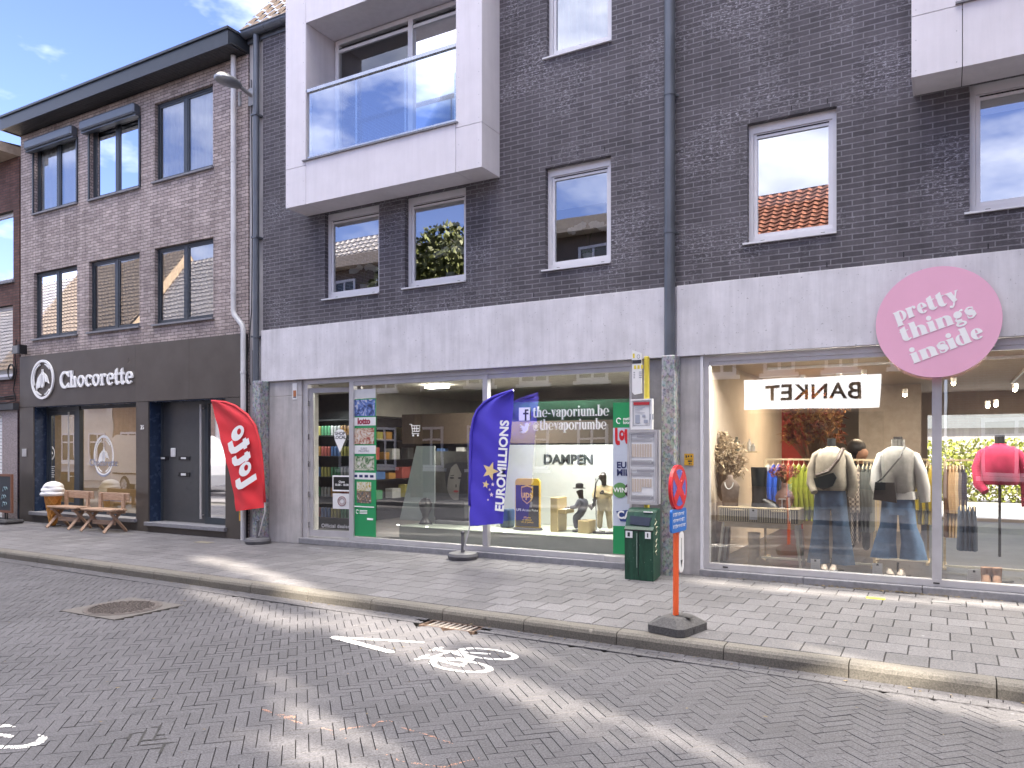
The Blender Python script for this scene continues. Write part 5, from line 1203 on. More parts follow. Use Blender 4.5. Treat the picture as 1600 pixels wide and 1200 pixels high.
bb = mb.build('base', M['rubber_base'], ts); MB().box(-.05,.09,-.03,.03,tz+.1305,tz+.133,Mb @ Matrix.Translation((.05,.0,0))).build('slot', M['black'], bb); MB().box(hx-.02,hx+.002,-.05,-.02,tz+.01,tz+.045,Mb).build('slot', M['black'], bb)
M['orange'] = mat('orange paint', (.85,.11,.015), .4, var=.05)
top = (WX(1053,ty_), WZ(1053,728,ty_)); lean = [(tx_-.005,ty_,tz+.11),(top[0]+.02,ty_,top[1]-.02)]
mb = MB(); mb.tube(lean, .026, 4); pl = mb.build('pole', M['orange'], ts); MB().tube([(tx_-.027,ty_,.86),(tx_-.027,ty_,.885)],.03,4).build('clamp', M['white'], pl)
nrm = Vector((.999,-.045,0)).normalized(); tng = Vector((.045,.999,0)); cz_ = WZ(1062,762,ty_); cc = Vector((WX(1061.5,ty_), ty_, cz_))
dsk = lambda r, o, n=36: [cc + nrm*o + tng*(r*math.cos(2*PI*i/n)) + Vector((0,0,r*math.sin(2*PI*i/n))) for i in range(n)]
def disc(name, r, o0, o1, m, par):
    mb = MB(); n = 36; mb.add(dsk(r,o0)+dsk(r,o1), [tuple(range(n)), tuple(range(n,2*n))]+[(i,(i+1)%n,(i+1)%n+n,i+n) for i in range(n)]); return mb.build(name, m, par)
dd = disc('sign_disc', .200, -.028, .0, mat('sign red', (.72,.02,.03), .35, var=.03), ts); disc('blue_field', .162, .0, .002, mat('sign blue', (.10,.12,.50), .4, var=.03), dd)
mb = MB()
for s in (1,-1):
    a = Vector((0,0,0)); q = []
    for (u_, v_) in ((-.125,-.105),(-.105,-.125),(.125,.105),(.105,.125)): q.append(cc+nrm*.003+tng*(u_*s*.95)+Vector((0,0,v_*.95)))
    q2 = [p+nrm*.001 for p in q]; mb.add(q+q2, [(0,1,2,3),(4,5,6,7),(0,1,5,4),(1,2,6,5),(2,3,7,6),(3,0,4,7)])
mb2 = disc('x', .01, .003, .004, M['white'], dd); bpy.data.objects.remove(mb2)
cross = MB(); w_ = .042
for s in (1,-1):
    dv = Vector((s,1)).normalized(); pv = Vector((-dv.y,dv.x)); q = []
    for (a, b) in ((-.168,-w_),(.168,-w_),(.168,w_),(-.168,w_)): e = dv*a+pv*b; q.append(cc+tng*e.x+Vector((0,0,e.y)))
    cross.add([p+nrm*.0021 for p in q]+[p+nrm*(.0035+.0004*s) for p in q], [(0,1,2,3),(4,5,6,7),(0,1,5,4),(1,2,6,5),(2,3,7,6),(3,0,4,7)])
cross.build('red_cross', mat('sign red', (.72,.02,.03), .35), dd)
zt = WZ(1063,795,ty_); zb_ = WZ(1063,831,ty_)
def plate(name, u0, u1, z0, z1, o0, o1, m, par, cen=None, r=.03):
    pts = []; k = 6
    for (sx, s2, a0) in ((u1-r,z1-r,0),(u0+r,z1-r,90),(u0+r,z0+r,180),(u1-r,z0+r,270)):
        for i in range(k+1): a = R(a0+90*i/k); pts.append((sx+r*math.cos(a), s2+r*math.sin(a)))
    b0 = cc*1; b0.z = 0; fn = lambda a, b, d: tuple(b0+tng*a+Vector((0,0,b))+nrm*d); mb = MB(); mb.prism(pts, fn, o0, o1); return mb.build(name, m, par)
pb = plate('blue_plate', -.185,.185,zb_+.0,zt,-.02,.0,mat('plate blue', (.02,.16,.55), .4, var=.03),ts)
mb = MB(); random.seed(5); b0 = cc*1; b0.z = 0; P = lambda u_, z_, o_: b0+tng*u_+Vector((0,0,z_))+nrm*o_
for r_ in range(3):
    u_ = -.15
    while u_ < .13:
        w_ = random.uniform(.012,.03); zc_ = zt-.045-.052*r_
        for (a, b) in ((0,random.uniform(.02,.032)),):
            q = [P(u_,zc_-b/2,.001),P(u_+w_*.5,zc_-b/2,.001),P(u_+w_*.5,zc_+b/2,.001),P(u_,zc_+b/2,.001)]; mb.add(q,[(0,1,2,3)])
            q = [P(u_,zc_+b/2-.007,.0015),P(u_+w_,zc_+b/2-.007,.0015),P(u_+w_,zc_+b/2,.0015),P(u_,zc_+b/2,.0015)]; mb.add(q,[(0,1,2,3)])
        u_ += w_+.012
mb.build('white_print', M['vinyl_white'], pb)
z2 = WZ(1064,831,ty_); z3 = WZ(1064,896,ty_); pa = plate('arrow_plate', .0,.125,z3,z2,-.02,-.002,M['white'],ts,r=.055)
mb = MB(); q = lambda u_, z_: tuple(P(u_,z_,-.0012)); mb.add([q(.057,z2-.06),q(.068,z2-.06),q(.068,z3+.1),q(.057,z3+.1)],[(0,1,2,3)]); mb.add([q(.0625,z3+.04),q(.088,z3+.11),q(.037,z3+.11)],[(0,1,2)]); mb.build('arrow', M['ink'], pa)
# ---- round boutique sign
ps = empty('round_sign', (-.064,-.1,2.926), 0, 'round pink sign reading pretty things inside above the boutique window', 'shop sign')
def cyl_y(mb, cx, cz, r, y0, y1, n=64, b=.0):
    mb.add([(cx+(r-b)*math.cos(2*PI*i/n),y0,cz+(r-b)*math.sin(2*PI*i/n)) for i in range(n)]+[(cx+r*math.cos(2*PI*i/n),y0+b,cz+r*math.sin(2*PI*i/n)) for i in range(n)]+[(cx+r*math.cos(2*PI*i/n),y1,cz+r*math.sin(2*PI*i/n)) for i in range(n)],
           [tuple(range(n)), tuple(range(2*n,3*n))]+[(i,(i+1)%n,(i+1)%n+n,i+n) for i in range(n)]+[(n+i,n+(i+1)%n,(i+1)%n+2*n,i+2*n) for i in range(n)]); return mb
pd = cyl_y(MB(), -.064, 2.926, .580, -.155, -.149, 72, .001).build('disc', mat('sign pink', (.84,.45,.60), .4, var=.03, scale=2), ps)
cyl_y(MB(), -.064, 2.926, .579, -.1485, -.048, 72).build('disc_edge', mat('sign burgundy edge', (.12,.02,.045), .4), ps)
ang = R(18); ux = Vector((math.cos(ang),0,math.sin(ang))); uy = Vector((-math.sin(ang),0,math.cos(ang)))
def place_line(s, p0, p1, size):
    A = Vector((W(*p0,-.156)[0], -.1555, W(*p0,-.156)[1])); B = Vector((W(*p1,-.156)[0], -.1555, W(*p1,-.156)[1])); L = (B-A).length; u_ = (B-A).normalized(); v_ = Vector((0,-1,0)).cross(u_)
    g = Glyph(*FAT); x = sum(g.ch(c)+.03 for c in s); lettering('lettering', s, size, M['vinyl_white'], pd, A, u_, v_, FAT, .03, .004, sx=L/(x*size))
def zl(a, b): return (1340+a/5.715, 390+b/5.715)
place_line('pretty', zl(345,655), zl(930,445), .112); place_line('things', zl(405,825), zl(1070,590), .112); place_line('inside', zl(500,1020), zl(1145,775), .112)
# ---- orchids behind the upper windows
M['petal'] = mat('orchid petal', (.85,.85,.84), .6, var=.05); M['stemg'] = mat('green stem', (.08,.14,.04), .6)
def orchid(x, y, z, lb, h=.42, seed=0):
    y -= .02; h *= 1.05
    r = random.Random(seed); o = empty('orchid', (x,y,z), 0, lb, 'potted plant', 'white orchids on the upstairs window sills')
    MB().loft([(x,y,z,.05,.05),(x,y,z+.1,.07,.07)],14).build('pot', M['white'], o)
    st = MB(); fl = MB(); lf = MB()
    for s in (1,-1):
        pts = [(x,y,z+.1),(x+.03*s,y,z+h*.7),(x+.10*s,y-.01,z+h),(x+.22*s,y-.02,z+h*.92)]; st.tube(pts,.004,5)
        for k in range(9):
            t = k/8; c = Vector((x+(.06+.2*t)*s, y-.02, z+h*(1.02-.14*t)+r.uniform(-.02,.02)))
            for q in range(5): a = q*2*PI/5+r.random(); fl.ball(c+Vector((.022*math.cos(a),r.uniform(-.006,.006),.022*math.sin(a))),.026,.006,.026,6,4)
    for k in range(5):
        a = k*1.3; lf.add([(x,y,z+.1),(x+.05*math.cos(a),y+.05*math.sin(a),z+.15),(x+.15*math.cos(a),y+.12*math.sin(a),z+.13),(x+.05*math.cos(a+.5),y+.05*math.sin(a+.5),z+.12)],[(0,1,2,3)])
    st.build('stem', M['stemg'], o); fl.build('flowers', M['petal'], o); lf.build('leaves', M['stemg'], o)
orchid(-8.12,.24,4.13,'white orchid behind the leftmost window under the balcony box',.36,1); orchid(-6.45,.24,4.14,'white orchid in the window reflecting the tree',.42,2); orchid(-4.2,.24,4.14,'white orchid in the window left of the downpipe',.46,3)
# ================================================================== vapour shop display
PZ = .39
pf = MB().bbox(-7.45,-3.34,.26,1.7,.125,PZ,.01); tag(pf.build('display_platform', mat('pale green platform', (.50,.55,.48), .5, var=.04)), 'pale low display platform along the vapour shop window', 'platform')
lt = MB()
for px_ in (622,667,760,788,856,922): x = WX(px_,.34); lt.cyl(x,.34,PZ,PZ+.006,.022,12)
tag(lt.build('platform_spots', mat('spot white', (1,.97,.9), .4, var=0, emit=1.5)), 'row of tiny white spot lights along the platform front edge', 'spot lights')
xa, xb = WX(742,1.55), WX(966,1.55)
o = MB().bbox(xa,xb,1.55,1.60,PZ+.002,WZ(850,695,1.55),.004).build('display_wall', mat('grey white panel', (.50,.53,.54), .5, var=.03)); tag(o, 'wide pale backing panel with dark DAMPEN letters in the vapour shop window', 'display panel')
x0, z0 = W(850,727,1.54); x1, z1 = W(926,709,1.54); l_ = text('lettering', 'DAMPEN', .2, mat('dark slate letters', (.03,.04,.045), .6, var=.2), o, ((x0+x1)/2,1.54,(z0+z1)/2), ext=.008, bold=.006)
vs = [v.co for v in l_.data.vertices]; w = max(v.x for v in vs)-min(v.x for v in vs); mx_ = (max(v.x for v in vs)+min(v.x for v in vs))/2
for v in vs: v.x = mx_+(v.x-mx_)*(x1-x0)/w
# banners and lettering on the glass
M['lgreen'] = mat('lottery green', (.02,.28,.10), .45, var=.04, scale=2); M['lblue'] = mat('pale blue print', (.55,.60,.70), .5, var=.03); M['navyp'] = mat('navy print', (.02,.03,.12), .5, var=.05)
x0, z1 = W(797,629,.14); x1, z0 = W(985,655,.14); g = MB().box(x0,-3.55,.14,.15,z0,z1).build('window_banner', mat('deep green banner', (.01,.11,.055), .5, var=.1)); tag(g, 'deep green strip across the upper vapour shop window', 'banner')
wl = empty('window_lettering', (-4.6,.03,1.9), 0, 'white web address and handle lettered on the vapour shop window', 'lettering')
def gl_line(s, px0, px1, py, size, y=.05):
    x0, z = W(px0, py, y); x1 = WX(px1, y); g = Glyph(*DIDO); n = sum(g.ch(c)+.05 for c in s); lettering('letters', s, size, M['vinyl_white'], wl, (x0,y,z), (1,0,0), (0,0,1), DIDO, .05, .003, sx=(x1-x0)/(n*size))
gl_line('the-vaporium.be', 833, 952, 652, .098); gl_line('@thevaporiumbe', 833, 948, 672, .098)
x0, z1 = W(811,637,.05); x1, z0 = W(828,657,.05); g = MB(); g.box(x0,x1,.046,.05,z0,z1); o = g.build('social_icon', M['vinyl_white'], wl)
fm = MB(); xm = x0+(x1-x0)*.62; fm.box(xm-.013,xm+.013,.0445,.046,z0,z0+.145); fm.box(xm-.04,xm+.045,.0443,.0458,z0+.085,z0+.108); fm.box(xm-.013,xm+.045,.0441,.0457,z0+.133,z0+.156); fm.build('icon_letter', M['ink'], o)
x0, z1 = W(812,660,.05); x1, z0 = W(828,677,.05); bw = x1-x0; bh = z1-z0
pts = [(0,.12),(.2,.2),(.32,.28),(.12,.36),(.22,.42),(.06,.58),(.14,.6),(.02,.85),(.3,.66),(.5,.62),(.52,.86),(.7,.95),(.84,.88),(1.0,.9),(.9,.76),(1.0,.72),(.88,.66),(.8,.34),(.6,.1),(.3,.02)]
MB().prism([(x0+a*bw,z0+b*bh) for a, b in pts], fxz(.05), -.003, 0).build('bird_icon', M['vinyl_white'], wl)
# shopping-cart sticker
x0, z1 = W(640,663,.05); cs = MB(); k = .011; P = lambda a, b: (x0+a*k, .05, z1-b*k)
for seg in (((0,0),(3,0),(5,10),(16,10)),((3.6,2),(17,2),(16,10)),((4.4,6),(16.4,6)),((8,2),(8.5,10)),((12,2),(12,10)),((5,10),(4,13),(16,13))): cs.tube([P(*p) for p in seg],.005,4)
cs.ball(P(6,15.4),.016,.004,.016,10,5); cs.ball(P(14,15.4),.016,.004,.016,10,5); tag(cs.build('cart_sticker', M['vinyl_white']), 'white shopping cart symbol on the vapour shop window', 'sticker')
# left poster strip
def strip(px0, px1, py0, py1, y, lb):
    x0, z1 = W(px0, py0, y); x1, z0 = W(px1, py1, y); s = empty('poster_strip', ((x0+x1)/2,y,z0), 0, lb, 'poster'); return s, x0, x1
ym = .046; s, x0, x1 = strip(551,587,608,838,ym,'tall narrow green and white poster strip on the glass beside the open shop door')
def pnl(par, name, a, b, py0, py1, m, off=0, pc=568):
    return MB().box(a,b,ym-.004-off,ym-off,WZ(pc,py1,ym),WZ(pc,py0,ym)).build(name, m, par)
pnl(s,'header',x0,x1,608,622.5,mat('light grey card', (.55,.56,.58), .5, var=.03)); pnl(s,'strip_backing',x0,x1,623,838,M['lgreen'],-.004)
def pic(name, ca, cb, sc_=6, warp=2.5):
    m, t, p, o = nt(name); c = coords(t); n_ = N(t,'ShaderNodeTexNoise'); n_.inputs['Scale'].default_value = sc_; n_.inputs['Detail'].default_value = 3; n_.inputs['Distortion'].default_value = warp; t.links.new(c, n_.inputs[0]); a = ramp(t, n_.outputs[0], [(.35,ca),(.55,cb),(.7,(.6,.6,.6))]); t.links.new(a, p.inputs['Base Color']); return m
pnl(s,'picture',x0+.01,x1-.01,624.5,650,pic('blue poster print',(.02,.03,.09),(.12,.2,.5))); o = pnl(s,'lotto_label',x0,x1,652,665,M['paper'])
lm_ = text('lettering','lotto',.13,mat('dark red print', (.30,.03,.06), .5, var=0),o,((x0+x1)/2,ym-.006,WZ(568,658.5,ym)),ext=.001,bold=.007)
for (a,b,nm,ca,cb) in ((669,694,'red white print',(.3,.06,.04),(.55,.45,.35)),(713,735,'green white print',(.05,.15,.05),(.5,.5,.4))): pnl(s,'picture',x0+.03,x1-.03,a,b,pic(nm,ca,cb,8))
o = pnl(s,'white_label',x0,x1,696,709,M['paper']); text('lettering','EURO\nMILLIONS',.05,M['greyink'],o,((x0+x1)/2,ym-.006,WZ(568,703,ym)),ext=.001,line=.8)
o = pnl(s,'logo_row',x0,x1,738.5,749,M['paper']); mb = MB(); [mb.box(x0+.03+k*.11,x0+.10+k*.11,ym-.006,ym-.0045,WZ(568,746,ym),WZ(568,742,ym)) for k in range(4)]; mb.build('logos', M['navyp'], o)
pnl(s,'picture',x0+.09,x1-.09,753,767,pic('yellow print',(.4,.3,.05),(.6,.6,.5),14)); pnl(s,'picture',x0+.09,x1-.09,767.5,786,pic('brown blue print',(.03,.08,.12),(.25,.16,.08),10))
mb = MB(); mb.box(x0+.03,x1-.03,ym-.006,ym-.001,WZ(568,792.5,ym),WZ(568,791,ym)); cxx, czz = x0+.10, WZ(568,800,ym); mb.tube([(cxx+.025*math.cos(R(t)),ym-.003,czz+.03*math.sin(R(t))) for t in range(30,330,25)],.006,4)
for k in range(3): mb.box(cxx+.05,cxx+.2,ym-.006,ym-.001,czz-.028+.022*k,czz-.016+.022*k)
mb.box(x0+.3,x1-.05,ym-.006,ym-.001,WZ(568,812,ym),WZ(568,809,ym)); mb.build('white_print', M['vinyl_white'], s)
s, x0, x1 = strip(958,995,629,866,ym,'tall lottery poster strip half hidden behind the bus timetable'); x1 = -3.44+.0
q = lambda nm,a,b,m,off=0: pnl(s,nm,x0,x1,a,b,m,off,972)
o = q('green_header',629,668,M['lgreen']); q('pale_field',668.3,821.7,M['lblue']); q('green_footer',822,866,M['lgreen'])
cxx, czz = x0+.08, WZ(972,657.5,ym); mb = MB(); mb.tube([(cxx+.03*math.cos(R(t)),ym-.006,czz+.035*math.sin(R(t))) for t in range(30,330,25)],.007,4); mb.build('logo_mark', M['vinyl_white'], o)
text('lettering','nationale\nloterij',.06,M['vinyl_white'],o,(cxx+.06,ym-.006,czz),ext=.001,bold=.001,align='LEFT',line=.8)
lotto(s, (961,694), (1003,693), ym-.006, .17, mat('lotto red', (.6,.02,.03), .45, var=0))
text('lettering','EURO\nMILLIONS',.115,M['navyp'],s,(x0+.05,ym-.006,WZ(972,733,ym)),ext=.001,bold=.004,align='LEFT',line=.85)
for (px_, m, tt) in ((969,mat('win green', (.12,.30,.10), .5, var=0),'WIN'),(987,mat('for plum', (.10,.04,.09), .5, var=0),'FOR')):
    cxx, czz = W(px_,766,ym); o = cyl_y(MB(),cxx,czz,.10,ym-.009,ym-.005,28).build('round_badge',m,s); text('lettering',tt,.085,M['vinyl_white'],o,(cxx,ym-.0105,czz),ext=.001,bold=.002)
a, zt = W(963,795,ym); b, zb = W(1003,816,ym); o = MB().prism([(a,zt-.03),(a+.06,zb),(b,zb-.01),(b,zt+.02)],fxz(ym),-.010,-.005).build('cash_badge',mat('cash blue', (.03,.06,.22), .5, var=0),s); text('lettering','CASH',.14,M['vinyl_white'],o,((a+b)/2+.02,ym-.0125,(zt+zb)/2),ext=.001,bold=.005)
# parcel point standing sign
x0, z0 = W(806,833,.75); x1, z1 = W(844,748,.75); us = empty('parcel_point_sign', ((x0+x1)/2,.75,PZ), 0, 'brown and yellow parcel point standing sign on a round foot', 'standing sign')
pts = [(x0,PZ+.03),(x1,PZ+.03)]+[(x1-.06+.06*math.cos(R(a)),z1-.06+.06*math.sin(R(a))) for a in range(0,91,15)]+[(x0+.06+.06*math.cos(R(a)),z1-.06+.06*math.sin(R(a))) for a in range(90,181,15)]
pb = MB().prism(pts,fxz(.75),-.02,.02).build('board',mat('yellow board', (.65,.42,.03), .4, var=.04),us); MB().box(x0+.012,x1-.012,.727,.7295,PZ+.05,z1-.10).build('brown_panel',mat('dark brown blue panel', (.025,.022,.03), .4, var=.1),pb)
cxx = (x0+x1)/2; zc = WZ(825,773,.75); sh = [(-.10,.12),(0,.145),(.10,.12),(.10,-.03),(.07,-.09),(0,-.14),(-.07,-.09),(-.10,-.03)]
o = MB().prism([(cxx+a,zc+b) for a,b in sh],fxz(.725),-.002,0).build('shield',mat('shield gold', (.75,.45,.04), .4, var=0),pb); MB().prism([(cxx+a*.86,zc+b*.86) for a,b in sh],fxz(.722),-.001,0).build('shield_field',mat('shield brown', (.06,.03,.015), .5, var=0),o)
text('lettering','ups',.15,mat('shield gold', (.75,.45,.04), .4),o,(cxx,.7195,zc+.005),ext=.0008,bold=.004); text('lettering','UPS Access Point',.052,M['vinyl_white'],pb,(cxx,.726,WZ(825,797,.75)),ext=.0008)
text('lettering','Afhalen\nof afgeven\nvan je pakket',.04,mat('shield gold', (.75,.45,.04), .4),pb,(cxx,.726,WZ(825,812,.75)),ext=.0006,line=.85)
MB().loft([(cxx,.75,PZ+.002,.24,.18),(cxx,.75,PZ+.03,.22,.16)],28).build('foot',M['rubber'],us)
# small shelf of e-liquid, kettle-like diffuser, bench box, poster
o = MB().bbox(WX(684,.9),WX(752,.9),.8,1.2,PZ+.002,PZ+.06,.01).build('low_stand',mat('grey stand', (.25,.25,.27), .5)); tag(o,'low grey stand on the platform left of the blue flag','stand')
o = MB().bbox(WX(684,1.0),WX(738,1.0),.85,1.2,PZ+.062,PZ+.36,.05).build('padded_box',mat('dark padded box', (.05,.05,.06), .5)); tag(o,'dark padded box on the low grey stand in the window','box')
cx, cy = WX(665,.7), .7; k = empty('dark_bust', (cx,cy,PZ), 0, 'small dark display bust at the left of the platform', 'display bust'); MB().loft([(cx,cy,PZ+.002,.12,.1),(cx,cy,PZ+.03,.1,.08),(cx,cy,PZ+.1,.05,.05),(cx,cy,PZ+.16,.06,.06),(cx,cy,PZ+.24,.10,.09),(cx,cy,PZ+.33,.11,.1),(cx,cy,PZ+.40,.07,.07),(cx,cy,PZ+.42,.02,.02)],18).build('bust',mat('bronze dark', (.03,.03,.035), .35),k,smooth=True)
MB().box(cx-.05,cx+.05,cy-.11,cy-.09,PZ+.31,PZ+.36).build('bust_plate',M['steel'],k)
x0, z1 = W(628,697,1.0); x1, z0 = W(672,824,.9); o = MB().prism([(x0+.30,z1),(x1+.02,z1),(x1+.02,PZ+.01),(x0-.05,PZ+.01)],fxz(1.0),0,.02).build('leaning_panel',mat('pale leaning panel', (.45,.49,.50), .4, var=.03)); tag(o,'pale leaning panel at the left of the vapour shop window','panel')
x0, z1 = W(672,705,1.2); x1, z0 = W(752,800,1.2); pw = empty('portrait_poster', ((x0+x1)/2,1.2,z0), 0, 'black and white poster of a face inside the vapour shop window', 'poster'); MB().box(x0,x1,1.2,1.22,z0,z1).build('sheet',mat('poster grey', (.10,.095,.09), .5, var=.5, scale=2),pw)
fcx, fcz = (x0+x1)/2, (z0+z1)/2-.02; sk = mat('poster pale skin', (.26,.24,.225), .6, var=.05); E_ = lambda a, b, rx, rz, n=24: [(fcx+a+rx*math.cos(2*PI*i/n), fcz+b+rz*math.sin(2*PI*i/n)) for i in range(n)]
fc = MB().prism(E_(.02,0,.19,.30),fxz(1.198),-.002,0).build('face_print',sk,pw)
mb = MB(); mb.prism(E_(-.06,.07,.045,.016),fxz(1.195),-.001,0); mb.prism(E_(.10,.07,.045,.016),fxz(1.195),-.001,0); mb.prism(E_(.02,-.06,.012,.03),fxz(1.195),-.001,0); mb.prism([(fcx-.19,fcz+.02),(fcx-.2,fcz+.3),(fcx+.05,fcz+.34),(fcx-.08,fcz+.24),(fcx-.14,fcz+.05),(fcx-.16,fcz-.12)],fxz(1.195),-.001,0); mb.prism([(fcx-.09,fcz+.11),(fcx-.02,fcz+.12),(fcx-.02,fcz+.105),(fcx-.09,fcz+.1)],fxz(1.195),-.001,0); mb.prism([(fcx+.07,fcz-.3),(fcx+.24,fcz-.3),(fcx+.24,fcz+.33),(fcx+.02,fcz+.33),(fcx+.13,fcz+.14),(fcx+.09,fcz-.05)],fxz(1.1945),-.001,0); mb.build('face_features',M['ink'],fc)
MB().prism(E_(.02,-.15,.05,.018),fxz(1.195),-.001,0).build('lips',mat('lip red', (.4,.06,.07), .5, var=0),fc)
# ceiling lamp, dark shelving, counter goods
o = MB().box(WX(664,2.0),WX(694,2.0),2.0,2.16,2.70,2.74).build('ceiling_lamp',mat('lamp glow', (1,.95,.85), .4, var=0, emit=9)); tag(o,'small bright ceiling light inside the vapour shop','ceiling light')
lamp('vapour_light', -6.9, 2.1, 2.69, 30, 1.2, .3, (1,.93,.82)); lamp('vapour_light', -4.6, .5, 2.6, 20, 1.2, .3, (1,.95,.88))
sb_ = MB(); sb_.box(-9.0,-3.4,3.6,3.62,.2,2.1)
for z in (.6,1.0,1.4,1.8,2.1): sb_.box(-9.0,-3.4,3.3,3.6,z,z+.03)
for x in (-9.0,-7.6,-6.2,-4.8,-3.45): sb_.box(x,x+.04,3.3,3.6,.13,2.1)
tag(sb_.build('wall_shelf',mat('black shelving', (.02,.02,.022), .5)),'black wall shelving at the back of the vapour shop','shelf')
random.seed(9)
bn_ = ('red','blue','yellow','green','white','orange'); bc = ((.30,.07,.06),(.06,.12,.28),(.30,.27,.08),(.06,.20,.10),(.32,.32,.32),(.32,.17,.05))
for z in (.63,1.03,1.43,1.83):
    x = -8.9
    while x < -3.6:
        if random.random() < .55:
            w = random.uniform(.10,.24); h = random.uniform(.12,.26); c = random.randrange(6); o = MB().bbox(x,x+w,3.34,3.5,z+.001,z+h,.006).build('product_box',mat('product %d' % c, bc[c], .5, var=.1)); tag(o,'small '+bn_[c]+' product box on the black shelving of the vapour shop','box','product boxes on the black wall shelving'); x += w
        x += random.uniform(.04,.3)
sw = MB(); sw.box(-10.1,-9.8,1.5,1.52,.13,2.25); sw.box(-10.115,-10.10,1.5,6.4,.13,2.25)
for z in (.55,.95,1.35,1.75,2.22): sw.box(-10.1,-9.8,1.52,6.4,z,z+.03)
tag(sw.build('side_shelf',M['black']),'long black shelving along the left side wall of the vapour shop','shelf')
for z in (.58,.98,1.38,1.78):
    y_ = 1.6
    while y_ < 6.2:
        c = random.randrange(6); d_ = random.uniform(.12,.3); h = random.uniform(.12,.28); o = MB().bbox(-10.05,-9.86,y_,y_+d_,z+.001,z+h,.006).build('product_box',mat('product %d' % c, bc[c], .5)); tag(o,bn_[c]+' product box on the side wall shelving of the vapour shop','box','product boxes on the side wall shelving'); y_ += d_+random.uniform(.05,.35)
vl = MB().box(-9.7,-3.45,3.25,3.29,1.70,2.30).build('dark_valance',mat('dark brown valance', (.05,.035,.025), .6, var=.1)); tag(vl,'dark brown band above the shelves at the back of the vapour shop','panel')
# rack of cans behind the open door
cr = MB(); 
for z in (.35,.72,1.08,1.45,1.82,2.1): cr.box(-10.05,-9.08,.95,1.25,z,z+.02)
cr.box(-10.07,-10.05,.95,1.25,.13,2.6); cr.box(-9.08,-9.06,.95,1.25,.13,2.6); cr.box(-10.05,-9.08,1.25,1.27,.13,2.6); tag(cr.build('cooler_shelf',M['black']),'dark drinks cooler with shelves behind the open shop door','cooler')
for z, cs_ in ((.37,0),(.74,3),(1.10,1),(1.47,5),(1.84,2)):
    for k in range(12):
        x = -10.0+k*.078; c = (cs_+(k//3)) % 6; o = MB().loft([(x,1.02,z,.028,.028),(x,1.02,z+.15,.03,.03),(x,1.02,z+.17,.022,.022)],10).build('drink_can',mat('product %d' % c, bc[c], .5)); tag(o,bn_[c]+' drink can on the cooler shelves behind the open shop door','can','drink cans in the cooler behind the shop door')
lamp('cooler_light', -9.5, .75, 2.3, 1.8, .5, .1, (.95,1,1))
# ---- sculptures
def skin(name, V, E, Rr, m, parent, sub=1):
    me = bpy.data.meshes.new(name); me.from_pydata(V, E, []); o = bpy.data.objects.new(name, me); COL.objects.link(o)
    sk_ = o.modifiers.new('s','SKIN'); me.skin_vertices[0].data[0].use_root = True
    for i, r in enumerate(Rr): me.skin_vertices[0].data[i].radius = (r, r) if not isinstance(r, tuple) else r
    sk_.use_smooth_shade = True; sb = o.modifiers.new('u','SUBSURF'); sb.levels = sub; sb.render_levels = sub
    bpy.context.view_layer.update(); dg = bpy.context.evaluated_depsgraph_get(); m2 = bpy.data.meshes.new_from_object(o.evaluated_get(dg)); bpy.data.objects.remove(o)
    m2.materials.clear(); m2.materials.append(m); m2.name = name; ob = bpy.data.objects.new(name, m2); COL.objects.link(ob); link(ob, parent); return ob
M['ebony'] = mat('ebony skin', (.022,.014,.012), .3, var=.1); M['cream_suit'] = mat('cream suit', (.42,.34,.20), .7, var=.1, scale=10); M['dark_suit'] = mat('slate suit', (.045,.05,.07), .65, var=.15, scale=10)
# standing horn player
bx, by = WX(944,.85), .85; st = empty('sculpture_horn_player', (bx,by,PZ), 0, 'carved figure in a cream suit standing and playing a dark horn', 'sculpture')
q = lambda a, b, c: (bx+a, by+b, PZ+c)
skin('suit',[q(0,0,.42),q(0,0,.55),q(.0,0,.66),q(-.09,0,.665),q(.09,0,.665),q(-.13,-.06,.54),q(.13,-.06,.54),q(-.07,-.14,.50),q(.04,-.14,.60),q(-.05,0,.36),q(.06,.01,.36),q(-.06,-.01,.20),q(.07,.02,.20),q(-.07,0,.06),q(.08,.03,.06)],
     [(0,1),(1,2),(2,3),(2,4),(3,5),(4,6),(5,7),(6,8),(0,9),(0,10),(9,11),(10,12),(11,13),(12,14)],[.095,.10,.085,.05,.05,.042,.042,.032,.032,.06,.06,.045,.045,.042,.042],M['cream_suit'],st)
skin('head',[q(0,0,.64),q(0,-.01,.76),q(-.01,-.035,.825),q(-.03,-.07,.845)],[(0,1),(1,2),(2,3)],[.04,.04,.085,.045],M['ebony'],st)
mb = MB(); 
for (a,b,c) in ((-.07,-.16,.50),(.04,-.16,.60)):
    mb.ball(q(a,b,c),.026,.02,.03,8,6)
    for k in range(5): mb.tube([q(a-.02+.01*k,b-.01,c),q(a-.024+.011*k,b-.035,c-.01),q(a-.02+.01*k,b-.03,c-.03)],.006,5)
mb.build('hands',M['ebony'],st,smooth=True)
mb = MB(); mb.tube([q(-.03,-.11,.80),q(-.06,-.16,.72),q(-.07,-.18,.55),q(-.08,-.18,.40),q(-.10,-.2,.36),q(-.13,-.2,.42)],[.006,.01,.014,.02,.026,.045],8); mb.build('horn',mat('dark brass', (.05,.045,.045), .35, .5),st,smooth=True)
mb = MB(); [mb.ball(q(s*.07,-.03,.03),.035,.065,.03,10,6) for s in (1,-1)]; mb.build('shoes',M['white'],st,smooth=True)
MB().loft([(bx,by,PZ+.001,.17,.14),(bx,by,PZ+.02,.165,.135)],20).build('foot_plate',M['black'],st)
mb = MB(); mb.tube([q(-.13,.03,.02),q(-.13,.0,.5),q(-.12,-.02,.78)],.008,6); mb.build('stand_rod',M['steel'],st)
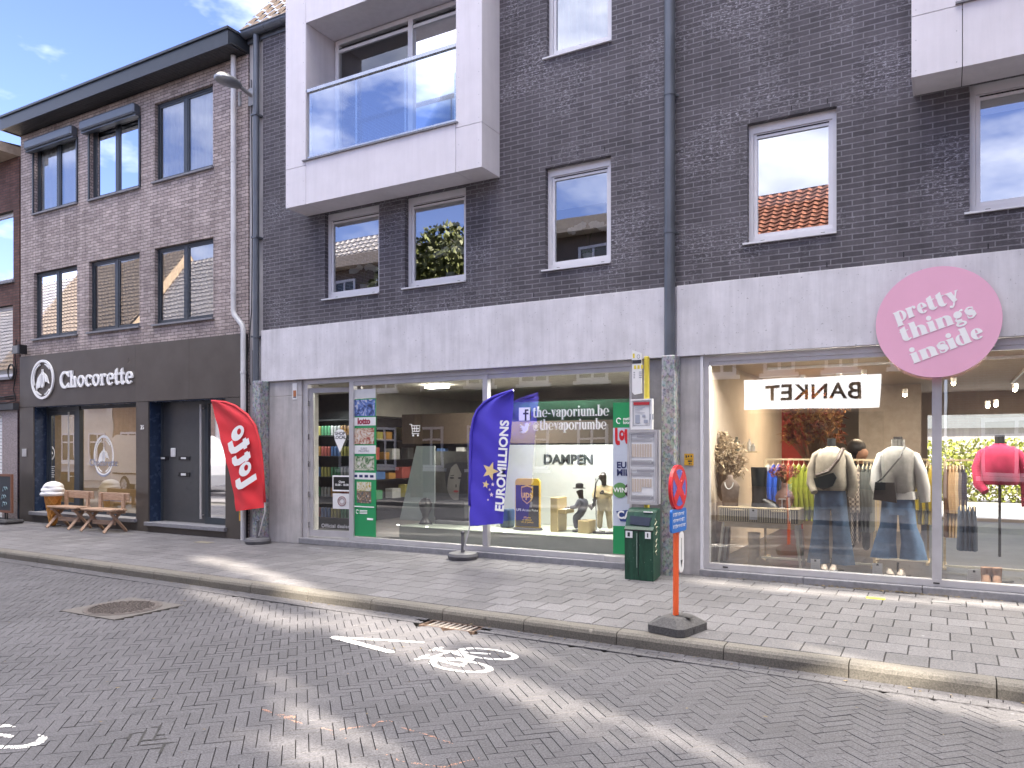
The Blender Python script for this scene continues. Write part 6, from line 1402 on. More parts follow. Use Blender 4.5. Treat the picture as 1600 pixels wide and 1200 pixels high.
# seated pianist
px0 = WX(906,.8); by = .8; sp = empty('sculpture_pianist', (px0,by,PZ), 0, 'carved seated pianist with black hat and slate suit at a tan piano', 'sculpture'); q = lambda a, b, c: (px0+a, by+b, PZ+c)
skin('suit',[q(.10,0,.27),q(.08,0,.38),q(.03,0,.47),q(.03,-.07,.46),q(.03,.07,.46),q(-.02,-.09,.37),q(-.02,.09,.37),q(-.13,-.07,.36),q(-.13,.07,.36),q(.0,-.05,.25),q(.0,.05,.25),q(-.06,-.05,.23),q(-.06,.05,.23),q(-.03,-.05,.05),q(-.02,.05,.05)],
     [(0,1),(1,2),(2,3),(2,4),(3,5),(4,6),(5,7),(6,8),(0,9),(0,10),(9,11),(10,12),(11,13),(12,14)],[.085,.085,.07,.045,.045,.036,.036,.026,.026,.055,.055,.045,.045,.036,.036],M['dark_suit'],sp)
skin('head',[q(.03,0,.45),q(.01,0,.56),q(-.01,0,.62)],[(0,1),(1,2)],[.04,.045,.085],M['ebony'],sp)
MB().loft([(px0-.01,by,PZ+.635,.09,.09),(px0-.01,by,PZ+.643,.09,.09),(px0-.005,by,PZ+.645,.058,.058),(px0-.005,by,PZ+.70,.056,.056),(px0-.005,by,PZ+.715,.03,.03)],18).build('hat',M['black'],sp,'auto')
mb = MB()
for s in (1,-1):
    mb.ball(q(-.15,s*.07,.36),.022,.018,.014,8,6)
    for k in range(5): mb.tube([q(-.16,s*.07-.016+.008*k,.362),q(-.185,s*.07-.018+.009*k,.36),q(-.195,s*.07-.018+.009*k,.35)],.0045,5)
mb.build('hands',M['ebony'],sp,smooth=True); mb = MB(); [mb.ball(q(-.05,s*.05,.02),.055,.028,.022,10,6) for s in (1,-1)]; mb.build('shoes',M['black'],sp,smooth=True)
tan = mat('tan painted wood', (.50,.38,.18), .5, var=.06); px1 = px0-.30
pn = empty('toy_piano', (px1,by,PZ), 0, 'small tan upright piano in front of the seated carved pianist', 'piano'); MB().bbox(px1-.10,px1+.02,by-.16,by+.16,PZ+.001,PZ+.50,.01).build('case',tan,pn); MB().bbox(px1+.021,px1+.14,by-.15,by+.15,PZ+.27,PZ+.33,.005).build('keyboard',tan,pn); MB().box(px1+.06,px1+.135,by-.14,by+.14,PZ+.331,PZ+.336).build('keys',M['white'],pn)
o = MB().bbox(px0+.02,px0+.20,by-.12,by+.12,PZ+.001,PZ+.185,.01).build('stool',tan); tag(o,'tan block stool under the seated carved pianist','stool')
o = MB().bbox(WX(786,.9),WX(800,.9),.8,1.0,PZ+.001,PZ+.28,.02).build('blue_box',mat('teal box', (.02,.07,.11), .4)); tag(o,'small dark blue box half hidden by the blue flag','box')

# ================================================================== boutique display
FZ = .127
M['knit_cream'] = mat('cream knit', (.42,.37,.30), .95, var=.12, scale=14, b=.3, bs=120); M['knit_grey'] = mat('grey knit', (.31,.30,.28), .95, var=.14, scale=16, b=.3, bs=120); M['pinkk'] = mat('pink knit', (.50,.035,.10), .9, var=.12, scale=10, b=.3, bs=110)
M['denim'] = mat('blue denim', (.07,.135,.24), .9, var=.2, scale=9, b=.2, bs=140); M['denim_l'] = mat('light denim', (.11,.20,.35), .9, var=.16, scale=9, b=.2, bs=140); M['black_leather'] = mat('black leather', (.015,.016,.018), .35, var=.1)
def trousers(name, x, y, ztop, zbot, wt, wb, gap, m, parent, fray=False):
    mb = MB(); zc = ztop-.26
    mb.loft([(x,y,zc-.02,wt*1.12,.13),(x,y,ztop-.12,wt*1.05,.125),(x,y,ztop,wt*.92,.11)],28,wob=lambda k,a: .006*math.sin(a*6))
    for s in (-1,1):
        cxs = [x+s*(wt*.55), x+s*(wt*.62+gap*.2), x+s*(gap+wb*.9), x+s*(gap+wb)]
        mb.loft([(cxs[0],y,zc+.04,wt*.56,.115),(cxs[1],y,zc-.15,wt*.56,.11),(cxs[2],y,zbot+(zc-zbot)*.35,wb*.82,.11),(cxs[3],y,zbot,wb,.12)],26,wob=lambda k,a: .012*math.sin(a*5+k*.7)*(k/3))
    return mb.build(name, m, parent, smooth='auto')
def top_garment(name, x, y, zs, zh, ws, wh, m, parent, arm, neck='crew', armr=.056):
    """zs shoulder height, zh hem height, arm: list of two polylines"""
    mb = MB(); H = zs-zh
    mb.loft([(x,y,zh,wh*.93,.145),(x,y,zh+.05,wh*1.04,.16),(x,y,zh+H*.45,wh,.15),(x,y,zh+H*.75,ws*.95,.14),(x,y,zh+H*.92,ws*.86,.11),(x,y,zs,ws*.55,.085),(x,y,zs+.02,.065,.062),(x,y,zs+(.10 if neck == 'roll' else .035),.058 if neck != 'roll' else .07,.055 if neck != 'roll' else .068)],30,wob=lambda k,a: .007*math.sin(a*7+k))
    for pts in arm: n_ = len(pts); mb.tube(pts,[armr*1.15]+[armr]*(n_-2)+[armr*.72],12)
    return mb.build(name, m, parent, smooth='auto')
def strap(name, pts, m, parent, r=.010): return MB().tube(pts, r, 6).build(name, m, parent)
Y = .62
# mannequin 1
x = WX(1299,Y); m1 = empty('mannequin', (x,Y,FZ), 0, 'headless mannequin in cream sweatshirt and blue wide jeans with belt bag across the chest', 'mannequin', 'mannequins in the boutique window')
zs, zh, zb = WZ(1299,702,Y), WZ(1299,766,Y), WZ(1299,880,Y)
def mann_base(x, r, zs, blk=M['black']):
    MB().cyl(x,Y,zs,zs+.13,.048,16).build('neck',blk,r); mb = MB(); mb.cyl(x,Y,FZ+.01,.28,.012,8); mb.loft([(x,Y+.05,FZ+.001,.14,.14),(x,Y+.05,FZ+.012,.135,.135)],20); mb.build('stand',blk,r)
mann_base(x,m1,zs)
top_garment('sweatshirt',x,Y,zs,zh,.19,.18,M['knit_cream'],m1,[[(x-.09,Y,zs-.045),(x-.17,Y,zs-.085),(x-.215,Y,zs-.24),(x-.225,Y-.02,zs-.42),(x-.18,Y-.10,zs-.52)],[(x+.09,Y,zs-.045),(x+.17,Y,zs-.085),(x+.225,Y,zs-.25),(x+.24,Y,zs-.44),(x+.22,Y-.02,zs-.57)]])
trousers('jeans',x-.01,Y,zh+.06,zb,.165,.125,.015,M['denim'],m1)
bg = MB(); bg.prism([(x-.17,zh+.15),(x+.05,zh+.22),(x+.085,zh+.16),(x+.04,zh+.06),(x-.06,zh+.015),(x-.14,zh+.05)],fxz(Y-.20),-.035,.035); o = bg.build('belt_bag',M['black_leather'],None); tag(o,'black half moon belt bag on the cream sweatshirt','bag')
strap('strap',[(x-.15,Y-.2,zh+.18),(x+.0,Y-.20,zh+.24),(x+.09,Y-.16,zs-.12),(x+.13,Y-.05,zs+.0),(x+.13,Y+.03,zs+.0)],mat('brown black strap', (.045,.025,.018), .5),o,.024)
def shoe(x, y, rz, m, lb, grp, L=.23, h=.09, w=.085, name='shoe'):
    o = empty(name, (x,y,FZ), rz, lb, 'shoe', grp); mb = MB()
    mb.loft([(x,y,FZ+.001,w*.5,L*.5),(x,y,FZ+.02,w*.54,L*.52),(x,y,FZ+.03,w*.5,L*.49)],20); sole = mb.build('sole',M['white'],None); 
    up = MB(); up.loft([(x,y,FZ+.03,w*.5,L*.48),(x,y+L*.04,FZ+.05,w*.46,L*.42),(x,y+L*.16,FZ+h*.8,w*.36,L*.26),(x,y+L*.22,FZ+h,w*.33,L*.2)],20); u_ = up.build('upper',m,None,smooth=True)
    for q_ in (sole,u_):
        q_.data.transform(Matrix.Translation((-x,-y,-FZ))); q_.parent = o
    return o
sneak = mat('beige sneaker', (.62,.53,.45), .7, var=.12, scale=30)
shoe(WX(1288,.5),.5,.12,sneak,'left beige sneaker before the cream sweatshirt mannequin','pairs of shoes'); shoe(WX(1302,.5),.5,-.05,sneak,'right beige sneaker before the cream sweatshirt mannequin','pairs of shoes')
# mannequin 2
x = WX(1403,Y); m2 = empty('mannequin', (x,Y,FZ), 0, 'headless mannequin in grey roll neck vest over white shirt and light flared jeans', 'mannequin', 'mannequins in the boutique window')
zs, zh, zb = WZ(1403,700,Y), WZ(1403,770,Y), WZ(1403,872,Y); mann_base(x,m2,zs)
top_garment('knit_vest',x,Y,zs,zh,.20,.175,M['knit_grey'],m2,[],'roll')
mb = MB(); mb.loft([(x+.02,Y,zh-.07,.185,.14),(x+.02,Y,zh+.02,.178,.135)],24,wob=lambda k,a:.01*math.sin(a*6)); 
for pts in ([(x-.09,Y,zs-.06),(x-.17,Y,zs-.10),(x-.215,Y,zs-.24),(x-.225,Y-.02,zs-.42),(x-.19,Y-.07,zs-.56)],[(x+.09,Y,zs-.06),(x+.17,Y,zs-.10),(x+.23,Y,zs-.26),(x+.26,Y,zs-.45),(x+.28,Y,zs-.62)]): mb.tube(pts,[.05,.06,.062,.072,.05],12)
mb.build('white_shirt',mat('white shirt', (.64,.63,.61), .85, var=.06),m2,smooth='auto')
trousers('jeans',x,Y,zh+.03,zb,.16,.14,.015,M['denim_l'],m2)
hb = MB(); hb.prism([(x-.24,zh-.07),(x-.22,zh+.13),(x-.02,zh+.13),(x-.0,zh-.10)],fxz(Y-.24),-.05,.05); o = hb.build('handbag',M['black_leather'],None); tag(o,'black handbag hanging on the grey vest','bag')
strap('strap',[(x-.21,Y-.24,zh+.12),(x-.15,Y-.22,zs-.35),(x+.02,Y-.17,zs-.12),(x+.075,Y-.05,zs+.02),(x+.075,Y+.03,zs)],M['black_leather'],o,.010)
shoe(WX(1390,.5),.5,.3,sneak,'left beige sneaker before the grey vest mannequin','pairs of shoes'); shoe(WX(1408,.5),.5,-.1,sneak,'right beige sneaker before the grey vest mannequin','pairs of shoes')
# mannequin 3 (pink)
Y = .75; x = WX(1562,Y); m3 = empty('mannequin', (x,Y,FZ), 0, 'headless mannequin in a bright pink sweater at the right', 'mannequin', 'mannequins in the boutique window')
zs, zh = WZ(1562,698,Y), WZ(1562,757,Y); mann_base(x,m3,zs)
top_garment('pink_sweater',x,Y,zs,zh,.20,.19,M['pinkk'],m3,[[(x-.09,Y,zs-.045),(x-.17,Y,zs-.085),(x-.215,Y-.02,zs-.24),(x-.20,Y-.08,zs-.42),(x-.14,Y-.14,zs-.5)],[(x+.09,Y,zs-.045),(x+.17,Y,zs-.085),(x+.225,Y,zs-.25),(x+.25,Y,zs-.46),(x+.24,Y-.02,zs-.66)]])
MB().cyl(x,Y,.4,zh+.1,.014,8).build('stand_pole',M['black'],m3)
ank = mat('tan suede', (.30,.17,.11), .9, var=.15, scale=12)
def boot(x, y, h, w, m, lb, grp=None, toe=.18, rz=0, name='boot', z=None):
    z = FZ if z is None else z; mb = MB(); mb.loft([(x,y,z+.001,w*.55,w*.6),(x,y,z+.08,w*.5,w*.52),(x,y,z+h*.5,w*.52,w*.55),(x,y,z+h,w*.6,w*.62)],18,wob=lambda k,a:.003*math.sin(a*4+k))
    mb.loft([(x+toe*.42*math.sin(rz),y-toe*.42*math.cos(rz),z+.002,w*.5,w*.5+toe*.35),(x+toe*.40*math.sin(rz),y-toe*.38*math.cos(rz),z+.05,w*.44,w*.4+toe*.3),(x,y,z+.11,w*.38,w*.4)],18) if abs(rz) < .5 else mb.loft([(x+toe*.45,y,z+.002,w*.5+toe*.35,w*.5),(x+toe*.4,y,z+.05,w*.42+toe*.3,w*.42),(x,y,z+.12,w*.4,w*.38)],18)
    o = mb.build(name,m,None,smooth='auto'); return tag(o,lb,'boot',grp)
boot(WX(1541,.5),.5,.18,.09,ank,'left tan ankle boot below the pink sweater','tan ankle boots'); boot(WX(1557,.5),.5,.18,.09,ank,'right tan ankle boot below the pink sweater','tan ankle boots')
boot(WX(1178,.55),.55,.42,.13,mat('beige suede boot', (.50,.41,.30), .9, var=.12, scale=8),'tall beige boot on the floor under the slatted console table',None,.22,1.57)
# console table
ty = .48; x0, zt = W(1121,791,ty); x1, _ = W(1250,793,ty); zb = WZ(1121,815,ty)
ct = empty('console_table', ((x0+x1)/2,ty,FZ), 0, 'pale wooden console table with slatted drawers and splayed legs', 'console table'); x1 = WX(1249,ty)
MB().bbox(x0,x1,ty,ty+.34,zb,zt,.006).build('case',M['oak'],ct); mb = MB(); n_ = 34
for k in range(n_): a = x0+.025+(x1-x0-.05)*k/n_; mb.box(a,a+(x1-x0-.05)/n_*.55,ty-.010,ty-.0005,zb+.02,zt-.02)
sl_ = mb.build('drawer_slats',mat('light slats', (.60,.53,.38), .6, var=.06),ct); MB().box(x0+.02,x1-.02,ty-.0004,ty+.0,zb+.015,zt-.015).build('shadow_gap',mat('slat gap', (.10,.09,.07), .8, var=0),ct)
for px_ in (1152,1217): a = WX(px_,ty); MB().bbox(a-.09,a+.09,ty-.022,ty-.011,zt-.045,zt-.03,.003).build('drawer_handle',M['oak'],sl_)
MB().box(x0+.05,x1-.05,ty+.03,ty+.31,zb-.06,zb-.001).build('apron',M['oak'],ct)
lw = mat('whitish leg', (.55,.52,.44), .5, var=.05)
for (xx, s) in ((x0+.07,-1),(x1-.05,1)):
    for yy, sy in ((ty+.05,-.03),(ty+.28,.03)): MB().tube([(xx,yy,zb-.001),(xx+s*.06,yy+sy,FZ+.004)],[.024,.015],8).build('leg',lw,ct)
def card(x, y, z, w, h, lb):
    o = MB().box(x-w/2,x+w/2,y,y+.004,z,z+h).build('price_card',M['paper']); tag(o,lb,'price card','white price cards in the boutique window'); MB().box(x-.012,x+.012,y-.004,y-.001,z+h-.03,z+h-.005).build('clip',M['ink'],o); mb = MB(); [mb.box(x-w*.3,x+w*.3,y-.002,y-.0005,z+h*.2+.02*k,z+h*.2+.004+.02*k) for k in range(4)]; mb.build('small_print',mat('pale grey ink', (.5,.5,.52), .6, var=0),o)
a, b = W(1177,811,ty-.03); card(a,ty-.03,b-.01,.095,.135,'white price card hanging on the console table'); a, b = W(1274,892,.45); card(a,.45,FZ,.105,.15,'white price card beside the sneakers of the cream mannequin'); a, b = W(1371,897,.45); card(a,.45,FZ,.105,.15,'white price card beside the sneakers of the grey mannequin'); a, b = W(1522,905,.45); card(a,.45,FZ,.12,.15,'white price card beside the tan ankle boots')
# table top things
x, z = WX(1141,ty+.15), zt; jb = empty('jewellery_bust', (x,ty+.15,z), 0, 'brown knitted top on a small bust with white necklace on the console table', 'display bust')
MB().loft([(x,ty+.15,z,.10,.07),(x,ty+.15,z+.12,.105,.07),(x,ty+.15,z+.25,.12,.065),(x,ty+.15,z+.31,.09,.05),(x,ty+.15,z+.35,.035,.035),(x,ty+.15,z+.40,.03,.03)],22).build('bust',mat('taupe knit', (.20,.155,.13), .95, var=.2, scale=20),jb,smooth=True)
strap('necklace',[(x+.055*math.cos(R(t)),ty+.15-.06-.02*abs(math.sin(R(t))),z+.32+.10*math.sin(R(t))) for t in range(190,351,16)],M['white'],jb,.007)
vx = WX(1226,ty+.15); vz = zt; vp = empty('vase', (vx,ty+.15,vz), 0, 'round brown bottle vase on the console table', 'vase'); MB().loft([(vx,ty+.15,vz,.06,.06),(vx,ty+.15,vz+.05,.10,.09),(vx,ty+.15,vz+.13,.115,.10),(vx,ty+.15,vz+.20,.085,.08),(vx,ty+.15,vz+.235,.04,.04),(vx,ty+.15,vz+.31,.036,.036)],24).build('body',mat('brown clay', (.22,.115,.09), .5, var=.08),vp,smooth=True)
def bouquet(x, y, z, r, h, cols, n, lb, seed, name='dried_flowers', cat='dried flowers', size=.035):
    o = empty(name, (x,y,z), 0, lb, cat); rd = random.Random(seed); st = MB(); ms = [MB() for _ in cols]
    for k in range(n):
        a = rd.random()*2*PI; f = rd.random()**.6; tx_, ty2, tz_ = x+r*f*math.cos(a), y+r*.6*f*math.sin(a), z+h*rd.uniform(.45,1)*(1-.25*f); 
        if k % 3 == 0: st.tube([(x,y,z),((x+tx_)/2,(y+ty2)/2,(z+tz_)/2+.03),(tx_,ty2,tz_)],.003,4)
        c = k % len(cols)
        for _ in range(5):
            v = Vector((rd.gauss(0,1),rd.gauss(0,1),rd.gauss(0,1))).normalized(); w = v.cross(Vector((rd.gauss(0,1),rd.gauss(0,1),1))).normalized(); p = Vector((tx_,ty2,tz_)); s = size*rd.uniform(.5,1.3); ms[c].add([p-w*s*.25,p+v*s*.6,p+w*s*.25,p+v*s*1.4 if rd.random()<.3 else p-v*s*.4],[(0,1,2,3)])
    st.build('stems',mat('dry stem', (.22,.14,.07), .9),o)
    for m_, c in zip(ms, cols): m_.build('petals',mat('petal %.2f %.2f %.2f' % c, c, .9, var=.2, scale=20),o)
bouquet(vx,ty+.15,vz+.30,.19,.26,((.25,.05,.04),(.42,.22,.1),(.3,.09,.06)),150,'dark red dried flower bunch standing in the brown vase',4)
bx_, bz_ = WX(1203,ty+.2), zt
boot(WX(1186,ty+.16),ty+.16,.50,.17,mat('black boot', (.012,.013,.014), .4),'tall black boot standing on the console table',None,.26,1.57,z=zt)
js = MB(); a = WX(1222,ty+.03); js.box(a-.045,a+.045,ty+.02,ty+.04,zt+.11,zt+.118); js.box(a-.006,a+.006,ty+.022,ty+.034,zt+.01,zt+.11); js.box(a-.03,a+.03,ty+.01,ty+.05,zt+.0,zt+.01); tag(js.build('earring_stand',M['white']),'small white earring stand before the vase','jewellery stand')
bouquet(WX(1127,.9),.9,.9,.30,.95,((.50,.40,.27),(.42,.33,.22)),420,'tall pale pampas grass behind the left end of the boutique window',6,'pampas_grass','dried grass',.07)
o = MB().loft([(WX(1127,.9),.9,FZ+.001,.10,.10),(WX(1127,.9),.9,.5,.13,.13),(WX(1127,.9),.9,.90,.09,.09)],20).build('floor_vase',mat('floor vase', (.30,.22,.16), .6),None,smooth='auto'); tag(o,'tall brown floor vase holding the pampas grass','vase')
bouquet(WX(1272,2.6),2.6,1.2,.42,1.35,((.35,.17,.05),(.42,.24,.08),(.25,.07,.03)),420,'tall orange brown dried branches at the back of the boutique',8,'dried_branches','dried branches',.09)
o = MB().loft([(WX(1272,2.6),2.6,FZ+.001,.13,.13),(WX(1272,2.6),2.6,.7,.17,.17),(WX(1272,2.6),2.6,1.2,.1,.1)],20).build('floor_vase',mat('floor vase', (.30,.22,.16), .6),None,smooth='auto'); tag(o,'tall brown floor vase holding the orange branches','vase')
# wall panels
x0, z1 = W(1172,640,5.5); x1, z0 = W(1262,712,5.5); o = MB().box(x0,x1,5.5,5.55,FZ,z1).build('red_partition',mat('deep red wall', (.34,.035,.02), .6, var=.12, scale=1.5)); tag(o,'deep red wall panel at the back of the boutique','wall panel')
o = MB().box(WX(1262,5.3),WX(1270,5.3),5.2,5.4,FZ,2.70).build('dark_column',M['signwood']); tag(o,'dark narrow column beside the deep red wall panel','column')
o = MB().box(-1.35,-.35,5.9,6.0,FZ,2.74).build('grey_partition',mat('grey partition', (.40,.36,.33), .8)); tag(o,'grey partition wall left of the rear window','partition')
# clothes rails
def rail(x0, x1, y, z, lb):
    r = empty('clothes_rail', ((x0+x1)/2,y,FZ), 0, lb, 'clothes rail'); mb = MB(); mb.box(x0,x1,y-.012,y+.012,z-.012,z+.012); mb.build('rail_bar',M['oak'],r)
    for xx in (x0,x1): mb = MB(); mb.box(xx-.014,xx+.014,y-.014,y+.014,FZ+.03,z-.013); mb.box(xx-.02,xx+.02,y-.26,y+.26,FZ+.001,FZ+.03); mb.build('upright',M['oak'],r)
    MB().box(x0,x1,y-.26,y-.235,FZ+.04,FZ+.065).build('foot_bar',lw,r)
def hung(x, y, z, L, w, m, lb, grp, seed, sleeves=True, name='hanging_garment'):
    rd = random.Random(seed); g = empty(name, (x,y,z), 0, lb, 'garment', grp); mb = MB(); t = .018+rd.random()*.012
    mb.loft([(x,y,z-L,t*1.5,w*1.05),(x+.004,y,z-L*.5,t*1.25,w*.95),(x,y,z-.16,t*1.1,w),(x,y,z-.09,t,w*.75),(x,y,z-.05,t*.7,w*.2)],16,wob=lambda k,a:.004*math.sin(a*6+k+seed))
    if sleeves:
        mb.tube([(x,y-w*.9,z-.13),(x-.005,y-w*1.08,z-.35),(x+.01,y-w*1.0,z-.62)],[.035,.04,.03],8)
    mb.build('cloth',m,g,smooth='auto'); h = MB(); h.tube([(x,y-.19,z-.09),(x,y,z-.035),(x,y+.19,z-.09)],.006,5); h.tube([(x,y,z-.035),(x,y,z+.01),(x,y-.015,z+.022),(x,y-.02,z+.012)],.003,5); h.build('hanger',M['oak'],g)
RZ1 = WZ(1260,718,1.25); rail(WX(1196,1.25),WX(1366,1.25),1.25,RZ1,'pale wooden clothes rail behind the cream sweatshirt mannequin')
cols = [('white top',(.6,.58,.55)),('cobalt blue knit',(.03,.10,.55)),('cobalt blue knit',(.03,.10,.55)),('dark top',(.03,.03,.04)),('rust top',(.3,.09,.04)),('lime green knit',(.27,.30,.03)),('lime green knit',(.27,.30,.03)),('lime green knit',(.27,.30,.03)),('lime green knit',(.27,.30,.03)),('lime green knit',(.27,.30,.03)),('cream top',(.5,.46,.38)),('grey coat',(.2,.2,.2)),('black jacket',(.02,.02,.022))]
for k, (nm, c) in enumerate(cols):
    px_ = 1200+k*8.0; hung(WX(px_,1.25),1.25,RZ1-.02,.62+(.14 if 'lime' in nm else 0)+(.1 if 'coat' in nm else 0),.22,mat('cloth '+nm,c,.9,var=.12,scale=8,island=.1),nm+' hanging on the wooden rail behind the cream sweatshirt mannequin',nm.replace(' ','_') and 'clothes on the left rail',k)
chk = None
def check_mat():
    m, t, p, o = nt('checked cloth'); c = coords(t); b = N(t,'ShaderNodeTexChecker'); b.inputs['Scale'].default_value = 34; b.inputs['Color1'].default_value = (.5,.42,.34,1); b.inputs['Color2'].default_value = (.14,.11,.1,1); t.links.new(c,b.inputs[0]); t.links.new(b.outputs[0],p.inputs['Base Color']); p.inputs['Roughness'].default_value = .9; return m
ck = check_mat()
hung(WX(1334,1.1),1.1,RZ1-.02,1.02,.22,ck,'long checked beige and brown coat between the two left mannequins','long garments between the mannequins',31); hung(WX(1341,1.12),1.12,RZ1-.02,1.0,.22,ck,'second long checked coat between the two left mannequins','long garments between the mannequins',32)
for k, px_ in enumerate((1349,1355,1361)): hung(WX(px_,1.15),1.15,RZ1-.02,.86,.22,mat('cloth grey green', (.10,.105,.10), .9, var=.15),'grey green long coat beside the checked coats','long garments between the mannequins',40+k)
rail(WX(1372,1.9),WX(1450,1.9),1.9,RZ1,'pale clothes rail behind the grey vest mannequin')
for k in range(6): hung(WX(1428+k*5,1.9),1.9,RZ1-.02,.8,.22,mat('cloth ochre' if k%2 else 'cloth olive', (.40,.30,.03) if k%2 else (.08,.08,.05), .9, var=.15),('ochre' if k%2 else 'olive')+' garment hanging right of the grey vest mannequin','clothes on the middle rail',60+k)
rail(WX(1476,1.6),WX(1640,1.6),1.6,WZ(1500,719,1.6),'pale clothes rail left of the pink sweater mannequin')
rc_ = [('brown blouse',(.10,.05,.03)),('tan cardigan',(.42,.28,.15)),('tan cardigan',(.42,.28,.15)),('sand cardigan',(.5,.38,.24)),('grey skirt',(.14,.13,.13)),('navy shirt',(.02,.025,.05))]
for k, (nm, c) in enumerate(rc_): hung(WX(1479+k*5.2,1.6),1.6,WZ(1500,719,1.6)-.02,.92,.22,mat('cloth '+nm,c,.9,var=.15),nm+' hanging left of the pink sweater','clothes on the right rail',80+k)
for k in range(4): hung(WX(1501+k*7,1.0),1.0,.98,.55,.17,mat('cloth blue skirt', (.05,.075,.12), .9, var=.2),'dark blue pleated skirt hanging low left of the tan boots','dark blue skirts',95+k,False)
# person browsing at the back
Yp = 2.4; px_ = WX(1341,Yp); pr = empty('person', (px_,Yp,FZ), 0, 'dark haired person with head bowed behind the clothes rail in the boutique', 'person'); hz = WZ(1341,702,Yp); q = lambda a, b, c: (px_+a, Yp+b, c)
skin('body',[q(0,0,.95),q(0,0,1.2),q(0,-.02,1.36),q(-.16,-.02,1.36),q(.16,-.02,1.36),q(-.22,-.04,1.12),q(.22,-.04,1.12),q(-.17,-.22,1.02),q(.17,-.22,1.02),q(-.09,0,.85),q(.09,0,.85),q(-.1,0,.5),q(.1,0,.5),q(-.1,.02,.17),q(.1,.02,.17)],[(0,1),(1,2),(2,3),(2,4),(3,5),(4,6),(5,7),(6,8),(0,9),(0,10),(9,11),(10,12),(11,13),(12,14)],[.14,.14,.12,.075,.075,.05,.05,.036,.036,.09,.09,.065,.065,.05,.05],mat('dark jumper', (.02,.02,.022), .9, var=.1),pr)
fcm = mat('skin tone', (.42,.22,.14), .6, var=.05); skin('head',[q(0,-.02,1.36),q(.02,-.05,1.45),q(.06,-.09,hz-.03),q(.12,-.12,hz-.09)],[(0,1),(1,2),(2,3)],[.06,.055,.12,.055],fcm,pr)
mb = MB(); mb.ball(q(-.02,-.045,hz+.02),.125,.13,.125,18,12); mb.ball(q(-.07,.0,hz-.11),.075,.10,.16,14,10); mb.build('hair',mat('dark hair', (.02,.012,.01), .5, var=.2),pr,smooth=True)
# shelf with bottles on the left
ax0, az = W(1131,705,1.6); ax1 = WX(1185,1.6); sh = MB().box(ax0,ax1,1.5,1.75,az-.02,az).build('wall_shelf',M['oak']); tag(sh,'thin wooden shelf with bottles at the left of the boutique','shelf')
for (p_, h, r, c, lb) in ((1140,.14,.035,(.03,.05,.03),'dark green bottle on the thin boutique shelf'),(1151,.2,.045,(.12,.13,.1),'grey green jug on the thin boutique shelf'),(1171,.17,.03,(.5,.47,.42),'white tall bottle on the thin boutique shelf'),(1177,.11,.03,(.5,.47,.42),'short white box bottle on the thin boutique shelf')):
    a = WX(p_,1.6); o = MB().loft([(a,1.6,az+.001,r,r),(a,1.6,az+h*.7,r,r),(a,1.6,az+h*.85,r*.4,r*.4),(a,1.6,az+h,r*.4,r*.4)],14).build('bottle',mat('bottle %s' % lb[:5],c,.3),None,smooth='auto'); tag(o,lb,'bottle')
# ceiling track and spots
tk = empty('spot_track', (.9,2.4,2.7), 0, 'white ceiling track with bright spot lamps in the boutique', 'track light')
mb = MB(); mb.box(-2.2,1.0,2.00,2.03,2.72,2.758); mb.box(1.0,1.03,.5,6.5,2.72,2.758); mb.build('track',M['white'],tk)
bulb = mat('warm bulb', (1,.86,.6), .4, var=0, emit=14)
for (p_, r_, yy) in ((1254,596,2.0),(1311,593,2.0),(1350,588,2.0),(1414,618,2.6),(1490,600,3.4),(1543,636,4.2),(1556,634,4.2),(1586,610,2.6)):
    a, b = W(p_, r_, yy); b = min(b, 2.66); s = MB().cyl(a,yy,b+.02,b+.09,.035,12).build('spot_housing',M['white'],tk); MB().ball((a,yy,b+.008),.026,n=10,m=6).build('spot_bulb',bulb,s,smooth=True)
lamp('boutique_light', -1.2, .5, 2.7, 22, 2.2, .12, (1,.93,.84), (R(-28),0,0)); lamp('boutique_light', 1.4, .5, 2.7, 17, 2.2, .12, (1,.93,.84), (R(-28),0,0)); lamp('boutique_light', 1.2, 2.6, 2.72, 24, .4, 2.5); lamp('boutique_light', -1.2, 3.2, 2.72, 18, 1.6, .6, (1,.78,.55))  # the two lamps by the window are added fill for the mannequins
# garden behind the boutique
gd = MB().add([(-12,9.25,.05),(14,9.25,.05),(14,40,.05),(-12,40,.05)],[(0,1,2,3)]); struct(gd.build('courtyard', mat('courtyard paving', (.45,.45,.46), .5)))
hedge = leaf_cloud([((1.5,17,.9),(6,.7,1.0),1.0)], 12000, .13, seed=5); tag(hedge.build('hedge', mat('bright hedge leaves', (.32,.36,.05), .6, var=.2, island=.4)), 'bright yellow green hedge seen through the boutique rear window', 'hedge')
an = empty('outbuilding', (1.2,21,0), 0, 'grey outbuilding with roof windows behind the hedge, seen through the boutique', 'building'); MB().box(-6,8,21,26,0,2.3).build('wall', M['concrete_pier'], an); MB().add([(-6,20.8,2.3),(8,20.8,2.3),(8,24,5.2),(-6,24,5.2)],[(0,1,2,3)]).build('roof', mat('dark slate', (.08,.09,.10), .6), an)
for xx in (.2,1.2,2.2): MB().add([(xx,21.3,2.83),(xx+.7,21.3,2.83),(xx+.7,22.2,3.64),(xx,22.2,3.64)],[(0,1,2,3)]).build('roof_window', M['steel'], an)

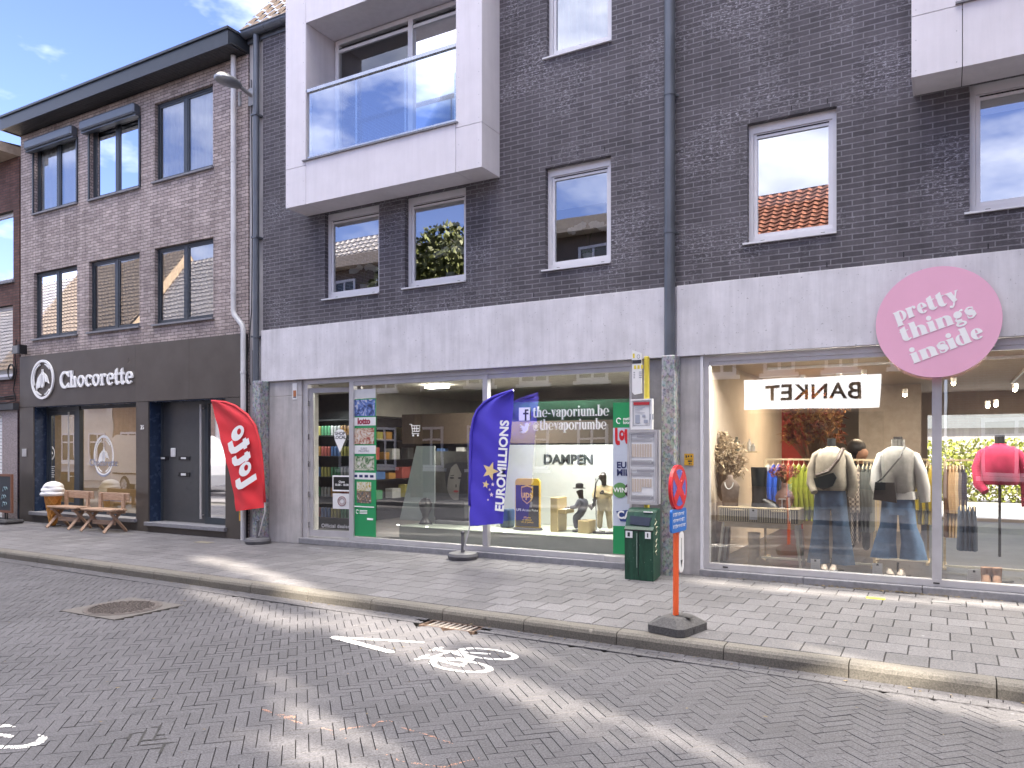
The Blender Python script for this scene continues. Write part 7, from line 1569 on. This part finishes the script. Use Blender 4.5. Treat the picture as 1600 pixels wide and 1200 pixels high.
# separate countable pieces, keep the hierarchy at most thing > part > sub-part
def split_loose(o):
    me = o.data; n = len(me.vertices); par = list(range(n))
    def find(a):
        while par[a] != a: par[a] = par[par[a]]; a = par[a]
        return a
    for e in me.edges: a, b = find(e.vertices[0]), find(e.vertices[1]); par[a] = b
    comps = {}
    for p in me.polygons: comps.setdefault(find(p.vertices[0]), []).append(tuple(p.vertices))
    if len(comps) < 2: return
    for i, fs in enumerate(comps.values()):
        ids = sorted({v for f in fs for v in f}); mp_ = {v: k for k, v in enumerate(ids)}
        m2 = bpy.data.meshes.new(me.name); m2.from_pydata([tuple(me.vertices[v].co) for v in ids], [], [tuple(mp_[v] for v in f) for f in fs]); m2.materials.append(me.materials[0])
        c = o if i == 0 else o.copy()
        c.data = m2
        if i: COL.objects.link(c)
for o in list(bpy.data.objects):
    if o.type == 'MESH' and o.parent and o.name.split('.')[0] in ('pier','shutter_rail','table_columns','vent_slot','weep_slots','hinges','drawer_handle','slot','reveal','line_marks','white_trim','rubber_foot'): 
        split_loose(o)
for o in bpy.data.objects:
    if o.name.split('.')[0] in ('weep_slots','table_columns','line_marks','hinges'): o.name = {'weep_slots':'weep_slot','table_columns':'table_column','line_marks':'line_mark','hinges':'hinge'}[o.name.split('.')[0]]
bpy.context.view_layer.update()
def depth(o): return 0 if o.parent is None else 1+depth(o.parent)
for _ in range(3):
    for o in list(bpy.data.objects):
        if depth(o) > 2:
            mw = o.matrix_world.copy(); o.parent = o.parent.parent; o.matrix_parent_inverse = o.parent.matrix_world.inverted(); o.matrix_basis = mw
    bpy.context.view_layer.update()
# ================================================================== sky, sun, camera
w = bpy.data.worlds.new('World'); sc.world = w; w.use_nodes = True; t = w.node_tree; t.nodes.clear()
out = N(t,'ShaderNodeOutputWorld'); bgd = N(t,'ShaderNodeBackground'); sk = N(t,'ShaderNodeTexSky'); sk.sky_type = 'NISHITA'; sk.sun_disc = False; sk.sun_elevation = SE; sk.sun_rotation = math.atan2(SUN.x, SUN.y); sk.altitude = 50; sk.air_density = 1.0; sk.dust_density = .6; sk.ozone_density = 1.6
tc = N(t,'ShaderNodeTexCoord'); mp = N(t,'ShaderNodeMapping'); mp.inputs['Scale'].default_value = (1,1,2.2); mp.inputs['Location'].default_value = (.35,.1,.0); t.links.new(tc.outputs['Generated'], mp.inputs[0])
n1 = noise(t, mp.outputs[0], 1.7, 7, .58)
sy_ = N(t,'ShaderNodeSeparateXYZ'); t.links.new(tc.outputs['Generated'], sy_.inputs[0]); my = N(t,'ShaderNodeMath', operation='MULTIPLY_ADD'); my.inputs[1].default_value = -.035; t.links.new(sy_.outputs[1], my.inputs[0]); t.links.new(n1, my.inputs[2])      # more cloud over the opposite side of the street
fac = ramp(t, my.outputs[0], [(.49,0.0),(.70,1.0)])
blue = mixc(t, 1.0, sk.outputs[0], (.34,.325,.48), 'MULTIPLY'); col = mixc(t, fac, blue, (4.6,4.7,5.1))
sx_ = N(t,'ShaderNodeSeparateXYZ'); t.links.new(tc.outputs['Generated'], sx_.inputs[0])
over = ramp(t, sx_.outputs[2], [(.76,0.0),(.93,1.0)]); col = mixc(t, over, col, (14,13.2,12.6))      # unseen overhead brightness added to fill the shade
t.links.new(col, bgd.inputs[0]); bgd.inputs[1].default_value = .08; t.links.new(bgd.outputs[0], out.inputs[0])
sl = bpy.data.lights.new('sun','SUN'); sl.energy = 3.7; sl.angle = R(.8); sl.color = (1,.90,.74); so = bpy.data.objects.new('sun', sl); COL.objects.link(so); so.rotation_euler = SUN.to_track_quat('Z','Y').to_euler(); so.location = (12,-5,18)
cam = bpy.data.cameras.new('camera'); co_ = bpy.data.objects.new('camera', cam); COL.objects.link(co_); co_.location = (0,-CD,CH); co_.rotation_euler = (R(90),0,YAW)
cam.lens = 36*FPX/1600; cam.sensor_width = 36; cam.shift_y = (HZ-600)/1600; cam.clip_end = 1500; cam.clip_start = .05
sc.camera = co_
sc.view_settings.view_transform = 'Standard'; sc.view_settings.look = 'None'; sc.view_settings.gamma = 1; sc.view_settings.exposure = 3.22
sc.cycles.use_denoising = True; sc.cycles.max_bounces = 10; sc.cycles.transparent_max_bounces = 16; sc.cycles.diffuse_bounces = 4; sc.cycles.glossy_bounces = 4; sc.cycles.sample_clamp_indirect = 6; sc.cycles.caustics_reflective = False; sc.cycles.caustics_refractive = False
